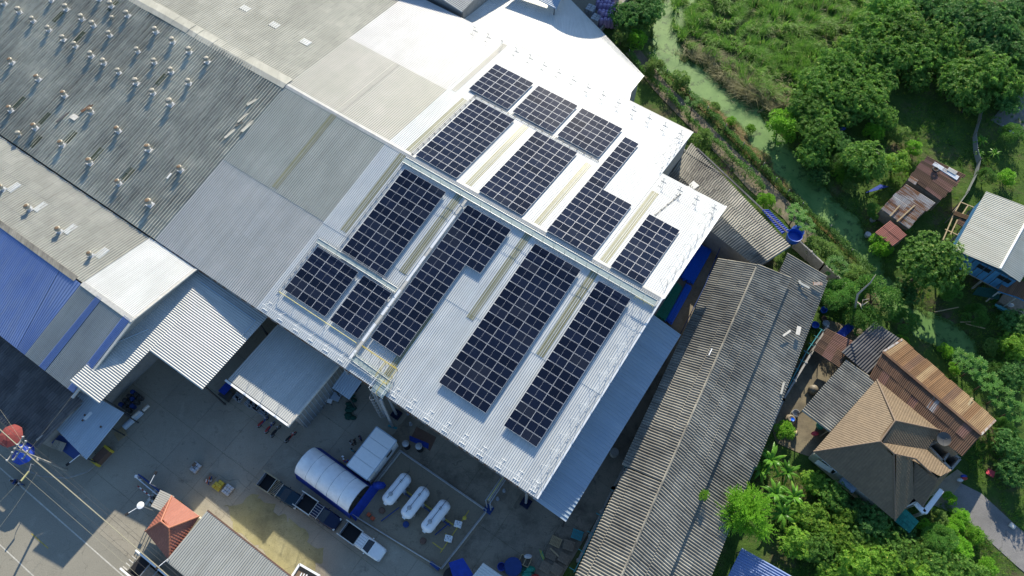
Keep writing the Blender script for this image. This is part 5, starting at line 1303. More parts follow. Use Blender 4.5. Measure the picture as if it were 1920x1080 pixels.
mb=MB(); q3=Vector((p1.x,p1.y,0)); mb.bar(q3,q3+ZX*1.1,.3); mb.build('stand',M['dark_steel'],br,True)
pg=thing('pergola','pale slatted pergola leaning against the gatehouse','pergola',A(305,928,0),0)
for k in range(9):
    t_=k/8; a=A(302+10*t_-14,921+9*t_-4,2.6); p=A(300,920,2.6).lerp(A(284,948,2.6),t_); q3=A(326,932,2.6).lerp(A(305,958,2.6),t_)
    mb=MB(); mb.bar(p,q3,.18,.06); mb.build('slat',M['old_beige'],pg,True)
for px,py in ((301,922),(285,947),(325,934)):
    p=A(px,py,2.5); mb=MB(); mb.bar(Vector((p.x,p.y,0)),p,.1); mb.build('post',M['wood_pale'],pg,True)
for k,(px,py) in enumerate(((288,925),(284,932),(279,939),(274,946))):
    lb=('topmost','second','third','lowest')[k]
    mb=MB(); p=A(px,py,0); mb.obox(p,UX*.35,VX*.5,ZX*.5); mb.obox(p+UX*.4+VX*.1,UX*.3,VX*.3,ZX*.4); tag(mb.build('plant_box',M['old_beige'] if k%2 else M['offwhite']),f'{lb} pale box in the row left of the slatted pergola','box','pale boxes by the gatehouse')
# ------------------------------------------------------------------ vehicles
def loft(mb, st, m=0, n=None):       # stations (x, half width, z0, z1, inset at top)
    vs_=[]; 
    for x,w,z0,z1,ins in st: vs_ += [(x,-w,z0),(x,w,z0),(x,w,z0+(z1-z0)*.6),(x,w-ins,z1),(x,-w+ins,z1),(x,-w,z0+(z1-z0)*.6)]
    fs=[]; k=6
    for i in range(len(st)-1):
        for j in range(k): fs.append((i*k+j,i*k+(j+1)%k,(i+1)*k+(j+1)%k,(i+1)*k+j)[::-1])
    fs.append(tuple(range(k))); fs.append(tuple((len(st)-1)*k+j for j in range(k))[::-1])
    mb.add(vs_,[f[::-1] for f in fs],m)
def pickup(label,p,yaw,paint,cage='steel',rack='wide',bedmat='black'):
    t=thing('pickup_truck',label,'pickup truck',p,yaw,'pickup trucks in the yard')
    pm=M[paint]
    mb=MB(); loft(mb,[(-.75,.86,.45,1.05,.06),(.95,.86,.42,1.06,.06),(1.25,.86,.42,1.06,.10),(2.35,.82,.42,.95,.14),(2.62,.72,.48,.84,.16),(2.70,.55,.52,.74,.14)])
    mb.build('body',pm,t,bevel=.05)
    mb=MB(); loft(mb,[(-.70,.82,1.0,1.50,.14),(-.55,.82,1.0,1.62,.16),(.30,.82,1.0,1.64,.16),(.45,.82,1.0,1.58,.17),(1.18,.80,1.0,1.10,.05)]); mb.build('cab',pm,t,bevel=.04)
    mb=MB(); mb.add([(.47,-.60,1.60),(.47,.60,1.60),(1.16,.72,1.12),(1.16,-.72,1.12)],[(3,2,1,0)]); 
    mb.add([(.47,-.60,1.585),(.47,.60,1.585),(1.16,.72,1.105),(1.16,-.72,1.105)],[(0,1,2,3)]); mb.build('windscreen',M['glass'],t)
    for s in (-1,1):
        mb=MB(); mb.add([(-.5,s*.80,1.15),(.6,s*.80,1.15),(.38,s*.70,1.5),(-.5,s*.70,1.5)],[(0,1,2,3) if s<0 else (3,2,1,0)]); mb.v=[Vector((q3.x,q3.y+s*.015,q3.z)) for q3 in mb.v]; mb.build('side_window',M['glass'],t)
        mb=MB(); mb.box(.72,.86,s*.9-.05+s*.05,s*.9+.05+s*.05,1.1,1.28); mb.build('wing_mirror',pm,t,bevel=.02)
        mb=MB(); mb.box(2.42,2.66,s*.66-.12,s*.66+.12,.72,.86); mb.build('headlight',M['skylight_white'],t,bevel=.03)
        for x in (-1.95,1.75):
            mb=MB(); mb.torus((x,s*.76,.34),.24,.11,(0,1,0),20,8); w_=mb.build('tyre',M['black'],t,smooth=True)
            mb=MB(); mb.lathe([(.02,-.07),(.2,-.07),(.2,.07),(.02,.07)],(x,s*.76,.34),14,0,'y'); mb.build('rim',M['steel'],w_)
    mb=MB(); mb.box(2.66,2.74,-.7,.7,.42,.58); mb.build('bumper',M['dark_steel'] if paint!='white' else M['steel'],t,bevel=.03)
    mb=MB(); mb.box(-2.75,-.76,-.84,.84,.55,.66); mb.build('bed_floor',M[bedmat],t)
    for s in (-1,1):
        for z0,z1 in ((.62,.92),(.95,1.25),(1.28,1.58)):
            mb=MB(); mb.box(-2.8,-.66,s*.86-.03,s*.86+.03,z0,z1); mb.build('side_board',M['dark_steel'],t)
        mb=MB(); mb.box(-3.0,-.55,s*.88-.055,s*.88+.055,1.58,1.68); mb.build('top_rail',M['wood_pale' if cage=='wood' else 'offwhite'],t)
        for x in (-2.7,-2.05,-1.4,-.75): mb=MB(); mb.box(x-.03,x+.03,s*.93-.03,s*.93+.03,.6,1.6); mb.build('stake',M['steel'],t)
    mb=MB(); mb.box(-2.82,-2.76,-.82,.82,.6,1.35); mb.build('tailgate',M['steel'],t)
    mb=MB(); mb.box(-.72,-.66,-.82,.82,.62,1.6); mb.build('head_board',M['dark_steel'],t)
    n=10 if rack=='wide' else 6
    for k in range(n):
        mb=MB(); y=-.72+1.44*k/(n-1); mb.tube([(-1.0 if rack=='wide' else -.6,y,1.74),(.05 if rack=='wide' else .35,y,1.76)],.022,5); mb.build('rack_bar',M[cage if cage!='wood' else 'wood_pale'],t)
    for x in ((-1.0,.05) if rack=='wide' else (-.6,.35)):
        mb=MB(); mb.tube([(x,-.84,1.66),(x,-.8,1.75),(x,.8,1.75),(x,.84,1.66)],.03,5); mb.build('rack_frame',M['offwhite'],t)
    return t
def orient(front,back): d=front-back; return math.atan2(d.y,d.x)
fr,bk=A(563,943,.9),A(488,894,1.4); pickup('dark blue pickup with a pale roof rack and open bed, nearest the pallets',at(527,922,.8)-ZX*.8,orient(fr,bk),'teal_navy','wood','wide')
fr,bk=A(636,982,.9),A(560,930,1.4); pickup('navy pickup with a wide open bed in the middle beside the tent',at(599,961,.8)-ZX*.8,orient(fr,bk),'navy','steel','narrow')
fr,bk=A(716,1040,.9),A(641,986,1.4); pickup('white pickup with black bed parked in front of the tank compound',at(682,1017,.8)-ZX*.8,orient(fr,bk),'white','steel','narrow')
# big tipper bed at the bottom edge
bt_=thing('cargo_truck','large truck with deep open dark cargo bed and white rails at the street gate','truck',A(285,1050,0),ANG)
def tb(x0,x1,y0,y1,z0,z1,nm,mt): 
    mb=MB(); mb.box(x0,x1,y0,y1,z0,z1); return mb.build(nm,M[mt],bt_)
o_=uvof(A(243,1052,2.4)); bt_.location=W(o_[0],o_[1],0)
tb(0,6.6,-1.05,1.05,1.0,1.15,'bed_floor','black')
for s in (-1,1):
    for z0,z1 in ((1.15,1.6),(1.65,2.1)): tb(.0,6.6,s*1.1-.04,s*1.1+.04,z0,z1,'side_board','dark_steel')
    tb(-.4,6.6,s*1.14-.09,s*1.14+.09,2.1,2.25,'top_rail','white')
for k in range(5): tb(-.35,.3,-.9+k*.44,-.82+k*.44,2.0,2.08,'rear_bar','offwhite')
for x in (2.0,3.2,4.6): tb(x-.03,x+.03,-1.05,1.05,2.12,2.18,'cross_bar','steel')
tb(6.7,8.6,-1.05,1.05,.6,2.4,'cab','blue_paint'); tb(8.0,8.62,-.95,.95,1.5,2.2,'windscreen','glass')
for x in (1.2,2.4,7.6):
    for s in (-1,1):
        mb=MB(); mb.torus((x,s*.95,.5),.36,.16,(0,1,0),18,8); mb.build('tyre',M['black'],bt_,smooth=True)
mb=MB(); mb.box(1.6,4.4,-.8,.7,1.16,1.5); tag(mb.build('load_sheet',M['wood']),None); bpy.data.objects['load_sheet'].parent=bt_
# motorbikes
def bike(label,p,yaw,paint,seat,legs='blue_grey'):
    t=thing('motorbike',label,'motorbike',p,yaw,'motorbikes parked by the office annex')
    for x in (-.62,.62):
        mb=MB(); mb.torus((x,0,.29),.24,.05,(0,1,0),20,7); w_=mb.build('wheel',M['black'],t,smooth=True)
        mb=MB(); mb.lathe([(.02,-.03),(.06,-.03),(.06,.03),(.02,.03)],(x,0,.29),10,0,'y'); mb.build('hub',M['steel'],w_)
    mb=MB(); loft(mb,[(-.55,.09,.55,.70,.03),(-.1,.12,.35,.66,.04),(.15,.07,.36,.5,.03),(.35,.12,.42,.85,.05),(.45,.10,.6,.92,.04)]); mb.build('body',M[paint],t,bevel=.03)
    mb=MB(); loft(mb,[(-.78,.09,.72,.78,.03),(-.5,.14,.70,.82,.04),(-.1,.13,.68,.79,.04),(.12,.08,.66,.74,.03)]); mb.build('seat',M[seat],t,bevel=.03)
    mb=MB(); mb.tube([(.62,.0,.29),(.42,0,.95)],.035,6); mb.build('fork',M['steel'],t)
    mb=MB(); mb.tube([(.30,-.34,1.0),(.42,-.1,.98),(.42,.1,.98),(.30,.34,1.0)],.02,6); mb.build('handlebar',M['steel'],t)
    mb=MB(); mb.ball((.5,0,.9),.1,10); mb.build('headlight',M['skylight_white'],t,smooth=True)
    mb=MB(); loft(mb,[(.42,.05,.5,.56,.02),(.62,.07,.56,.60,.02),(.85,.05,.48,.53,.02)]); mb.build('mudguard',M[paint],t)
    for s in (-1,1): mb=MB(); mb.tube([(.35,s*.25,1.0),(.30,s*.32,1.16)],.012,4); mb.lathe([(.01,-.01),(.06,-.01),(.06,.01)],(.30,s*.32,1.17),8,0,'x'); mb.build('mirror',M['dark_steel'],t)
    mb=MB(); mb.box(-.86,-.66,-.1,.1,.74,.77); mb.build('rear_rack',M['steel'],t)
    return t
for px,py,fx,fy,pt_,st_,lb in ((493,791,502,782,'blue_paint','red','maroon seated motorbike farthest left in the parked row'),(506,801,514,791,'blue_paint','red','maroon seated motorbike second from left in the parked row'),(517,808,524,799,'dark_steel','black','black motorbike third in the parked row below the annex corner'),(545,819,553,811,'red','black','red and black motorbike parked apart, right of the annex corner')):
    p=g(px,py,.5); bike(lb,p,orient(g(fx,fy,.5),p),pt_,st_)
# ------------------------------------------------------------------ pallets with goods
def pallet_mesh(n=7,mat='wood',L=1.2,Wd=1.0):
    mb=MB()
    for k in range(n): w=L/n; mb.box(-L/2+k*w+.015,-L/2+(k+1)*w-.03,-Wd/2,Wd/2,.11,.135)
    for y in (-Wd/2,-.05,Wd/2-.1): mb.box(-L/2,L/2,y,y+.1,.025,.11)
    for x in (-L/2,-.06,L/2-.12): mb.box(x,x+.12,-Wd/2,Wd/2,0,.025)
    return mb
def pallet_thing(label,p,yaw,mat,stack=1,tilt=0,group='wooden pallets',cat='pallet'):
    t=thing('pallet',label,cat,p,yaw,group)
    for s in range(stack):
        z=s*.145; n=7; L,Wd=1.25,1.05; dx,dy=random.uniform(-.05,.05),random.uniform(-.05,.05)
        for k in range(n):
            w=L/n; mb=MB(); mb.box(-L/2+k*w+.02+dx,-L/2+(k+1)*w-.035+dx,-Wd/2+dy,Wd/2+dy,z+.11,z+.14); mb.build('slat',M[mat],t)
        for y in (-Wd/2,-.05,Wd/2-.1): mb=MB(); mb.box(-L/2+dx,L/2+dx,y+dy,y+.1+dy,z,z+.108); mb.build('bearer',M[mat],t)
    return t
def goods(label,p,yaw,kind,group='loaded pallets in the yard'):
    t=thing('loaded_pallet',label,'loaded pallet',p,yaw,group); rn=random.Random(hash(label)&0xfff if False else len(label))
    for k in range(7): mb=MB(); mb.box(-.6+k*.172,-.6+k*.172+.13,-.5,.5,.11,.14); mb.build('slat',M['wood'],t)
    for y in (-.5,-.05,.4): mb=MB(); mb.box(-.6,.6,y,y+.1,0,.11); mb.build('bearer',M['wood'],t)
    if kind in ('bags','newsprint'):
        for z in range(2):
            for i in range(3):
                for j in range(3):
                    if z==1 and kind=='newsprint' and (i,j) in ((0,2),(1,1)): continue
                    mb=MB(); mb.box(-.58+i*.39,-.58+i*.39+.36,-.48+j*.32,-.48+j*.32+.30,.14+z*.22,.14+z*.22+.2+rn.uniform(-.02,.03)); mb.build('bag',M['sack'],t,bevel=.05)
        if kind=='newsprint': mb=MB(); mb.box(-.1,.45,.1,.42,.56,.66); mb.build('carton',M['kraft'],t,bevel=.02)
    elif kind=='yellow':
        for i,j,h,d in ((0,0,.3,.3),(1,0,.5,.3),(2,0,.45,.2),(0,1,.25,.4),(1,1,.55,.3),(2,1,.5,.3),(0,2,.42,.1),(1,2,.35,.3)):
            mb=MB(); mb.box(-.6+i*.4,-.6+i*.4+.38,-.5+j*.33,-.5+j*.33+.32,.14,.14+h); mb.build('yellow_crate',M['yellow'],t,bevel=.02)
    else:
        for k in range(11):
            x,y=rn.uniform(-.45,.45),rn.uniform(-.38,.38); mb=MB(); mt=rn.choice(['black','dark_steel','orange','black','blue_paint','white'])
            mb.tube([(x-.15,y-.1,.2+.02*k),(x+.15,y+.1,.22+.02*k)],.06,7); mb.build('scrap_pipe',M[mt],t)
    return t
goods('lone pallet of white bags with a carton on top, farthest left in the yard',g(366,876,.4),ANG+R(90),'newsprint'); goods('pallet of dark scrap pipes and flasks left of the yellow crates',g(392,897,.3),ANG+R(90),'scrap')
goods('pallet of bright yellow crates between the scrap and the white bags',g(409,909,.4),ANG+R(90),'yellow'); goods('pallet of pale blue white bags right of the yellow crates',g(427,918,.4),ANG+R(90),'bags')
tt=[('bluish painted pallet stack nearest the alley wall',1082,1002,R(-20),'teal',2),('pale timber pallet stack left of the blue one',1043,1015,R(-25),'wood_pale',2),('tall grey pallet stack below the blue one',1066,1023,R(-18),'wood',3),
    ('grey pallet stack with a loose plank across it',1034,1039,R(-25),'wood',2),('grey pallet stack tucked below the tall stack',1057,1047,R(-30),'wood',3),('blue edged pallet stack at the lower left of the heap',1023,1063,R(-28),'wood',3),('lowest right pallet stack at the bottom edge',1044,1069,R(-33),'wood',4)]
for lb,px,py,yw,mt,st in tt: pallet_thing(lb,g(px,py,.3),yw,mt,st,0,'pallet stacks by the alley')
mb=MB(); mb.bar(A(1032,1028,.7),A(1047,1043,.75),.14,.05); tag(mb.build('plank',M['wood_pale']),'pale plank lying across the pallet stack','plank')
mb=MB(); 
cr=thing('timber_crate','open pale timber crate with a white sack left of the pallet stacks','crate',g(984,1052,.3),R(-25))
for z in (.1,.35,.6):
    for s in (-1,1):
        m2=MB(); m2.box(-.6,.6,s*.5-.03,s*.5+.03,z,z+.14); m2.build('slat',M['wood_pale'],cr); m2=MB(); m2.box(s*.6-.03,s*.6+.03,-.47,.47,z,z+.14); m2.build('slat',M['wood_pale'],cr)
m2=MB(); m2.box(-.04,.04,-.47,.47,.62,.74); m2.build('divider',M['wood_pale'],cr)
mb=MB(); mb.ball(A(990,1043,.8),.34,10,0,(1.4,.8,.5)); tag(mb.build('sack',M['sack'],smooth=True),'white sack lying on the open timber crate','sack')
t=thing('hose_heap','tangle of yellow green hose beside the pallet stacks','hose',A(1016,1040,.2),0)
for k in range(5):
    m2=MB(); m2.tube([A(1011+k*1.2,1030+k,.25)+ZX*.1*k,A(1014+k,1040,.45)+ZX*.05*k,A(1018+k*.8,1051-k,.25)],.05,6); m2.build('hose',M['yellow' if k%2 else 'green_pipe'],t,True)
def barrel(label,px,py,r,h,mat,lid=None,name='barrel',cat='barrel',group=None,open_=False):
    p=g(px,py,h); t=thing(name,label,cat,p,0,group); mb=MB()
    mb.lathe([(r*.94,0),(r,.06),(r,h*.33),(r*1.04,h*.36),(r,h*.39),(r,h*.66),(r*1.04,h*.69),(r,h*.72),(r,h)]+([(r*.9,h),(r*.88,h*.3),(.01,h*.28)] if open_ else []),(0,0,0),18); mb.build('body',M[mat],t)
    if lid: mb=MB(); mb.lathe([(r*.97,h),(r*.97,h+.04),(r*.3,h+.07),(.02,h+.07)],(0,0,0),18); mb.build('lid',M[lid],t)
    return t
barrel('big dark blue round tub among the heap left of the pallets',962,1062,1.0,.8,'blue_paint','blue_paint','round_tub','tub')
barrel('bright blue square topped bin left of the dark tub',940,1062,.45,.8,'blue_tarp',None,'bin','bin',None,True)
t=thing('scrap_heap','heap of green netting and red cloth at the bottom edge beside the dark tub','scrap heap',A(985,1075,0),0)
for k in range(14):
    m2=MB(); x,y=random.uniform(950,1005),random.uniform(1064,1085); m2.ball(A(x,y,.3),random.uniform(.25,.55),8,0,(1.3,.8,.6)); m2.build('bundle',M[random.choice(['green_pipe','red','green_net','blue_tarp','kraft'])],t,True,smooth=True)
c=[A(841,1055,2.2),A(868,1046,2.2),A(888,1078,2.2),A(852,1092,2.2)]
mb=MB(); mb.plate(c[0],c[3],c[2],c[1],.05); tag(mb.build('tarp_roof',M['blue_tarp']),'rust streaked dark blue tarpaulin roof below the tank compound','tarpaulin')
sh2=openroof('white_lean_to','small white ribbed sheet roof at the bottom edge left of the scrap heap',[A(880,1088,2.4),A(906,1055,2.4),A(945,1082,2.6),A(920,1118,2.6)],'white_sheet',1,True,.3,.035)
mb=MB(); mb.lathe([(1.0,0),(1.0,1.3),(.9,1.4),(.02,1.5)],A(849,1083,0),20); tag(mb.build('dark_tank',M['black']),'round black tank half cut by the bottom edge below the blue tarpaulin','tank')
# striped sign house at the bottom
sb=thing('sign_hut','brown roofed hut with a white rim and three white bars at the bottom edge','hut',A(575,1075,0),ANG)
P=[A(546,1083,2.6),A(562,1058,2.6),A(600,1080,2.6),A(590,1105,2.6)]
mb=MB(); mb.prism([(p.x,p.y) for p in P],0,2.5); mb.build('body',M['kraft'],sb,True)
for p,q3 in zip(P,P[1:]+P[:1]): mb=MB(); mb.bar(p,q3,.22,.25); mb.build('rim',M['white'],sb,True)
for k in range(3):
    a=A(566+k*5,1074+k*1.5,2.55); mb=MB(); mb.bar(a,a-VX*.7+UX*.15,.12,.05); mb.build('bar',M['white'],sb,True)
# ------------------------------------------------------------------ tent, cabin, tank compound
tn=thing('tent','white vinyl tunnel tent with blue tarpaulin skirts beside the parked pickups','tent',W(18,-10),ANG)
u0,u1,v0,v1=14.1,22.2,-12.05,-8.35; n=14; segs=5
def tz(a): return 1.35+1.75*math.sin(a)
for k in range(segs):
    mb=MB(); ua,ub_=u0+(u1-u0)*k/segs+.0,u0+(u1-u0)*(k+1)/segs-.03; vs_=[]
    for i in range(n+1):
        a=math.pi*i/n; cv=(v0+v1)/2-math.cos(a)*(v1-v0)/2
        for j in range(5):
            uu=ua+(ub_-ua)*j/4; sag=(.13*math.sin(math.pi*j/4)+.05*mnoise.noise(Vector((uu*2.2,i*.9,k))))*(math.sin(a)**.5 if .01<a<3.13 else 0)
            vs_.append(W(uu,cv,tz(a)-sag))
    mb.add(vs_,[(i*5+j,(i+1)*5+j,(i+1)*5+j+1,i*5+j+1) for i in range(n) for j in range(4)]); mb.build('cover_panel',M['tent'],tn,True,smooth=True)
for k in range(segs+1):
    uu=u0+(u1-u0)*k/segs-.015; mb=MB(); mb.tube([W(uu,(v0+v1)/2-math.cos(math.pi*i/n)*(v1-v0)/2,tz(math.pi*i/n)-.02) for i in range(n+1)],.035,5); mb.build('hoop',M['steel'],tn,True)
for v in (v0,v1):
    mb=MB(); s=-1 if v==v0 else 1; mb.plate(W(u0,v+s*.35,.02),W(u1+.2,v+s*.35,.02),W(u1+.2,v,1.5),W(u0,v,1.5),.03); mb.build('skirt',M['blue_tarp'],tn,True)
mb=MB(); mb.plate(W(u1+.9,v0-.2,.02),W(u1+.9,v1+.4,.02),W(u1+.2,v1+.2,1.5),W(u1+.2,v0,1.5),.03); mb.build('end_skirt',M['blue_tarp'],tn,True)
mb=MB(); mb.ball(W(23.0,-7.6,.9),.7,8,0,(1.3,.7,.9)); tag(mb.build('bunched_tarp',M['blue_tarp'],smooth=False),'bunched blue tarpaulin between the tent and the cabin','tarpaulin')
cbn=thing('site_cabin','white flat roofed portable cabin next to the tunnel tent','cabin',W(20.4,-5.2),ANG)
for k in range(4):
    mb=MB(); a=-7.95+k*1.37; mb.obox(W(18.95,a,2.62),UX*2.95,VX*1.31,ZX*.08); mb.build('roof_panel',M['white'],cbn,True)
mb=MB(); mb.obox(W(19.0,-7.9,.15),UX*2.85,VX*5.4,ZX*2.45); mb.build('body',M['white'],cbn,True,bevel=.03)
mb=MB()
for a,b in ((W(18.9,-8.0,2.6),W(18.9,-2.45,2.6)),(W(21.93,-8.0,2.6),W(21.93,-2.45,2.6)),(W(18.9,-2.45,2.6),W(21.93,-2.45,2.6)),(W(18.9,-8.0,2.6),W(21.93,-8.0,2.6))): mb.bar(a,b,.12,.18)
mb.build('rim',M['blue_grey'],cbn,True)
mb=MB(); mb.obox(W(21.86,-4.6,1.3),UX*.06,VX*1.1,ZX*.7); w_=mb.build('window',M['steel'],cbn,True)
mb=MB(); mb.obox(W(21.92,-4.5,1.38),UX*.02,VX*.9,ZX*.54); mb.build('pane',M['glass'],w_,True)
mb=MB(); mb.obox(W(21.86,-7.6,.2),UX*.05,VX*.9,ZX*2.0); mb.build('door',M['offwhite'],cbn,True)
# laundry table of small goods beside the tent
t=thing('goods_table','cluttered table of small coloured goods on the far side of the tent','table',W(18.0,-7.6),ANG)
mb=MB(); mb.box(-1.0,1.2,-.3,.35,.7,.76); mb.build('tabletop',M['wood'],t)
for x in (-.9,1.1):
    for y in (-.25,.3): mb=MB(); mb.box(x-.03,x+.03,y-.03,y+.03,0,.7); mb.build('leg',M['wood'],t)
for k in range(12): mb=MB(); x,y=random.uniform(-.9,1.1),random.uniform(-.2,.25); h=random.uniform(.1,.3); mb.box(x,x+.18,y,y+.16,.76,.76+h); mb.build('package',M[random.choice(['green_pipe','white','blue_tarp','yellow','red','sack'])],t)
# fuel tanks
def fence_run(t,p,q3,h,mat,seg=1.6):
    n=max(1,round((q3-p).length/seg))
    for z in (h,h*.5): mb=MB(); mb.tube([p+ZX*z,q3+ZX*z],.03,6); mb.build('rail',M[mat],t,True)
    for k in range(n+1): r=p.lerp(q3,k/n); mb=MB(); mb.tube([r,r+ZX*h],.035,6); mb.build('post',M[mat],t,True)
sheet('tank_pad',[W(22.1,-2.7),W(35.4,-2.7),W(34.9,-11.4),W(22.1,-12.0)],M['pad'],.06,.06)
fnc=thing('compound_fence','grey steel pipe fence round the white gas tanks','fence',W(28,-7),ANG)
cp=[W(22.5,-2.9),W(35.1,-2.85),W(34.5,-10.9),W(22.3,-11.9)]
for a,b in zip(cp,cp[1:]+cp[:1]): fence_run(fnc,a,b,1.15,'steel',1.5)
for a,b in zip(cp,cp[1:]+cp[:1]):
    mb=MB(); mb.bar(a+ZX*.13,b+ZX*.13,.14,.26); mb.build('kerb',M['offwhite'],fnc,True)
def tank(label,pa,pb):
    d=(pb-pa); L=d.length; c=(pa+pb)/2; yaw=math.atan2(d.y,d.x); t=thing('gas_tank',label,'gas tank',(c.x,c.y,0),yaw,'white gas tanks in the compound')
    r=.78; h=L/2-r*.75; z=1.3
    prof=[(.02,-h-r*.75)]+[(r*math.sin(a),-h-r*.75*math.cos(a)) for a in np.linspace(.2,math.pi/2,7)]+[(r*math.sin(a),h+r*.75*math.cos(a)) for a in np.linspace(math.pi/2,.2,7)]+[(.02,h+r*.75)]
    mb=MB(); mb.lathe(prof,(0,0,z),28,0,'x'); mb.build('shell',M['tank_white'],t,smooth=True)
    mb=MB(); mb.lathe([(.25,z+r-.1),(.25,z+r+.14),(.2,z+r+.2),(.02,z+r+.26)],(-h*.62,0,0),18); mb.build('manway',M['steel'],t,smooth=False)
    mb=MB(); mb.box(-h-r*.75-.12,-h-r*.75+.1,-.2,.2,z-.3,z+.05); mb.build('end_plate',M['white'],t,bevel=.03)
    for x in (-h*.75,h*.75): mb=MB(); mb.box(x-.16,x+.16,-.75,.75,.06,z-.35); mb.build('saddle',M['concrete_w'],t)
    mb=MB(); mb.tube([(-h,0,z+r+.06),(h+.9,0,z+r+.08)],.03,6); mb.build('top_pipe',M['dark_steel'],t)
    for x in (h*.55,h*.68): mb=MB(); mb.tube([(x,-.12,z+r),(x,-.12,z+r+.25),(x,.12,z+r+.25),(x,.12,z+r)],.025,5); mb.build('valve',M['dark_steel'],t)
    for k in range(6): mb=MB(); mb.box(.1+.0,.5,-.95-.09*(k%1)-.0+.0,-.75,.25+.2*k,.29+.2*k); mb.build('step',M['steel'],t)
    return t
tank('leftmost white gas tank in the fenced compound, nearest the cabin',A(722,944,1.3),A(766,890,1.3)); tank('middle white gas tank in the fenced compound',A(757,970,1.3),A(800,915,1.3)); tank('rightmost white gas tank in the fenced compound, beside the yellow pipes',A(795,996,1.3),A(839,940,1.3))
for px,py,mt,lb in ((716,957,'terracotta','brown round cover left of the leftmost gas tank'),(761,983,'blue_paint','blue round cover below the middle gas tank'),(793,1014,'terracotta','pinkish round cover below the rightmost gas tank')):
    mb=MB(); mb.lathe([(.36,.06),(.36,.35),(.3,.4),(.02,.42)],g(px,py,.3),18); tag(mb.build('pit_cover',M[mt]),lb,'pit cover','round covers in the tank compound')
pr=thing('gas_pipework','yellow and blue gas pipework joining the tanks in the compound','pipework',W(31,-8),ANG)
def pipe(pts,r,mt,nm='pipe'): mb=MB(); mb.tube(pts,r,7); mb.build(nm,M[mt],pr,True)
pipe([W(25.9,-6.6,.45),W(32.6,-6.6,.45)],.07,'blue_paint'); pipe([W(26.0,-6.3,.45),W(33.2,-6.3,.45)],.06,'yellow'); pipe([W(33.4,-4.0,.6),W(33.4,-9.6,.6)],.05,'yellow'); pipe([W(33.0,-6.2,.6),W(33.4,-6.2,.6)],.05,'yellow'); pipe([W(32.0,-9.2,.6),W(33.4,-9.2,.6)],.05,'yellow')
pipe([W(32.3,-6.4,.4),W(31.7,-8.4,.4)],.07,'blue_paint'); pipe([W(26.4,-8.2,.3),W(25.6,-10.6,.3)],.07,'blue_paint'); pipe([W(32.6,-7.6,.5),W(33.3,-7.6,.5)],.05,'yellow')
mb=MB(); mb.lathe([(.02,.75),(.22,.78),(.24,.92),(.02,1.0)],W(33.5,-5.0),14); mb.build('flange',M['yellow'],pr,True)
for lb,px,py in (('white vaporiser cabinet nearer the gas tanks and yellow flange',859,983),('white vaporiser cabinet lower down beside the compound fence',841,1010)):
    t=thing('vaporiser',lb,'cabinet',g(px,py,.6),ANG+R(20),'white vaporisers'); mb=MB(); mb.box(-.42,.42,-.35,.35,.15,.95); mb.build('cabinet',M['white'],t,bevel=.03)
    for k in range(5): mb=MB(); x,y=-.3+.15*k,(-.2,.15,-.05,.2,-.15)[k]; mb.lathe([(.06,.95),(.06,1.05),(.02,1.08)],(x,y,0),8); mb.build('valve',M['steel'],t)
for k,(px,py,lb) in enumerate(((687,966,'left red cone box beside the compound fence'),(694,973,'right red cone box beside the compound fence'))):
    mb=MB(); p=g(px,py,.2); mb.obox(p,UX*.42,VX*.42,ZX*.4); tag(mb.build('red_box',M['orange'],bevel=.04),lb,'box','red boxes by the fence')
mb=MB(); mb.bar(g(808,1055,.3)+ZX*.4,g(823,1068,.3)+ZX*.4,.35,.8); tag(mb.build('blue_bench',M['blue_paint']),'long blue box at the lowest corner of the tank compound','box')
# gantry pipe bridge from the compound to the eave
gn=thing('pipe_gantry','steel gantry carrying pipes from the compound up under the eave','gantry',W(35.0,-1.6),ANG)
for du in (0,.55):
    mb=MB(); mb.bar(W(34.9+du,-2.6,4.6),W(34.9+du,2.0,4.6),.12); mb.build('beam',M['steel'],gn,True); mb=MB(); mb.bar(W(34.9+du,-2.5,0),W(34.9+du,-2.5,4.6),.14); mb.build('leg',M['steel'],gn,True)
for x in (.2,.35): mb=MB(); mb.tube([W(34.9+x,-2.4,4.75),W(34.9+x,2.0,4.75)],.06,6); mb.build('pipe',M['pale_yellow' if x<.3 else 'steel'],gn,True)
mb=MB(); mb.obox(W(34.7,-3.0,0),UX*.95,VX*.9,ZX*.4); mb.build('footing',M['blue_paint'],gn,True)
# stainless churns and mats by the cabin
for px,py,lb in ((760,831,'steel topped water cooler tower nearest the white cabin'),(785,836,'steel topped water cooler tower right of its twin, on the blue mat')):
    p=g(px,py,1.7); t=thing('cooler_tower',lb,'tank',p,0,'pair of steel topped towers'); mb=MB(); mb.lathe([(.4,0),(.4,1.5)],(0,0,0),18); mb.build('body',M['black'],t)
    mb=MB(); mb.lathe([(.42,1.5),(.42,1.62),(.25,1.72),(.2,1.8),(.02,1.8)],(0,0,0),18); mb.build('lid',M['steel'],t)
mb=MB(); P=[g(*q3) for q3 in ((766,815,0),(785,800,0),(818,818,0),(805,845,0))]; P=[g(772,818,0),g(781,800,0),g(818,820,0),g(806,846,0)]
mb.prism([(p.x,p.y) for p in P],.025,.06); tag(mb.build('rubber_mat',M['terracotta']),'dark brown mat spread on the concrete beside the steel topped towers','mat')
mb=MB(); P=[g(768,817,0),g(804,832,0),g(803,842,0),g(768,826,0)]; mb.prism([(p.x,p.y) for p in P],.065,.1); tag(mb.build('blue_mat',M['blue_tarp']),'narrow blue mat lying under the steel topped towers','mat')
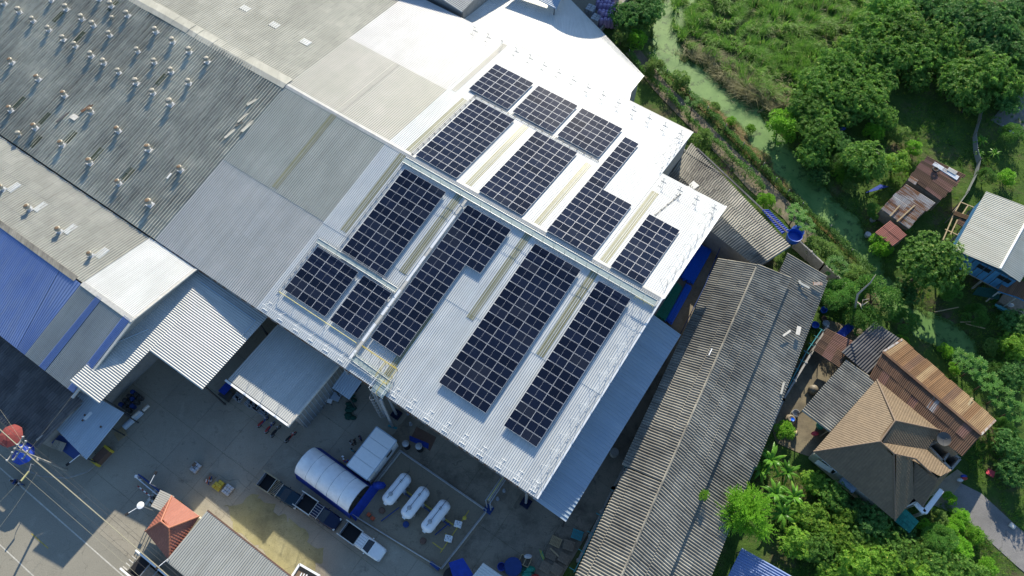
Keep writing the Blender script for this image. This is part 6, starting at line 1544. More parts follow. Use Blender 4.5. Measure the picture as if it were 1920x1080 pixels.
for px,py,lb in ((770,795,'grey standpipe nearest the brown mat'),(765,775,'grey standpipe near the foot of the mast'),(945,920,'upper grey standpipe right of the gantry'),(933,935,'lower grey standpipe right of the gantry'),(922,952,'standpipe by the compound corner')):
    t=thing('standpipe',lb,'standpipe',g(px,py,.2),0,'grey standpipes'); mb=MB(); mb.lathe([(.22,0),(.22,.06),(.09,.08),(.09,.7),(.14,.72),(.14,.8)],(0,0,0),12); mb.build('pipe',M['steel'],t)
# goods along the annex front and side
for k,(px,py) in enumerate(((446,744),(468,756),(480,762),(495,772))):
    lb=('first','second','third','fourth')[k]; p=g(px,py,.5); t=thing('bottle_crate',f'{lb} crate of blue white bottles from the left along the annex front','crate',p,ANG,'bottle crates along the annex front')
    for s in (-1,1):
        mb=MB(); mb.box(-.55,.55,s*.45-.03,s*.45+.03,.05,.5); mb.build('side',M['steel'],t); mb=MB(); mb.box(s*.55-.03,s*.55+.03,-.42,.42,.05,.5); mb.build('side',M['steel'],t)
    mb=MB(); mb.box(-.55,.55,-.45,.45,.03,.08); mb.build('base',M['steel'],t)
    for i in range(5):
        for j in range(4):
            mb=MB(); c=(-.42+i*.21+random.uniform(-.03,.03),-.33+j*.22+random.uniform(-.03,.03),0); mb.lathe([(.09,.1),(.09,.45),(.04,.55),(.04,.62)],c,7); mb.build('bottle',M[random.choice(['sack','blue_grey','glass','blue_grey'])],t)
mb=MB(); mb.plate(A(409,733,1.2),A(425,716,1.2),A(436,724,1.2),A(421,741,1.2),.04); tag(mb.build('blue_cover',M['blue_tarp']),'bright blue sheet covering a stack at the left end of the annex front','tarpaulin')
mb=MB(); mb.bar(g(417,735,.5)+ZX*.5,g(432,745,.5)+ZX*.5,1.2,1.0); tag(mb.build('crate_stack',M['dark_steel']),'dark crate stack under the bright blue sheet','crate')
for k,(px,py,lb) in enumerate(((586,742,'upper air conditioner box on the annex side wall'),(597,730,'air conditioner box nearest the eave on the annex side wall'))):
    p=g(px,py,1.0); t=thing('air_conditioner',lb,'air conditioner',p,ANG+R(90),'air conditioner boxes'); mb=MB(); mb.box(-.45,.45,-.2,.2,.6,1.3); mb.build('casing',M['offwhite'],t,bevel=.03); mb=MB(); mb.lathe([(.24,0),(.24,.03),(.05,.04)],(0,-.2,.95),14,0,'y'); mb.build('fan_grille',M['dark_steel'],t); mb=MB(); mb.box(-.4,.4,-.15,.15,0,.6); mb.build('stand',M['dark_steel'],t)
for k,(px,py,lb,w,mt,top_) in enumerate(((609,746,'square table with a pale green plate below the air conditioners',.9,'offwhite',True),(630,744,'grey table beside the one with the green plate',1.1,'blue_grey',False),(618,752,'narrow white bench between the two tables',.6,'white',False),(601,760,'low pale stool below the tables',.5,'offwhite',False))):
    t=thing('work_table',lb,'table',g(px,py,.7),ANG+R(10*k),'tables beside the annex'); mb=MB(); mb.box(-w/2,w/2,-w*.45,w*.45,.68,.74); mb.build('tabletop',M[mt],t,bevel=.01)
    for x in (-1,1):
        for y in (-1,1): mb=MB(); mb.box(x*w*.42-.03,x*w*.42+.03,y*w*.38-.03,y*w*.38+.03,0,.68); mb.build('leg',M['dark_steel'],t)
    if top_: mb=MB(); mb.lathe([(.22,.745),(.26,.77),(.02,.78)],(0,0,0),14); tag(mb.build('plate',M['green_sheet']),None); bpy.data.objects['plate'].parent=t
barrel('terracotta topped drum beside the column foot near the tables',648,732,.36,.9,'steel','terracotta')
for k,(px,py,mt,lb) in enumerate(((562,772,'sack','round pale pot lowest in the row along the annex side'),(569,766,'green_net','green pot in the middle of the row along the annex side'),(575,760,'sack','round pale pot highest in the row along the annex side'))):
    mb=MB(); mb.lathe([(.2,0),(.3,.35),(.28,.5),(.22,.48),(.02,.42)],g(px,py,.4),14); tag(mb.build('pot',M[mt]),lb,'pot','pots along the annex side')
t=thing('net_heap','dark green heap of netting under the warehouse eave','net heap',A(655,775,0),0)
for k in range(12):
    m2=MB(); x=random.uniform(648,664); y=random.uniform(742,785); m2.ball(A(x,y,.25),random.uniform(.25,.5),8,0,(1.2,.8,.6)); m2.build('fold',M['green_net'],t,True,smooth=True)
# goods left of the canopy
for k,(a,b,mt,lb) in enumerate((((232,802),(266,772),'blue_grey','long bluish roll leaning at the edge of the yard'),((246,785),(262,771),'offwhite','short pale roll lying on the bluish roll'),((268,770),(279,760),'offwhite','pale roll end sticking out highest beside the bluish roll'))):
    mb=MB(); mb.tube([A(*a,.5+.3*k),A(*b,.5+.3*k)],.38 if k==0 else .2,12); tag(mb.build('material_roll',M[mt]),lb,'roll','material rolls by the loading canopy')
t=thing('grate_pallet','pale slatted grate lying on the yard below the rolls','grate',g(225,813,.2),R(40))
for k in range(9): mb=MB(); mb.box(-.6,.6,-.65+k*.145,-.65+k*.145+.07,.1,.16); mb.build('slat',M['wood_pale'],t)
for x in (-.55,0,.5): mb=MB(); mb.box(x,x+.06,-.65,.6,0,.1); mb.build('bearer',M['wood_pale'],t)
t=thing('drum_rack','dark rack of drums in the shade of the loading canopy','rack',A(250,755,0),ANG)
for i in range(3):
    for j in range(4): mb=MB(); mb.lathe([(.28,0),(.28,.8),(.05,.84)],(-.7+i*.65,-1+j*.65,0),12); mb.build('drum',M['dark_steel' if (i+j)%3 else 'blue_paint'],t)
# blue and green pipe stacks in the alley
def pipestack(label,pa,pb,width,n,layers,mat):
    d=(pb-pa).normalized(); s=Vector((-d.y,d.x,0)); t=thing('pipe_stack',label,'pipe stack',(pa+pb)/2,0,'plastic pipe stacks in the alley'); r=width/n/2
    for l in range(layers):
        for k in range(n-l):
            o=s*(-width/2+r*(2*k+1+l))+ZX*(.25+r+l*r*1.75); e0,e1=random.uniform(-.25,.25),random.uniform(-.25,.25); b=s*random.uniform(-.05,.05)
            mb=MB(); mb.tube([pa+o+d*e0,(pa+pb)/2+o+b,pb+o+d*e1],r*.96,7); mb.build('pipe',M[mat],t,True)
    for f in (.2,.8): mb=MB(); q3=pa.lerp(pb,f); mb.bar(q3-s*width*.55+ZX*.12,q3+s*width*.55+ZX*.12,.2,.24); mb.build('sleeper',M['wood'],t,True)
pipestack('upper stack of bright blue pipes under the gable edge',g(1322,464,.6),g(1288,525,.6),2.0,14,3,'blue_pipe')
pipestack('stack of green pipes below the upper blue stack',g(1270,533,.6),g(1238,595,.6),1.6,12,3,'green_pipe')
pipestack('lower narrow stack of blue pipes beside the green ones',g(1292,535,.6),g(1255,602,.6),1.0,8,3,'blue_pipe')
mb=MB(); mb.lathe([(.55,0),(.55,.7),(.5,.75),(.02,.76)],g(1152,848,.6),18); tag(mb.build('drain_cover',M['concrete_w']),'round concrete well cover in the lower alley','well')
# purple sack store at the top
pd=thing('store_yard','walled concrete store bay at the top edge beside the far shed','store bay',A(1110,25,0),0)
P=[g(*q3) for q3 in ((1040,18,0),(1118,65,0),(1166,8,0),(1185,-25,0),(1100,-60,0))]
mb=MB(); mb.prism([(p.x,p.y) for p in P],-.05,.12); mb.build('slab',M['yard'],pd,True)
for a,b in ((g(1118,64,.8),g(1168,4,.8)),(g(1168,4,.8),g(1192,-25,.8))):
    mb=MB(); mb.bar(a+ZX*.4,b+ZX*.4,.3,.9); mb.build('wall',M['concrete_w'],pd,True)
mb=MB(); p=g(1069,12,3); mb.bar(p,p+ZX*4,.3); tag(mb.build('blue_column',M['blue_paint']),'blue steel column in the store bay at the top edge','column')
names=('front','second','third','fourth','fifth','sixth')
for r_ in range(6):
    for c_ in range(5):
        px=1128+c_*7-r_*1.5+ (r_%2)*3; py=34-r_*8.5+c_*1.0
        if px>1158: continue
        lb=f'purple wrapped bundle, {ORD[c_]} from the left in the {names[r_]} row'
        mb=MB(); h=1.9+random.uniform(-.2,.2)+.25*(r_%2); p=g(px,py,1.8); mb.lathe([(.33,.12),(.36,.3),(.36,h-.35),(.30,h-.12),(.14,h),(.02,h)],p,10)
        tag(mb.build('sack_bundle',M['purple'],smooth=True),lb,'sack','purple sack bundles in the store bay')
for k,(px,py,lb) in enumerate(((1117,38,'grey white bale stack nearest the bay wall'),(1107,20,'grey white bale stack farther back beside the purple bundles'))):
    t=thing('bale_stack',lb,'bale stack',g(px,py,.8),R(-30),'bale stacks in the store bay')
    for z in range(4):
        for i in range(2):
            for j in range(3): mb=MB(); mb.box(-.7+i*.7,-.7+i*.7+.66,-.75+j*.5,-.75+j*.5+.46,.12+z*.36,.12+z*.36+.33); mb.build('bale',M['sack'],t,bevel=.06)
# household things in the house yard
barrel('blue white basin of washing beside the big grey jar',1493,774,.45,.7,'steel',None,'wash_basin','basin',None,True)
for k in range(9): 
    pass
t=thing('water_jar','big grey water jar with a blue bowl on it','jar',g(1483,786,.8),0); mb=MB(); mb.lathe([(.3,0),(.6,.3),(.68,.6),(.55,.9),(.4,1.0),(.42,1.05),(.3,1.0),(.02,.9)],(0,0,0),20); mb.build('body',M['jar'],t,smooth=True); mb=MB(); mb.lathe([(.1,1.02),(.24,1.12),(.2,1.1),(.02,1.05)],(.1,-.1,0),14); mb.build('bowl',M['blue_pipe'],t)
for px,py,mt,lb,r_ in ((1524,731,'jar','round tan jar in the dark middle of the washing yard',.6),(1491,812,'wood_pale','small cut tree stump shaped tan jar below the basin',.38),(1538,798,'green_pipe','teal jar by the corner of the striped lean-to',.5)):
    mb=MB(); mb.lathe([(r_*.5,0),(r_*.95,.3*r_/.5),(r_,.6*r_/.5),(r_*.75,.95*r_/.5),(.02,1.0*r_/.5)],g(px,py,.5),18); tag(mb.build('jar',M[mt],smooth=True),lb,'jar','jars in the washing yard')
mb=MB(); mb.ball(A(1528,813,.6),.38,9,0,(1.3,.8,.6)); tag(mb.build('pink_cloth',M['pink'],smooth=True),'pink cloth bundle beside the teal jar','cloth')
for px,py,r_,mt,lb in ((1545,581,.45,'tank_blue','round blue basin nearest the wall end behind the long shed'),(1553,570,.5,'kraft','brown round basin between the blue ones'),(1546,597,.35,'terracotta','tan round basin below the brown one'),(1549,606,.45,'sack','pale round basin in the basin row'),(1529,609,.5,'tank_blue','bright blue drum lowest in the basin row'),(1528,611,.3,'tank_blue','x'),):
    if lb=='x': continue
    mb=MB(); mb.lathe([(r_*.8,0),(r_,.45),(r_*.93,.45),(r_*.75,.1),(.02,.1)],g(px,py,.4),18,caps=False); tag(mb.build('basin',M[mt]),lb,'basin','basins behind the long shed')
mb=MB(); mb.plate(A(1568,625,1.4),A(1590,605,1.4),A(1605,612,1.4),A(1582,634,1.4),.04); tag(mb.build('tarp_cover',M['blue_tarp']),'dark blue tarpaulin between the rusty porch and the dead tree','tarpaulin')
for px,py,mt,lb in ((1807,893,'blue_tarp','blue laundry nearest the tank yard on the terrace'),(1800,900,'sack','white laundry in the middle of the terrace rack'),(1808,897,'red','red laundry at the end of the terrace rack')):
    mb=MB(); mb.ball(A(px,py,.7),.32,8,0,(1.3,.7,.6)); tag(mb.build('laundry',M[mt],smooth=True),lb,'laundry','laundry on the terrace')
mb=MB(); p=A(1848,888,.05); mb.obox(p,UX*.9,VX*.8,ZX*.1); tag(mb.build('red_mat',M['pink'],bevel=.03),'small red mat lying on the grass beside the drive','mat')
mb=MB(); mb.bar(A(1893,982,.2),A(1903,990,.2),.5,.3); tag(mb.build('white_trough',M['offwhite'],bevel=.05),'white trough lying beside the gravel drive','trough')
for k in range(5):
    px,py=1880+k*2.4,239+k*1.2; mb=MB(); mb.bar(A(px,py-4,.1),A(px+12,py+6,.1),.2,.12); tag(mb.build('plank',M['sack']),f'{ORD[k]} grey plank from the left in the stack by the upper right lot','plank','grey planks by the lot')
mb=MB(); mb.ball(A(1578,241,.3),.5,8,0,(1.4,.7,.6)); mb2=mb; tag(mb.build('blue_cloth',M['blue_tarp'],smooth=True),'crumpled blue sheet under the mango trees near the canal','sheet')
mb=MB(); mb.plate(A(1622,362,.3),A(1650,346,.3),A(1666,350,.3),A(1640,358,.3),.05); tag(mb.build('blue_cloth',M['blue_tarp']),'long crumpled blue sheet beside the zinc hut','sheet')
for px,py,lb in ((1637,411,'grey barrel by the canal near the red hut'),(1627,440,'round grey basin floating at the canal edge')): mb=MB(); mb.lathe([(.38,0),(.4,.5),(.3,.5),(.02,.42)],g(px,py,.3),16); tag(mb.build('tub',M['steel']),lb,'tub','tubs by the canal')
nt_=thing('net_fence','sagging grey net fence running down from the mango tree past the banana plants','fence',A(1835,250,0),0)
pts=[g(1842,205,1),g(1838,225,1),g(1830,250,1),g(1832,280,1),g(1838,300,1),g(1832,325,1),g(1815,360,1),g(1790,395,1)]
for a,b in zip(pts,pts[1:]):
    mb=MB(); mb.plate(a+ZX*.05,b+ZX*.05,b+ZX*1.2,a+ZX*1.2,.02); mb.build('net_panel',M['steel'],nt_,True); mb=MB(); mb.tube([a,a+ZX*1.4],.05,6); mb.build('post',M['wood'],nt_,True)
for k,(a,b,lb) in enumerate((((1752,585),(1797,576),'upper fallen bamboo pole over the shaded pond'),((1800,604),(1830,603),'pale fallen bamboo pole right of the pond'),((1811,607),(1847,616),'lower fallen bamboo pole right of the pond'))):
    mb=MB(); mb.tube([A(*a,.3),A(*b,.35)],.07,6); tag(mb.build('bamboo_pole',M['wood_pale']),lb,'pole','bamboo poles by the pond')

# ------------------------------------------------------------------ people
def person(label,p,yaw,shirt,trousers,pose='stand',lean=0.0,armout=.15):
    root=thing('person',label,'person',p,yaw)
    me=bpy.data.meshes.new('body'); o=bpy.data.objects.new('body',me); COL.objects.link(o)
    if pose=='stand':
        J=dict(pel=(0,0,.95,.15),ch=(lean*.5,0,1.28,.17),nk=(lean*.8,0,1.48,.07),hd=(lean+.02,0,1.60,.10),tp=(lean+.02,0,1.70,.085),
          shl=(lean*.7,.19,1.42,.07),ell=(lean*.6-.03,.19+armout,1.15,.052),wl=(lean*.6+.1,.21+armout,.92,.036),hl=(lean*.6+.14,.21+armout,.82,.04),
          shr=(lean*.7,-.19,1.42,.07),elr=(lean*.6-.03,-.19-armout,1.15,.052),wr=(lean*.6+.12,-.2-armout,.93,.036),hr=(lean*.6+.17,-.2-armout,.83,.04),
          hpl=(0,.1,.88,.11),knl=(.04,.11,.48,.075),anl=(-.02,.12,.09,.05),ftl=(.14,.13,.04,.04),hpr=(0,-.1,.88,.11),knr=(.06,-.11,.48,.075),anr=(.02,-.12,.09,.05),ftr=(.18,-.13,.04,.04))
    else:
        J=dict(pel=(-.12,0,.86,.16),ch=(-.02,0,1.18,.17),nk=(.04,0,1.38,.07),hd=(.08,0,1.50,.10),tp=(.08,0,1.60,.085),
          shl=(.02,.19,1.32,.07),ell=(.18,.28,1.12,.052),wl=(.36,.31,1.04,.036),hl=(.42,.31,1.02,.04),shr=(.02,-.19,1.32,.07),elr=(.18,-.28,1.12,.052),wr=(.36,-.31,1.04,.036),hr=(.42,-.31,1.02,.04),
          hpl=(-.05,.12,.82,.11),knl=(.30,.20,.68,.08),anl=(.14,.2,.30,.05),ftl=(.30,.2,.26,.04),hpr=(-.05,-.12,.82,.11),knr=(.30,-.20,.68,.08),anr=(.14,-.2,.30,.05),ftr=(.30,-.2,.26,.04))
    K=list(J); idx={k:i for i,k in enumerate(K)}
    E=[('pel','ch'),('ch','nk'),('nk','hd'),('hd','tp'),('ch','shl'),('shl','ell'),('ell','wl'),('wl','hl'),('ch','shr'),('shr','elr'),('elr','wr'),('wr','hr'),('pel','hpl'),('hpl','knl'),('knl','anl'),('anl','ftl'),('pel','hpr'),('hpr','knr'),('knr','anr'),('anr','ftr')]
    me.from_pydata([J[k][:3] for k in K],[(idx[a],idx[b]) for a,b in E],[])
    sk=o.modifiers.new('Skin','SKIN'); ss=o.modifiers.new('Sub','SUBSURF'); ss.levels=1; ss.render_levels=1
    for i,k in enumerate(K): v=me.skin_vertices[0].data[i]; v.radius=(J[k][3],J[k][3]); v.use_root=(k=='pel')
    bpy.context.view_layer.update(); dg=bpy.context.evaluated_depsgraph_get(); nm=bpy.data.meshes.new_from_object(o.evaluated_get(dg))
    o.modifiers.clear(); o.data=nm; nm.name='body'
    for m_ in (M[shirt],M[trousers],M['skin'],M['black']): nm.materials.append(m_)
    zp=J['pel'][2]
    for f in nm.polygons:
        c=f.center; f.use_smooth=True
        f.material_index = 2 if c.z>J['nk'][2]-.02 or (abs(c.y)>.24 and c.x>J['ell'][0]+.02 and c.z>.7) else 0 if (c.z>zp+.02 or (abs(c.y)>.26 and pose=='stand' and c.z>.7)) else 3 if c.z<(.1 if pose=='stand' else .31) else 1
    o.parent=root
    hx,hz=J['hd'][0],J['hd'][2]
    mb=MB(); mb.ball((hx-.02,0,hz+.045),.118,12,0,(1,.92,1.0)); mb.v=[Vector((q3.x,q3.y,max(q3.z,hz-.0))) for q3 in mb.v]; mb.build('hair',M['hair'],root,smooth=True)
    mb=MB(); mb.tube([(hx+.085,0,hz+.02),(hx+.125,0,hz-.02)],[.012,.02],6); mb.build('nose',M['skin'],root,smooth=True)
    for s in (-1,1):
        mb=MB(); mb.ball((hx+.095,s*.038,hz+.025),.014,6); mb.build('eye',M['hair'],root,smooth=True)
        h=Vector(J['hl' if s>0 else 'hr'][:3])
        for k in range(4): mb=MB(); y=(-.03+.02*k); mb.tube([h+Vector((.01,y,-.01)),h+Vector((.04,y,-.06-.008*(k in (1,2)))),h+Vector((.035,y,-.095-.01*(k in (1,2))))],[.010,.009,.007],5); mb.build('finger',M['skin'],root)
        mb=MB(); mb.tube([h+Vector((.02,-s*.035,.02)),h+Vector((.055,-s*.05,-.03))],[.011,.008],5); mb.build('thumb',M['skin'],root)
    return root
person('person in a white shirt and dark trousers standing left of the cabin',g(661,834,0),R(20),'sack','black')
person('person in black clothes standing between the white shirt and the cabin',g(668,832,0),R(170),'black','dark_steel')
person('person in dark clothes with a light blue patch, nearest the cabin corner',g(679,825,0),R(190),'blue_paint','black',lean=.08)
person('person in teal shirt standing below the other three beside the cabin',g(664,848,0),R(60),'teal','black')
rp_=g(32,905,.5); bk_=bike('blue motorbike ridden along the street past the pole',rp_,orient(A(45,907,0),A(20,899,0)),'blue_paint','black'); bk_['group']=''; del bk_['group']
person('motorcyclist in a blue jacket riding along the street at the left edge',rp_,orient(A(45,907,0),A(20,899,0)),'blue_paint','dark_steel','ride')
# ------------------------------------------------------------------ vegetation
rv = random.Random(42)
def leaf(mb_v, mb_f, base, d, up, L, w, droop=.25):
    s = d.cross(up)
    if s.length < 1e-3: s = Vector((1,0,0))
    s = s.normalized()*w; mid = base + d*(L*.5); tip = base + d*L - ZX*(droop*L)
    b = len(mb_v); mb_v += [base, mid+s, tip, mid-s]; mb_f.append((b,b+1,b+2,b+3))
def rdir(zmin=-.2):
    while True:
        v = Vector((rv.gauss(0,1),rv.gauss(0,1),rv.gauss(0,1))).normalized()
        if v.z > zmin: return v
def leaf_mesh(name, vs, fs, mat):
    me = bpy.data.meshes.new(name); me.from_pydata([tuple(v) for v in vs], [], fs); me.materials.append(M[mat]); me.update(); return me
def crown_mango(Rr, Hh, lobes, per, mat, ll=.34, lw=.055, nl=8, fill=500, seed=0):
    vs=[]; fs=[]
    for k in range(lobes):
        a = 2*math.pi*(k*.618+rv.random()*.15); rr = Rr*math.sqrt((k+.5)/lobes)*.72
        hz = Hh*(.55*math.sqrt(max(0,1-(rr/Rr)**2))+rv.uniform(-.22,.18)); c = Vector((rr*math.cos(a),rr*math.sin(a),hz)); lr = Rr*rv.uniform(.26,.42)
        for j in range(per):
            n = rdir(-.25); p = c+Vector((n.x*lr,n.y*lr,n.z*lr*.8))*rv.uniform(.75,1.08); ax = (n+ZX*.5).normalized()
            t1 = ax.cross(Vector((.3,.5,.81))).normalized(); t2 = ax.cross(t1); off = rv.random()*6.28
            for i in range(nl):
                b = off+2*math.pi*i/nl+rv.uniform(-.2,.2); d = (t1*math.cos(b)+t2*math.sin(b)+ax*rv.uniform(.1,.7)).normalized()
                leaf(vs,fs,p,d,ax,ll*rv.uniform(.75,1.2),lw*rv.uniform(.8,1.2),rv.uniform(.1,.4))
    for j in range(fill):
        n = rdir(-.6); r_ = rv.uniform(.25,.8); p = Vector((n.x*Rr*r_,n.y*Rr*r_,n.z*Hh*r_*.7)); leaf(vs,fs,p,rdir(-.9),ZX,ll*1.5,lw*2.6,.1)
    return leaf_mesh('crown',vs,fs,mat)
def crown_feather(Rr, Hh, n, mat):
    vs=[]; fs=[]
    cl=[(rdir(-.3),rv.uniform(.12,.62)) for _ in range(70)]
    for j in range(n):
        c,k=rv.choice(cl); d=(c+rdir(-.4)*.8).normalized(); st=Vector((c.x*Rr*k,c.y*Rr*k,c.z*Hh*k)); L=rv.uniform(.18,.42)
        for i in range(16):
            t=i/16; p=st+Vector((d.x*Rr*L*t,d.y*Rr*L*t,d.z*Hh*L*t-.2*Rr*t*t*L)); dd=(d+rdir(-.8)*.8).normalized(); leaf(vs,fs,p,dd,ZX,.26*(1-.3*t),.026,.25)
    return leaf_mesh('crown',vs,fs,mat)
def crown_small(Rr, Hh, n, mat, ll=.22, lw=.06):
    vs=[]; fs=[]
    cl=[(rdir(-.1),rv.uniform(.2,.36)) for _ in range(14)]
    for j in range(n):
        d,lr=rv.choice(cl); q=rdir(-.5); p=Vector((d.x*Rr*.68,d.y*Rr*.68,d.z*Hh*.68))+q*Rr*lr*rv.uniform(.7,1.1); leaf(vs,fs,p,(q+rdir(-.5)*.8).normalized(),ZX,ll*rv.uniform(.7,1.2),lw,.2)
    return leaf_mesh('crown',vs,fs,mat)
def palm_leaf(vs,fs,base,d,L,w,droop,fold=.12,seg=6,ragged=.0):
    s=d.cross(ZX).normalized(); prev=None
    for i in range(seg+1):
        t=i/seg; p=base+d*(L*t)-ZX*(droop*L*t*t); ww=w*math.sin(math.pi*min(1,.12+t*.86))**.7*(1-ragged*rv.random()) if t<1 else .01
        q=(p+s*ww-ZX*ww*fold, p+ZX*.0, p-s*ww-ZX*ww*fold); b=len(vs); vs+= [q[0],q[1],q[2]]
        if prev is not None: fs.append((prev,prev+1,b+1,b)); fs.append((prev+1,prev+2,b+2,b+1))
        prev=b
def crown_banana(n,L,mat):
    vs=[]; fs=[]
    for k in range(n):
        a=2.4*k+rv.uniform(-.3,.3); el=rv.uniform(.25,1.1); d=Vector((math.cos(a)*math.cos(el),math.sin(a)*math.cos(el),math.sin(el))); palm_leaf(vs,fs,Vector((0,0,0)),d,L*rv.uniform(.75,1.1),L*.085,rv.uniform(.35,.75),.25,7,.18)
    return leaf_mesh('crown',vs,fs,mat)
def crown_papaya(n,L,mat):
    vs=[]; fs=[]
    for k in range(n):
        a=2.4*k; el=rv.uniform(-.1,1.0); d=Vector((math.cos(a)*math.cos(el),math.sin(a)*math.cos(el),math.sin(el))); tip=d*L*rv.uniform(.55,1.0)
        vs0=len(vs); s=d.cross(ZX).normalized()*.012; vs+=[Vector((0,0,0))+s,Vector((0,0,0))-s,tip-s,tip+s]; fs.append((vs0,vs0+1,vs0+2,vs0+3))
        for i in range(8):
            b=2*math.pi*i/8; e1=d.cross(ZX).normalized(); e2=Vector((d.x,d.y,0)).normalized(); dd=(e1*math.cos(b)+e2*math.sin(b)+ZX*.05).normalized(); leaf(vs,fs,tip,dd,ZX,.42*rv.uniform(.8,1.1),.085,.15)
    return leaf_mesh('crown',vs,fs,mat)
def trunk_mesh(h,r,limbs,spread,lift,mat='bark'):
    mb=MB(); mb.tube([(0,0,-.3),(.03*h,0,h*.5),(0,.03*h,h)],[r*1.25,r,r*.75],8)
    for k in range(limbs):
        a=2*math.pi*k/limbs+rv.uniform(-.3,.3); mb.tube([(0,.02*h,h*rv.uniform(.6,.95)),(spread*.45*math.cos(a),spread*.45*math.sin(a),h+lift*.35),(spread*math.cos(a),spread*math.sin(a),h+lift*rv.uniform(.7,1.1))],[r*.6,r*.4,r*.15],6)
    return mesh_of(mb,'trunk',M[mat],None,True)
# prototypes: crown radius 1 m in plan is scaled up by the tree itself
PROTO={}
def proto(nm,crowns,trunk,zc): PROTO[nm]=(crowns,trunk,zc)
proto('mango',[crown_mango(2.8,2.0,15,26,'mango') for _ in range(3)],trunk_mesh(1.8,.16,5,1.6,1.3),2.2)
proto('mango_dark',[crown_mango(2.8,2.0,16,26,'mango_dark') for _ in range(2)],trunk_mesh(1.8,.16,5,1.6,1.3),2.2)
proto('yellow',[crown_mango(2.4,1.7,13,22,'yellowleaf') for _ in range(2)],trunk_mesh(1.6,.13,5,1.3,1.1),2.0)
proto('big',[crown_mango(3.4,3.2,34,30,'mango',.30,.075,7,900)],trunk_mesh(2.6,.26,7,2.0,2.2),3.4)
proto('fine',[crown_small(2.6,1.9,6500,'hedge',.20,.05) for _ in range(2)],trunk_mesh(1.7,.14,5,1.5,1.2),2.2)
proto('bush',[crown_small(1.2,1.0,2400,'bush',.17,.045) for _ in range(2)],trunk_mesh(.6,.05,4,.6,.6),.8)
proto('greenbush',[crown_small(1.2,1.0,2400,'bright',.17,.045) for _ in range(2)],trunk_mesh(.6,.05,4,.6,.6),.8)
proto('feather',[crown_feather(2.9,2.4,900,'bright')],trunk_mesh(2.6,.15,6,1.3,1.8),3.2)
proto('banana',[crown_banana(17,2.6,'banana') for _ in range(2)],trunk_mesh(2.0,.13,0,.1,.1,'green_net'),2.0)
proto('papaya',[crown_papaya(22,1.3,'papaya') for _ in range(2)],trunk_mesh(2.6,.08,0,.1,.1),2.6)
CNT={}
BASE_R={'mango':2.8,'mango_dark':2.8,'yellow':2.4,'big':3.4,'fine':2.6,'bush':1.2,'greenbush':1.2,'feather':2.7,'banana':2.4,'papaya':1.6}
GRP={'mango':'mango trees of the orchard','mango_dark':'mango trees of the orchard','yellow':'fruit trees below the tiled house','banana':'banana plants','papaya':'papaya plants','bush':'pale shrubs along the canal','greenbush':'small bright shrubs','fine':'fine leaved trees'}
NAME={'mango':'mango_tree','mango_dark':'mango_tree','yellow':'fruit_tree','big':'broad_tree','fine':'leafy_tree','bush':'shrub','greenbush':'shrub','feather':'feathery_tree','banana':'banana_plant','papaya':'papaya_tree'}
CAT={'bush':'shrub','greenbush':'shrub','banana':'banana plant'}
def tree(kind,px,py,rpx,label,hs=1.0,base=0.0):
    crowns,trunk,zc=PROTO[kind]; ppm=20/ (at(px+10,py,2)-at(px-10,py,2)).length; s=rpx/ppm/BASE_R[kind]
    p=at(px,py,zc*s*hs+base+.3*s); z=ground_z(p.x,p.y) if not base else base
    if canal_d(p.x,p.y)<.2 and not base: z=-.4
    t=thing(NAME[kind],label,CAT.get(kind,'tree'),(p.x,p.y,z),rv.uniform(0,6.28),GRP.get(kind))
    k=CNT.get(kind,0); CNT[kind]=k+1
    inst(trunk,'trunk',t,(0,0,0),(0,0,0),(s,s,s*hs)); inst(crowns[k%len(crowns)],'crown',t,(0,0,zc*s*hs),(0,0,rv.uniform(0,6.28)),(s,s,s*rv.uniform(.9,1.1)))
T=tree
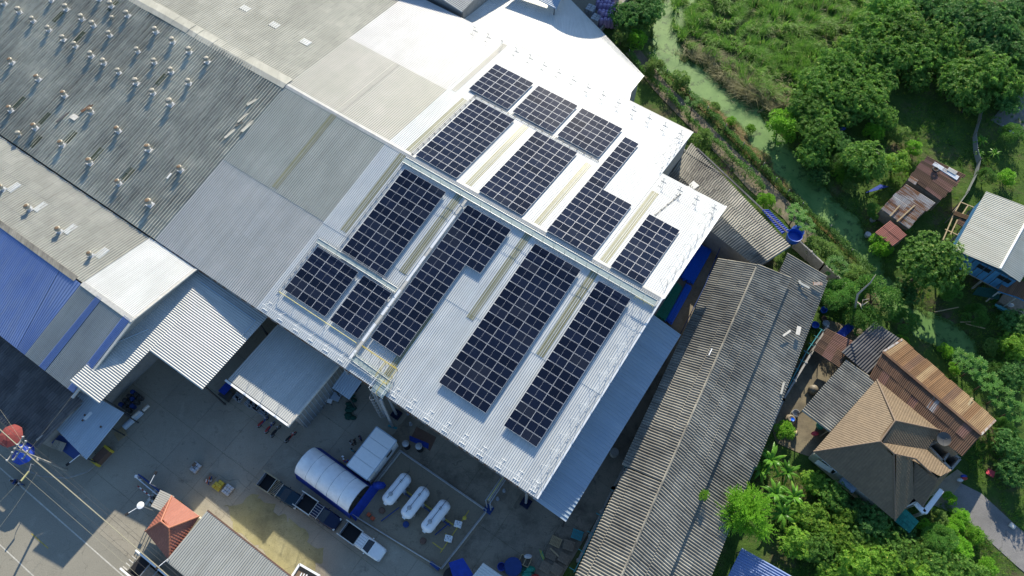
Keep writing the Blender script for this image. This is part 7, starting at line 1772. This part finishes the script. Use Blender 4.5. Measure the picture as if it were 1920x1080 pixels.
for k,px,py,r,lb in (('mango',1663,20,45,'mango tree at the top edge, at the tip of the orchard row beside the reeds'),('mango',1632,62,44,'mango tree second from the top along the reed bed edge'),('mango',1695,58,47,'mango tree inside the orchard, right of the second from the top'),
 ('mango',1612,98,42,'mango tree third from the top along the reed bed edge'),('mango',1668,105,46,'mango tree in the very middle of the upper orchard'),('mango',1722,105,42,'mango tree above the shaded clearing of the orchard'),
 ('mango',1563,122,38,'mango tree bulging into the lower corner of the reed bed'),('mango',1645,150,40,'mango tree above the round orchard tree with the hollow'),('mango',1590,140,42,'mango tree between the reed corner and the orchard middle'),
 ('mango',1530,160,42,'mango tree nearest the dry drooping reeds'),('mango',1577,182,44,'mango tree left of the single round orchard tree'),('mango',1628,192,44,'round mango tree standing at the edge of the grass strip'),
 ('mango',1512,205,40,'mango tree standing at the bend of the canal'),('mango',1540,218,38,'mango tree tucked behind the one at the canal bend'),('mango',1532,252,40,'mango tree halfway down the canal bank'),('mango',1524,288,34,'lowest mango tree of the canal bank, above the blue cloth'),
 ('mango',1622,302,48,'large bright mango tree left of the rust brown hut'),('yellow',1682,304,27,'yellowish small tree touching the rust brown hut'),('greenbush',1468,230,36,'bright green feathery shrub overhanging the duckweed at the orchard corner'),
 ('mango',1765,82,44,'yellow tipped mango tree above the shady clearing'),('mango',1716,150,28,'small mango tree alone in the shady clearing'),('mango',1798,155,46,'mango tree left of the net fence head'),('mango',1852,140,50,'broad mango tree over the top of the net fence'),
 ('mango',1893,160,36,'mango tree overhanging the grey lot at the right edge'),('mango',1822,188,36,'mango tree right above the net fence'),
 ('mango_dark',1808,38,50,'dark mango tree at the top edge, fourth from the right corner'),('mango_dark',1872,48,52,'dark mango tree second from the top right corner'),('mango_dark',1918,20,45,'dark mango tree in the top right corner'),('mango_dark',1910,100,45,'dark mango tree at the right edge below the corner one'),('mango_dark',1745,15,42,'dark mango tree at the top edge left of the dark group'),('mango_dark',1842,88,44,'dark mango tree below the middle of the dark group'),
 ('big',1742,498,60,'big round broadleaf tree beside the stilt house'),('fine',1580,555,38,'leafy tree left of the dead trunk behind the basins'),('fine',1640,560,48,'leafy tree right of the dead trunk'),('fine',1618,606,36,'leafy tree at the foot of the dead trunk'),
 ('papaya',1495,398,24,'papaya plant upper of the pair by the back shed'),('papaya',1510,422,24,'papaya plant lower of the pair by the back shed'),('papaya',1568,497,27,'papaya plant standing against the concrete boundary wall'),
 ('bush',1534,462,26,'pale shrub between the papayas on the hedge'),('bush',1556,470,22,'pale shrub at the outer hedge beside the wall papaya'),('bush',1598,512,22,'pale shrub right of the wall papaya'),('bush',1587,528,18,'pale shrub at the end of the boundary wall'),('bush',1618,520,20,'pale shrub at the lowest end of the outer hedge'),
 ('greenbush',1437,374,18,'round light green shrub at the middle of the back shed'),('bush',1316,258,24,'pale shrub at the far corner of the warehouse roof'),('papaya',1302,189,20,'papaya plant on the outer hedge above the warehouse corner'),('bush',1275,145,20,'sparse pale shrub on the canal bank above the papaya'),('bush',1228,125,22,'pale shrub between the two creeper hedges near their top'),
 ('mango_dark',1172,30,34,'dark tree beside the store bay wall'),('mango_dark',1210,20,38,'dark tree at the top edge by the canal'),('mango_dark',1215,-15,38,'dark tree cut by the top edge left of the canal'),('greenbush',1193,72,22,'bright shrub below the dark trees by the store bay'),('bush',1165,68,24,'grey green shrub beside the far white shed roof'),('bush',1198,50,20,'pale green shrub right of the grey green one'),
 ('greenbush',1372,225,10,'small round bush on the canal bank below the drooping reeds'),('bush',1340,200,12,'low pale bush at the water edge above the small round one'),('greenbush',1408,238,11,'dark low bush at the canal bend'),
 ('papaya',1808,672,26,'papaya tree at the head of the row behind the rusty annex'),('papaya',1832,688,28,'second papaya tree of the row behind the annex'),('papaya',1856,715,28,'third papaya tree of the row behind the annex'),('papaya',1880,742,28,'fourth papaya tree of the row behind the annex'),('papaya',1905,768,28,'last papaya tree of the row, at the right edge'),('greenbush',1778,655,16,'small bright bush at the head of the papaya row'),('greenbush',1790,690,14,'small bright bush between annex and papaya row'),
 ('yellow',1900,650,32,'yellow green tree at the right edge above the papaya row'),('mango_dark',1893,835,36,'dark rounded tree at the right edge below the annex'),('mango_dark',1903,885,36,'dark rounded tree at the right edge beside the red mat'),('fine',1885,805,24,'low leafy tree at the far end of the annex'),
 ('feather',1404,962,60,'bright feathery tree growing against the lower long shed'),('banana',1448,862,36,'banana plant highest beside the long shed eave'),('banana',1428,880,30,'banana plant leaning over the long shed roof'),('banana',1478,885,30,'banana plant nearest the house corner'),('banana',1455,925,36,'banana plant in the middle of the clump'),('banana',1490,930,34,'banana plant at the right of the clump'),('banana',1470,962,36,'banana plant at the lower end of the clump'),
 ('banana',1841,262,17,'small banana plant right of the net fence'),('banana',1838,286,13,'smallest banana plant right of the net fence'),('banana',1866,286,15,'banana plant standing apart in the grass right of the fence'),
 ('greenbush',1472,806,20,'bright shrub between the banana clump and the big jar'),
 ('yellow',1525,905,26,'fruit tree nearest the banana clump and the house wall'),('mango',1562,930,32,'fruit tree under the middle of the tiled eave'),('yellow',1582,968,30,'fruit tree in the second row below the tiled eave'),('mango_dark',1632,975,36,'dark fruit tree at the lowest corner of the tiled house'),('yellow',1528,975,32,'fruit tree right of the lowest banana plant'),('yellow',1492,1018,36,'fruit tree right of the feathery tree'),('mango',1535,1030,36,'fruit tree above the blue lean-to corner'),('yellow',1575,1015,34,'fruit tree in the heart of the lower thicket'),
 ('mango',1662,1010,32,'fruit tree below the green canopy'),('yellow',1605,1058,40,'large pale fruit tree at the bottom edge'),('yellow',1652,1055,36,'pale fruit tree at the bottom edge right of the large one'),('mango',1700,1045,34,'fruit tree left of the bamboo thicket'),('yellow',1718,1078,34,'yellowing fruit tree at the bottom edge below the bamboo thicket'),('mango_dark',1690,1000,26,'dark low tree right of the green canopy corner'),('fine',1765,1015,34,'fine leaved bamboo thicket above the drive edge'),('mango',1755,1062,36,'fruit tree between the bamboo thicket and the drive'),('mango',1800,1068,34,'fruit tree at the bottom edge nearest the gravel drive'),('greenbush',1800,1030,26,'bright bush below the pair by the drive'),
 ('greenbush',1803,967,17,'bright bush highest beside the gravel drive'),('greenbush',1795,984,17,'bright bush second beside the gravel drive'),('greenbush',1826,1000,20,'round bright bush at the edge of the gravel drive'),('greenbush',1783,998,20,'wide bright bush left of the round one by the drive'),('bush',1762,972,18,'dark grey green bush on the terrace corner'),('yellow',1560,1080,34,'fruit tree beside the blue lean-to at the bottom edge'),('greenbush',1855,1062,18,'low bush at the lower edge of the gravel drive'),('greenbush',1782,935,14,'flowering bush beside the terrace'),
 ('yellow',1545,1000,28,'fruit tree between the second row and the blue lean-to'),('mango',1608,1010,32,'fruit tree right of the thicket heart'),('yellow',1630,1030,30,'fruit tree above the pale pair at the bottom edge'),('mango_dark',1600,955,28,'dark fruit tree pressed against the tiled eave'),('yellow',1500,960,26,'low fruit tree between banana clump and thicket'),('mango',1735,1030,28,'fruit tree right beside the bamboo thicket'),('yellow',1680,1020,24,'small fruit tree below the dark low tree'),('yellow',1775,1085,30,'fruit tree cut by the bottom edge near the drive'),('mango',1620,1090,34,'fruit tree cut by the bottom edge under the pale pair'),('mango',1835,1085,26,'tree cut by the bottom edge beside the drive'),('greenbush',1740,990,18,'bright bush between the green canopy and the bamboo thicket'),('greenbush',1770,1000,16,'bright bush below the terrace corner bush'),('bush',1500,985,18,'pale bush in the gap right of the feathery tree'),
 ('fine',1700,600,26,'low leafy tree on the shaded pond bank'),('greenbush',1665,660,20,'bright bush on the bare slope above the rusty annex'),('greenbush',1690,640,16,'small bush on the bare slope nearest the pond'),('mango_dark',1905,605,34,'dark tree at the right edge below the brown porch'),('bush',1865,650,20,'pale shrub right of the papaya row head'),('greenbush',1655,455,24,'bright shrub between red hut and round broadleaf tree'),('greenbush',1580,320,22,'bright shrub between canal and the large bright mango tree'),('bush',1600,345,20,'pale shrub below the large bright mango tree'),('greenbush',1640,245,20,'bright shrub at the end of the round orchard tree'),('mango',1780,120,36,'mango tree between the clearing and the dark group'),('mango_dark',1770,55,42,'dark mango tree left of the dark group, second row'),('mango_dark',1890,195,26,'dark low mango tree by the grey lot'),('mango',1688,20,36,'mango tree at the top edge second from the reeds'),('fine',1560,268,24,'leafy low tree behind the halfway canal mango'),
 ('mango',1582,215,34,'mango tree filling the gap behind the canal bend'),('mango_dark',1578,272,28,'dark low mango tree by the crumpled blue sheet'),('fine',1570,300,26,'leafy scrub left of the large bright mango tree'),('fine',1600,330,24,'leafy scrub below the large bright mango tree'),('mango',1660,225,26,'low mango tree at the head of the grass strip'),('bush',1690,250,20,'pale scrub on the grass strip'),('greenbush',1715,275,18,'bright scrub on the grass strip above the rust brown hut'),
 ('fine',1690,420,20,'low scrub between zinc hut and round broadleaf tree'),('fine',1785,545,24,'low scrub under the stilt house edge'),('mango_dark',1700,545,30,'dark low tree below the round broadleaf tree'),('fine',1830,590,24,'low scrub beside the teal bench'),('fine',1868,690,24,'scrub between the papaya row and the right edge'),('mango_dark',1900,705,30,'dark tree at the right edge behind the papaya row'),('bush',1668,690,16,'pale scrub at the near end of the rusty annex'),('fine',1850,330,18,'low scrub under the sagging net fence'),('greenbush',1890,330,18,'bright scrub in the grass above the white stilt house'),('fine',1900,250,24,'leafy scrub by the grey lot at the right edge'),('mango_dark',1535,330,22,'dark low tree leaning over the canal below the blue sheet'),('fine',1640,395,18,'low scrub between canal and zinc hut')): T(k,px,py,r,lb)
# weeds rooted on the long shed
p=at(1319,930,5.0); t=thing('roof_weed','bright weed tuft growing on the step of the long shed roof','weed',p); inst(PROTO['greenbush'][0][0],'foliage',t,(0,0,.2),(0,0,1),(.7,.45,.5))
# dead trunk
dt=thing('dead_tree','bleached dead forked tree trunk standing among the leafy trees','tree',at(1602,588,0),0)
D=lambda px,py,z: at(px,py,z)
for pts,r_ in (([D(1600,595,0),D(1603,577,3.0),D(1608,552,5.5),D(1632,530,7.2),D(1642,515,8.2)],[.2,.17,.14,.09,.03]),([D(1606,566,4.2),D(1616,573,4.6),D(1618,562,5.2)],[.1,.08,.04]),([D(1616,573,4.6),D(1628,565,5.0)],[.07,.03]),([D(1612,569,4.4),D(1616,579,4.8)],[.07,.03]),([D(1618,563,5.2),D(1630,560,5.6)],[.05,.02])):
    mb=MB(); mb.tube(pts,r_,7); mb.build('trunk' if len(pts)>3 else 'branch',M['dead_wood'],dt,True,smooth=True)
# creeper hedges along the canal path
def hedge(label,pts,w,h,dens,mat='hedge'):
    P=[at(*q) for q in pts]; vs=[]; fs=[]; t=thing('hedge',label,'hedge',P[0],0,'creeper hedges along the canal'); inv=-P[0]
    for a,b in zip(P,P[1:]):
        L=(b-a).length; d=(b-a).normalized(); s=Vector((-d.y,d.x,0))
        for i in range(int(L*dens)):
            x=rv.random()*L; n=.7+.5*mnoise.noise(Vector((a.x+d.x*x,a.y+d.y*x,0))*.6); hh=h*n*rv.random()**.5; ww=w*n*rv.uniform(-1,1)*(1-.4*hh/h)
            leaf(vs,fs,a+d*x+s*ww+ZX*hh+inv,(s*ww*.8/w+rdir(-.3)).normalized(),ZX,rv.uniform(.16,.30),rv.uniform(.05,.08),.2)
        for k in range(int(L/2.5)):
            q=a+d*(k*2.5); mb=MB(); mb.bar(q,q+ZX*h*.9,.1); mb.build('stake',M['concrete_w'],t,True)
    o=bpy.data.objects.new('foliage',leaf_mesh('foliage',vs,fs,mat)); COL.objects.link(o); o.parent=t
hedge('long creeper hedge nearest the warehouse and back shed',((1178,106),(1208,144),(1249,180),(1274,205),(1299,236),(1335,265),(1374,303),(1398,327),(1431,358)),.55,1.7,170)
hedge('upper stretch of creeper hedge on the canal side of the dirt path',((1216,111),(1249,142),(1291,178),(1324,211),(1358,244),(1391,278),(1422,310)),.6,1.6,170)
hedge('lower stretch of creeper hedge running on to the dead tree',((1428,316),(1451,344),(1500,390),(1552,432),(1591,477),(1634,514)),.6,1.6,170)
# reed bed: nobody could count the blades
RP=[(1262,-60),(1260,20),(1268,62),(1290,95),(1335,112),(1372,150),(1405,178),(1440,196),(1480,196),(1520,150),(1565,112),(1600,70),(1640,20),(1660,-60)]
RW=[at(*q) for q in RP]
def inpoly(x,y,P):
    c=False; j=len(P)-1
    for i in range(len(P)):
        if (P[i].y>y)!=(P[j].y>y) and x<(P[j].x-P[i].x)*(y-P[i].y)/(P[j].y-P[i].y)+P[i].x: c=not c
        j=i
    return c
def blades(name,n,inside,Lr,w,mat,bend,seg=3,per=6):
    vs=[]; fs=[]; k=0; tries=0
    while k<n and tries<n*30:
        tries+=1; x,y=inside()
        if x is None: continue
        k+=1; z=ground_z(x,y); a0=3.1*mnoise.noise(Vector((x*.16,y*.16,3)))+1.2*mnoise.noise(Vector((x*.6,y*.6,9))); 
        for i in range(per):
            a=a0*2+rv.gauss(0,.7); L=rv.uniform(*Lr)*(.75+.5*mnoise.noise(Vector((x*.25,y*.25,1)))); d=Vector((math.cos(a),math.sin(a),0)); s=Vector((-d.y,d.x,0))*w; bb=bend*rv.uniform(.5,1.4); base=Vector((x+rv.gauss(0,.12),y+rv.gauss(0,.12),z)); prev=None
            for j in range(seg+1):
                t=j/seg; p=base+ZX*(L*(t-.45*bb*t*t))+d*(L*.75*bb*t*t); q=s*(1-t*.95); b=len(vs); vs+=[p+q,p-q]
                if prev is not None: fs.append((prev,prev+1,b+1,b))
                prev=b
    o=bpy.data.objects.new(name,leaf_mesh(name,vs,fs,mat)); COL.objects.link(o); return o
xs=[p.x for p in RW]; ys=[p.y for p in RW]
def in_reed():
    x,y=rv.uniform(min(xs),max(xs)),rv.uniform(min(ys),max(ys))
    return (x,y) if inpoly(x,y,RW) else (None,None)
def clump_reed():
    x,y=in_reed()
    if x is None or mnoise.noise(Vector((x*.55,y*.55,11)))+.4*mnoise.noise(Vector((x*1.3,y*1.3,12)))<-.02: return (None,None)
    return x,y
tag(blades('reed_bed',4300,clump_reed,(1.5,2.9),.05,'reed',.85,3,8),'tall green reed bed beside the duckweed canal','reeds',kind='stuff')
def in_dry():
    x,y=in_reed()
    if x is None or mnoise.noise(Vector((x*.2,y*.2,7)))<.05: return (None,None)
    return x,y
def edge_reed():
    if rv.random()<.5: return in_dry()
    i=rv.randrange(3,8); p=RW[i].lerp(RW[i+1],rv.random()); return p.x+rv.gauss(0,1.0),p.y+rv.gauss(0,1.0)+.5
tag(blades('dry_reeds',1000,edge_reed,(1.5,2.6),.05,'reed_dry',1.35),'dry drooping reeds along the edge of the reed bed','reeds',kind='stuff')
# grass and weeds of the garden
HY=[at(*q) for q in ((1552,600),(1700,640),(1700,760),(1640,960),(1500,850),(1455,830),(1440,780),(1480,700))]; DRV=[at(*q) for q in ((1745,915),(1812,893),(1840,925),(1905,985),(1990,1055),(1990,1130),(1905,1060),(1850,1010),(1795,965))]
DP=[at(*q) for q in ((1180,108),(1208,120),(1291,190),(1420,318),(1520,420),(1510,445),(1420,350),(1299,238))]
def in_garden():
    px,py=rv.uniform(1150,1960),rv.uniform(-60,1110); p=at(px,py)
    u,v=uvof(p)
    if v<44 and u<58.5-.1*(v-12): return None,None
    if v>=44 and u<30+ (60-v)*.0: return None,None
    if canal_d(p.x,p.y)<.25 or inpoly(p.x,p.y,HY) or inpoly(p.x,p.y,DRV): return None,None
    return p.x,p.y
def grassy(thr,dirt=False):
    def f():
        x,y=in_garden()
        if x is None: return None,None
        if inpoly(x,y,DP)!=dirt and rv.random()<.9: return None,None
        if mnoise.noise(Vector((x*.13,y*.13,2)))+.5*mnoise.noise(Vector((x*.5,y*.5,4)))<thr: return None,None
        return x,y
    return f
tag(blades('grass',15000,grassy(-.22),(.25,.6),.022,'grass',.7,2,5),'short green grass and weeds over the garden ground','grass',kind='stuff')
tag(blades('tall_weeds',2600,grassy(.12),(.5,1.0),.04,'hedge',.9,2,7),'taller dark weeds in patches over the garden','weeds',kind='stuff')
BK=[at(*q) for q in ((1225,112),(1300,165),(1370,215),(1420,255),(1470,310),(1520,365),(1580,425),(1622,490),(1600,485),(1540,425),(1450,345),(1390,280),(1300,190))]
bx_=[p.x for p in BK]; by_=[p.y for p in BK]
def in_bank():
    x,y=rv.uniform(min(bx_),max(bx_)),rv.uniform(min(by_),max(by_)); return (x,y) if inpoly(x,y,BK) else (None,None)
tag(blades('dry_grass',5200,in_bank,(.25,.55),.04,'straw',1.1,2,6),'dry straw coloured grass on the canal bank','grass',kind='stuff')
tag(blades('bank_weeds',600,in_bank,(.3,.7),.05,'bush',.9,2,7),'pale green weeds on the canal bank','weeds',kind='stuff')
def on_water():
    i=rv.randrange(len(CANAL)-1); (a,w0),(b,w1)=CANAL[i],CANAL[i+1]; q=a.lerp(b,rv.random()); s=1 if rv.random()<.5 else -1; d=(b-a).normalized(); q=q+Vector((-d.y,d.x,0))*s*(w0*rv.uniform(.6,1.25)); return q.x,q.y
tag(blades('water_plants',2400,on_water,(.3,.8),.05,'bush',.9,2,6),'leafy water plants at the canal margins','water plants',kind='stuff')
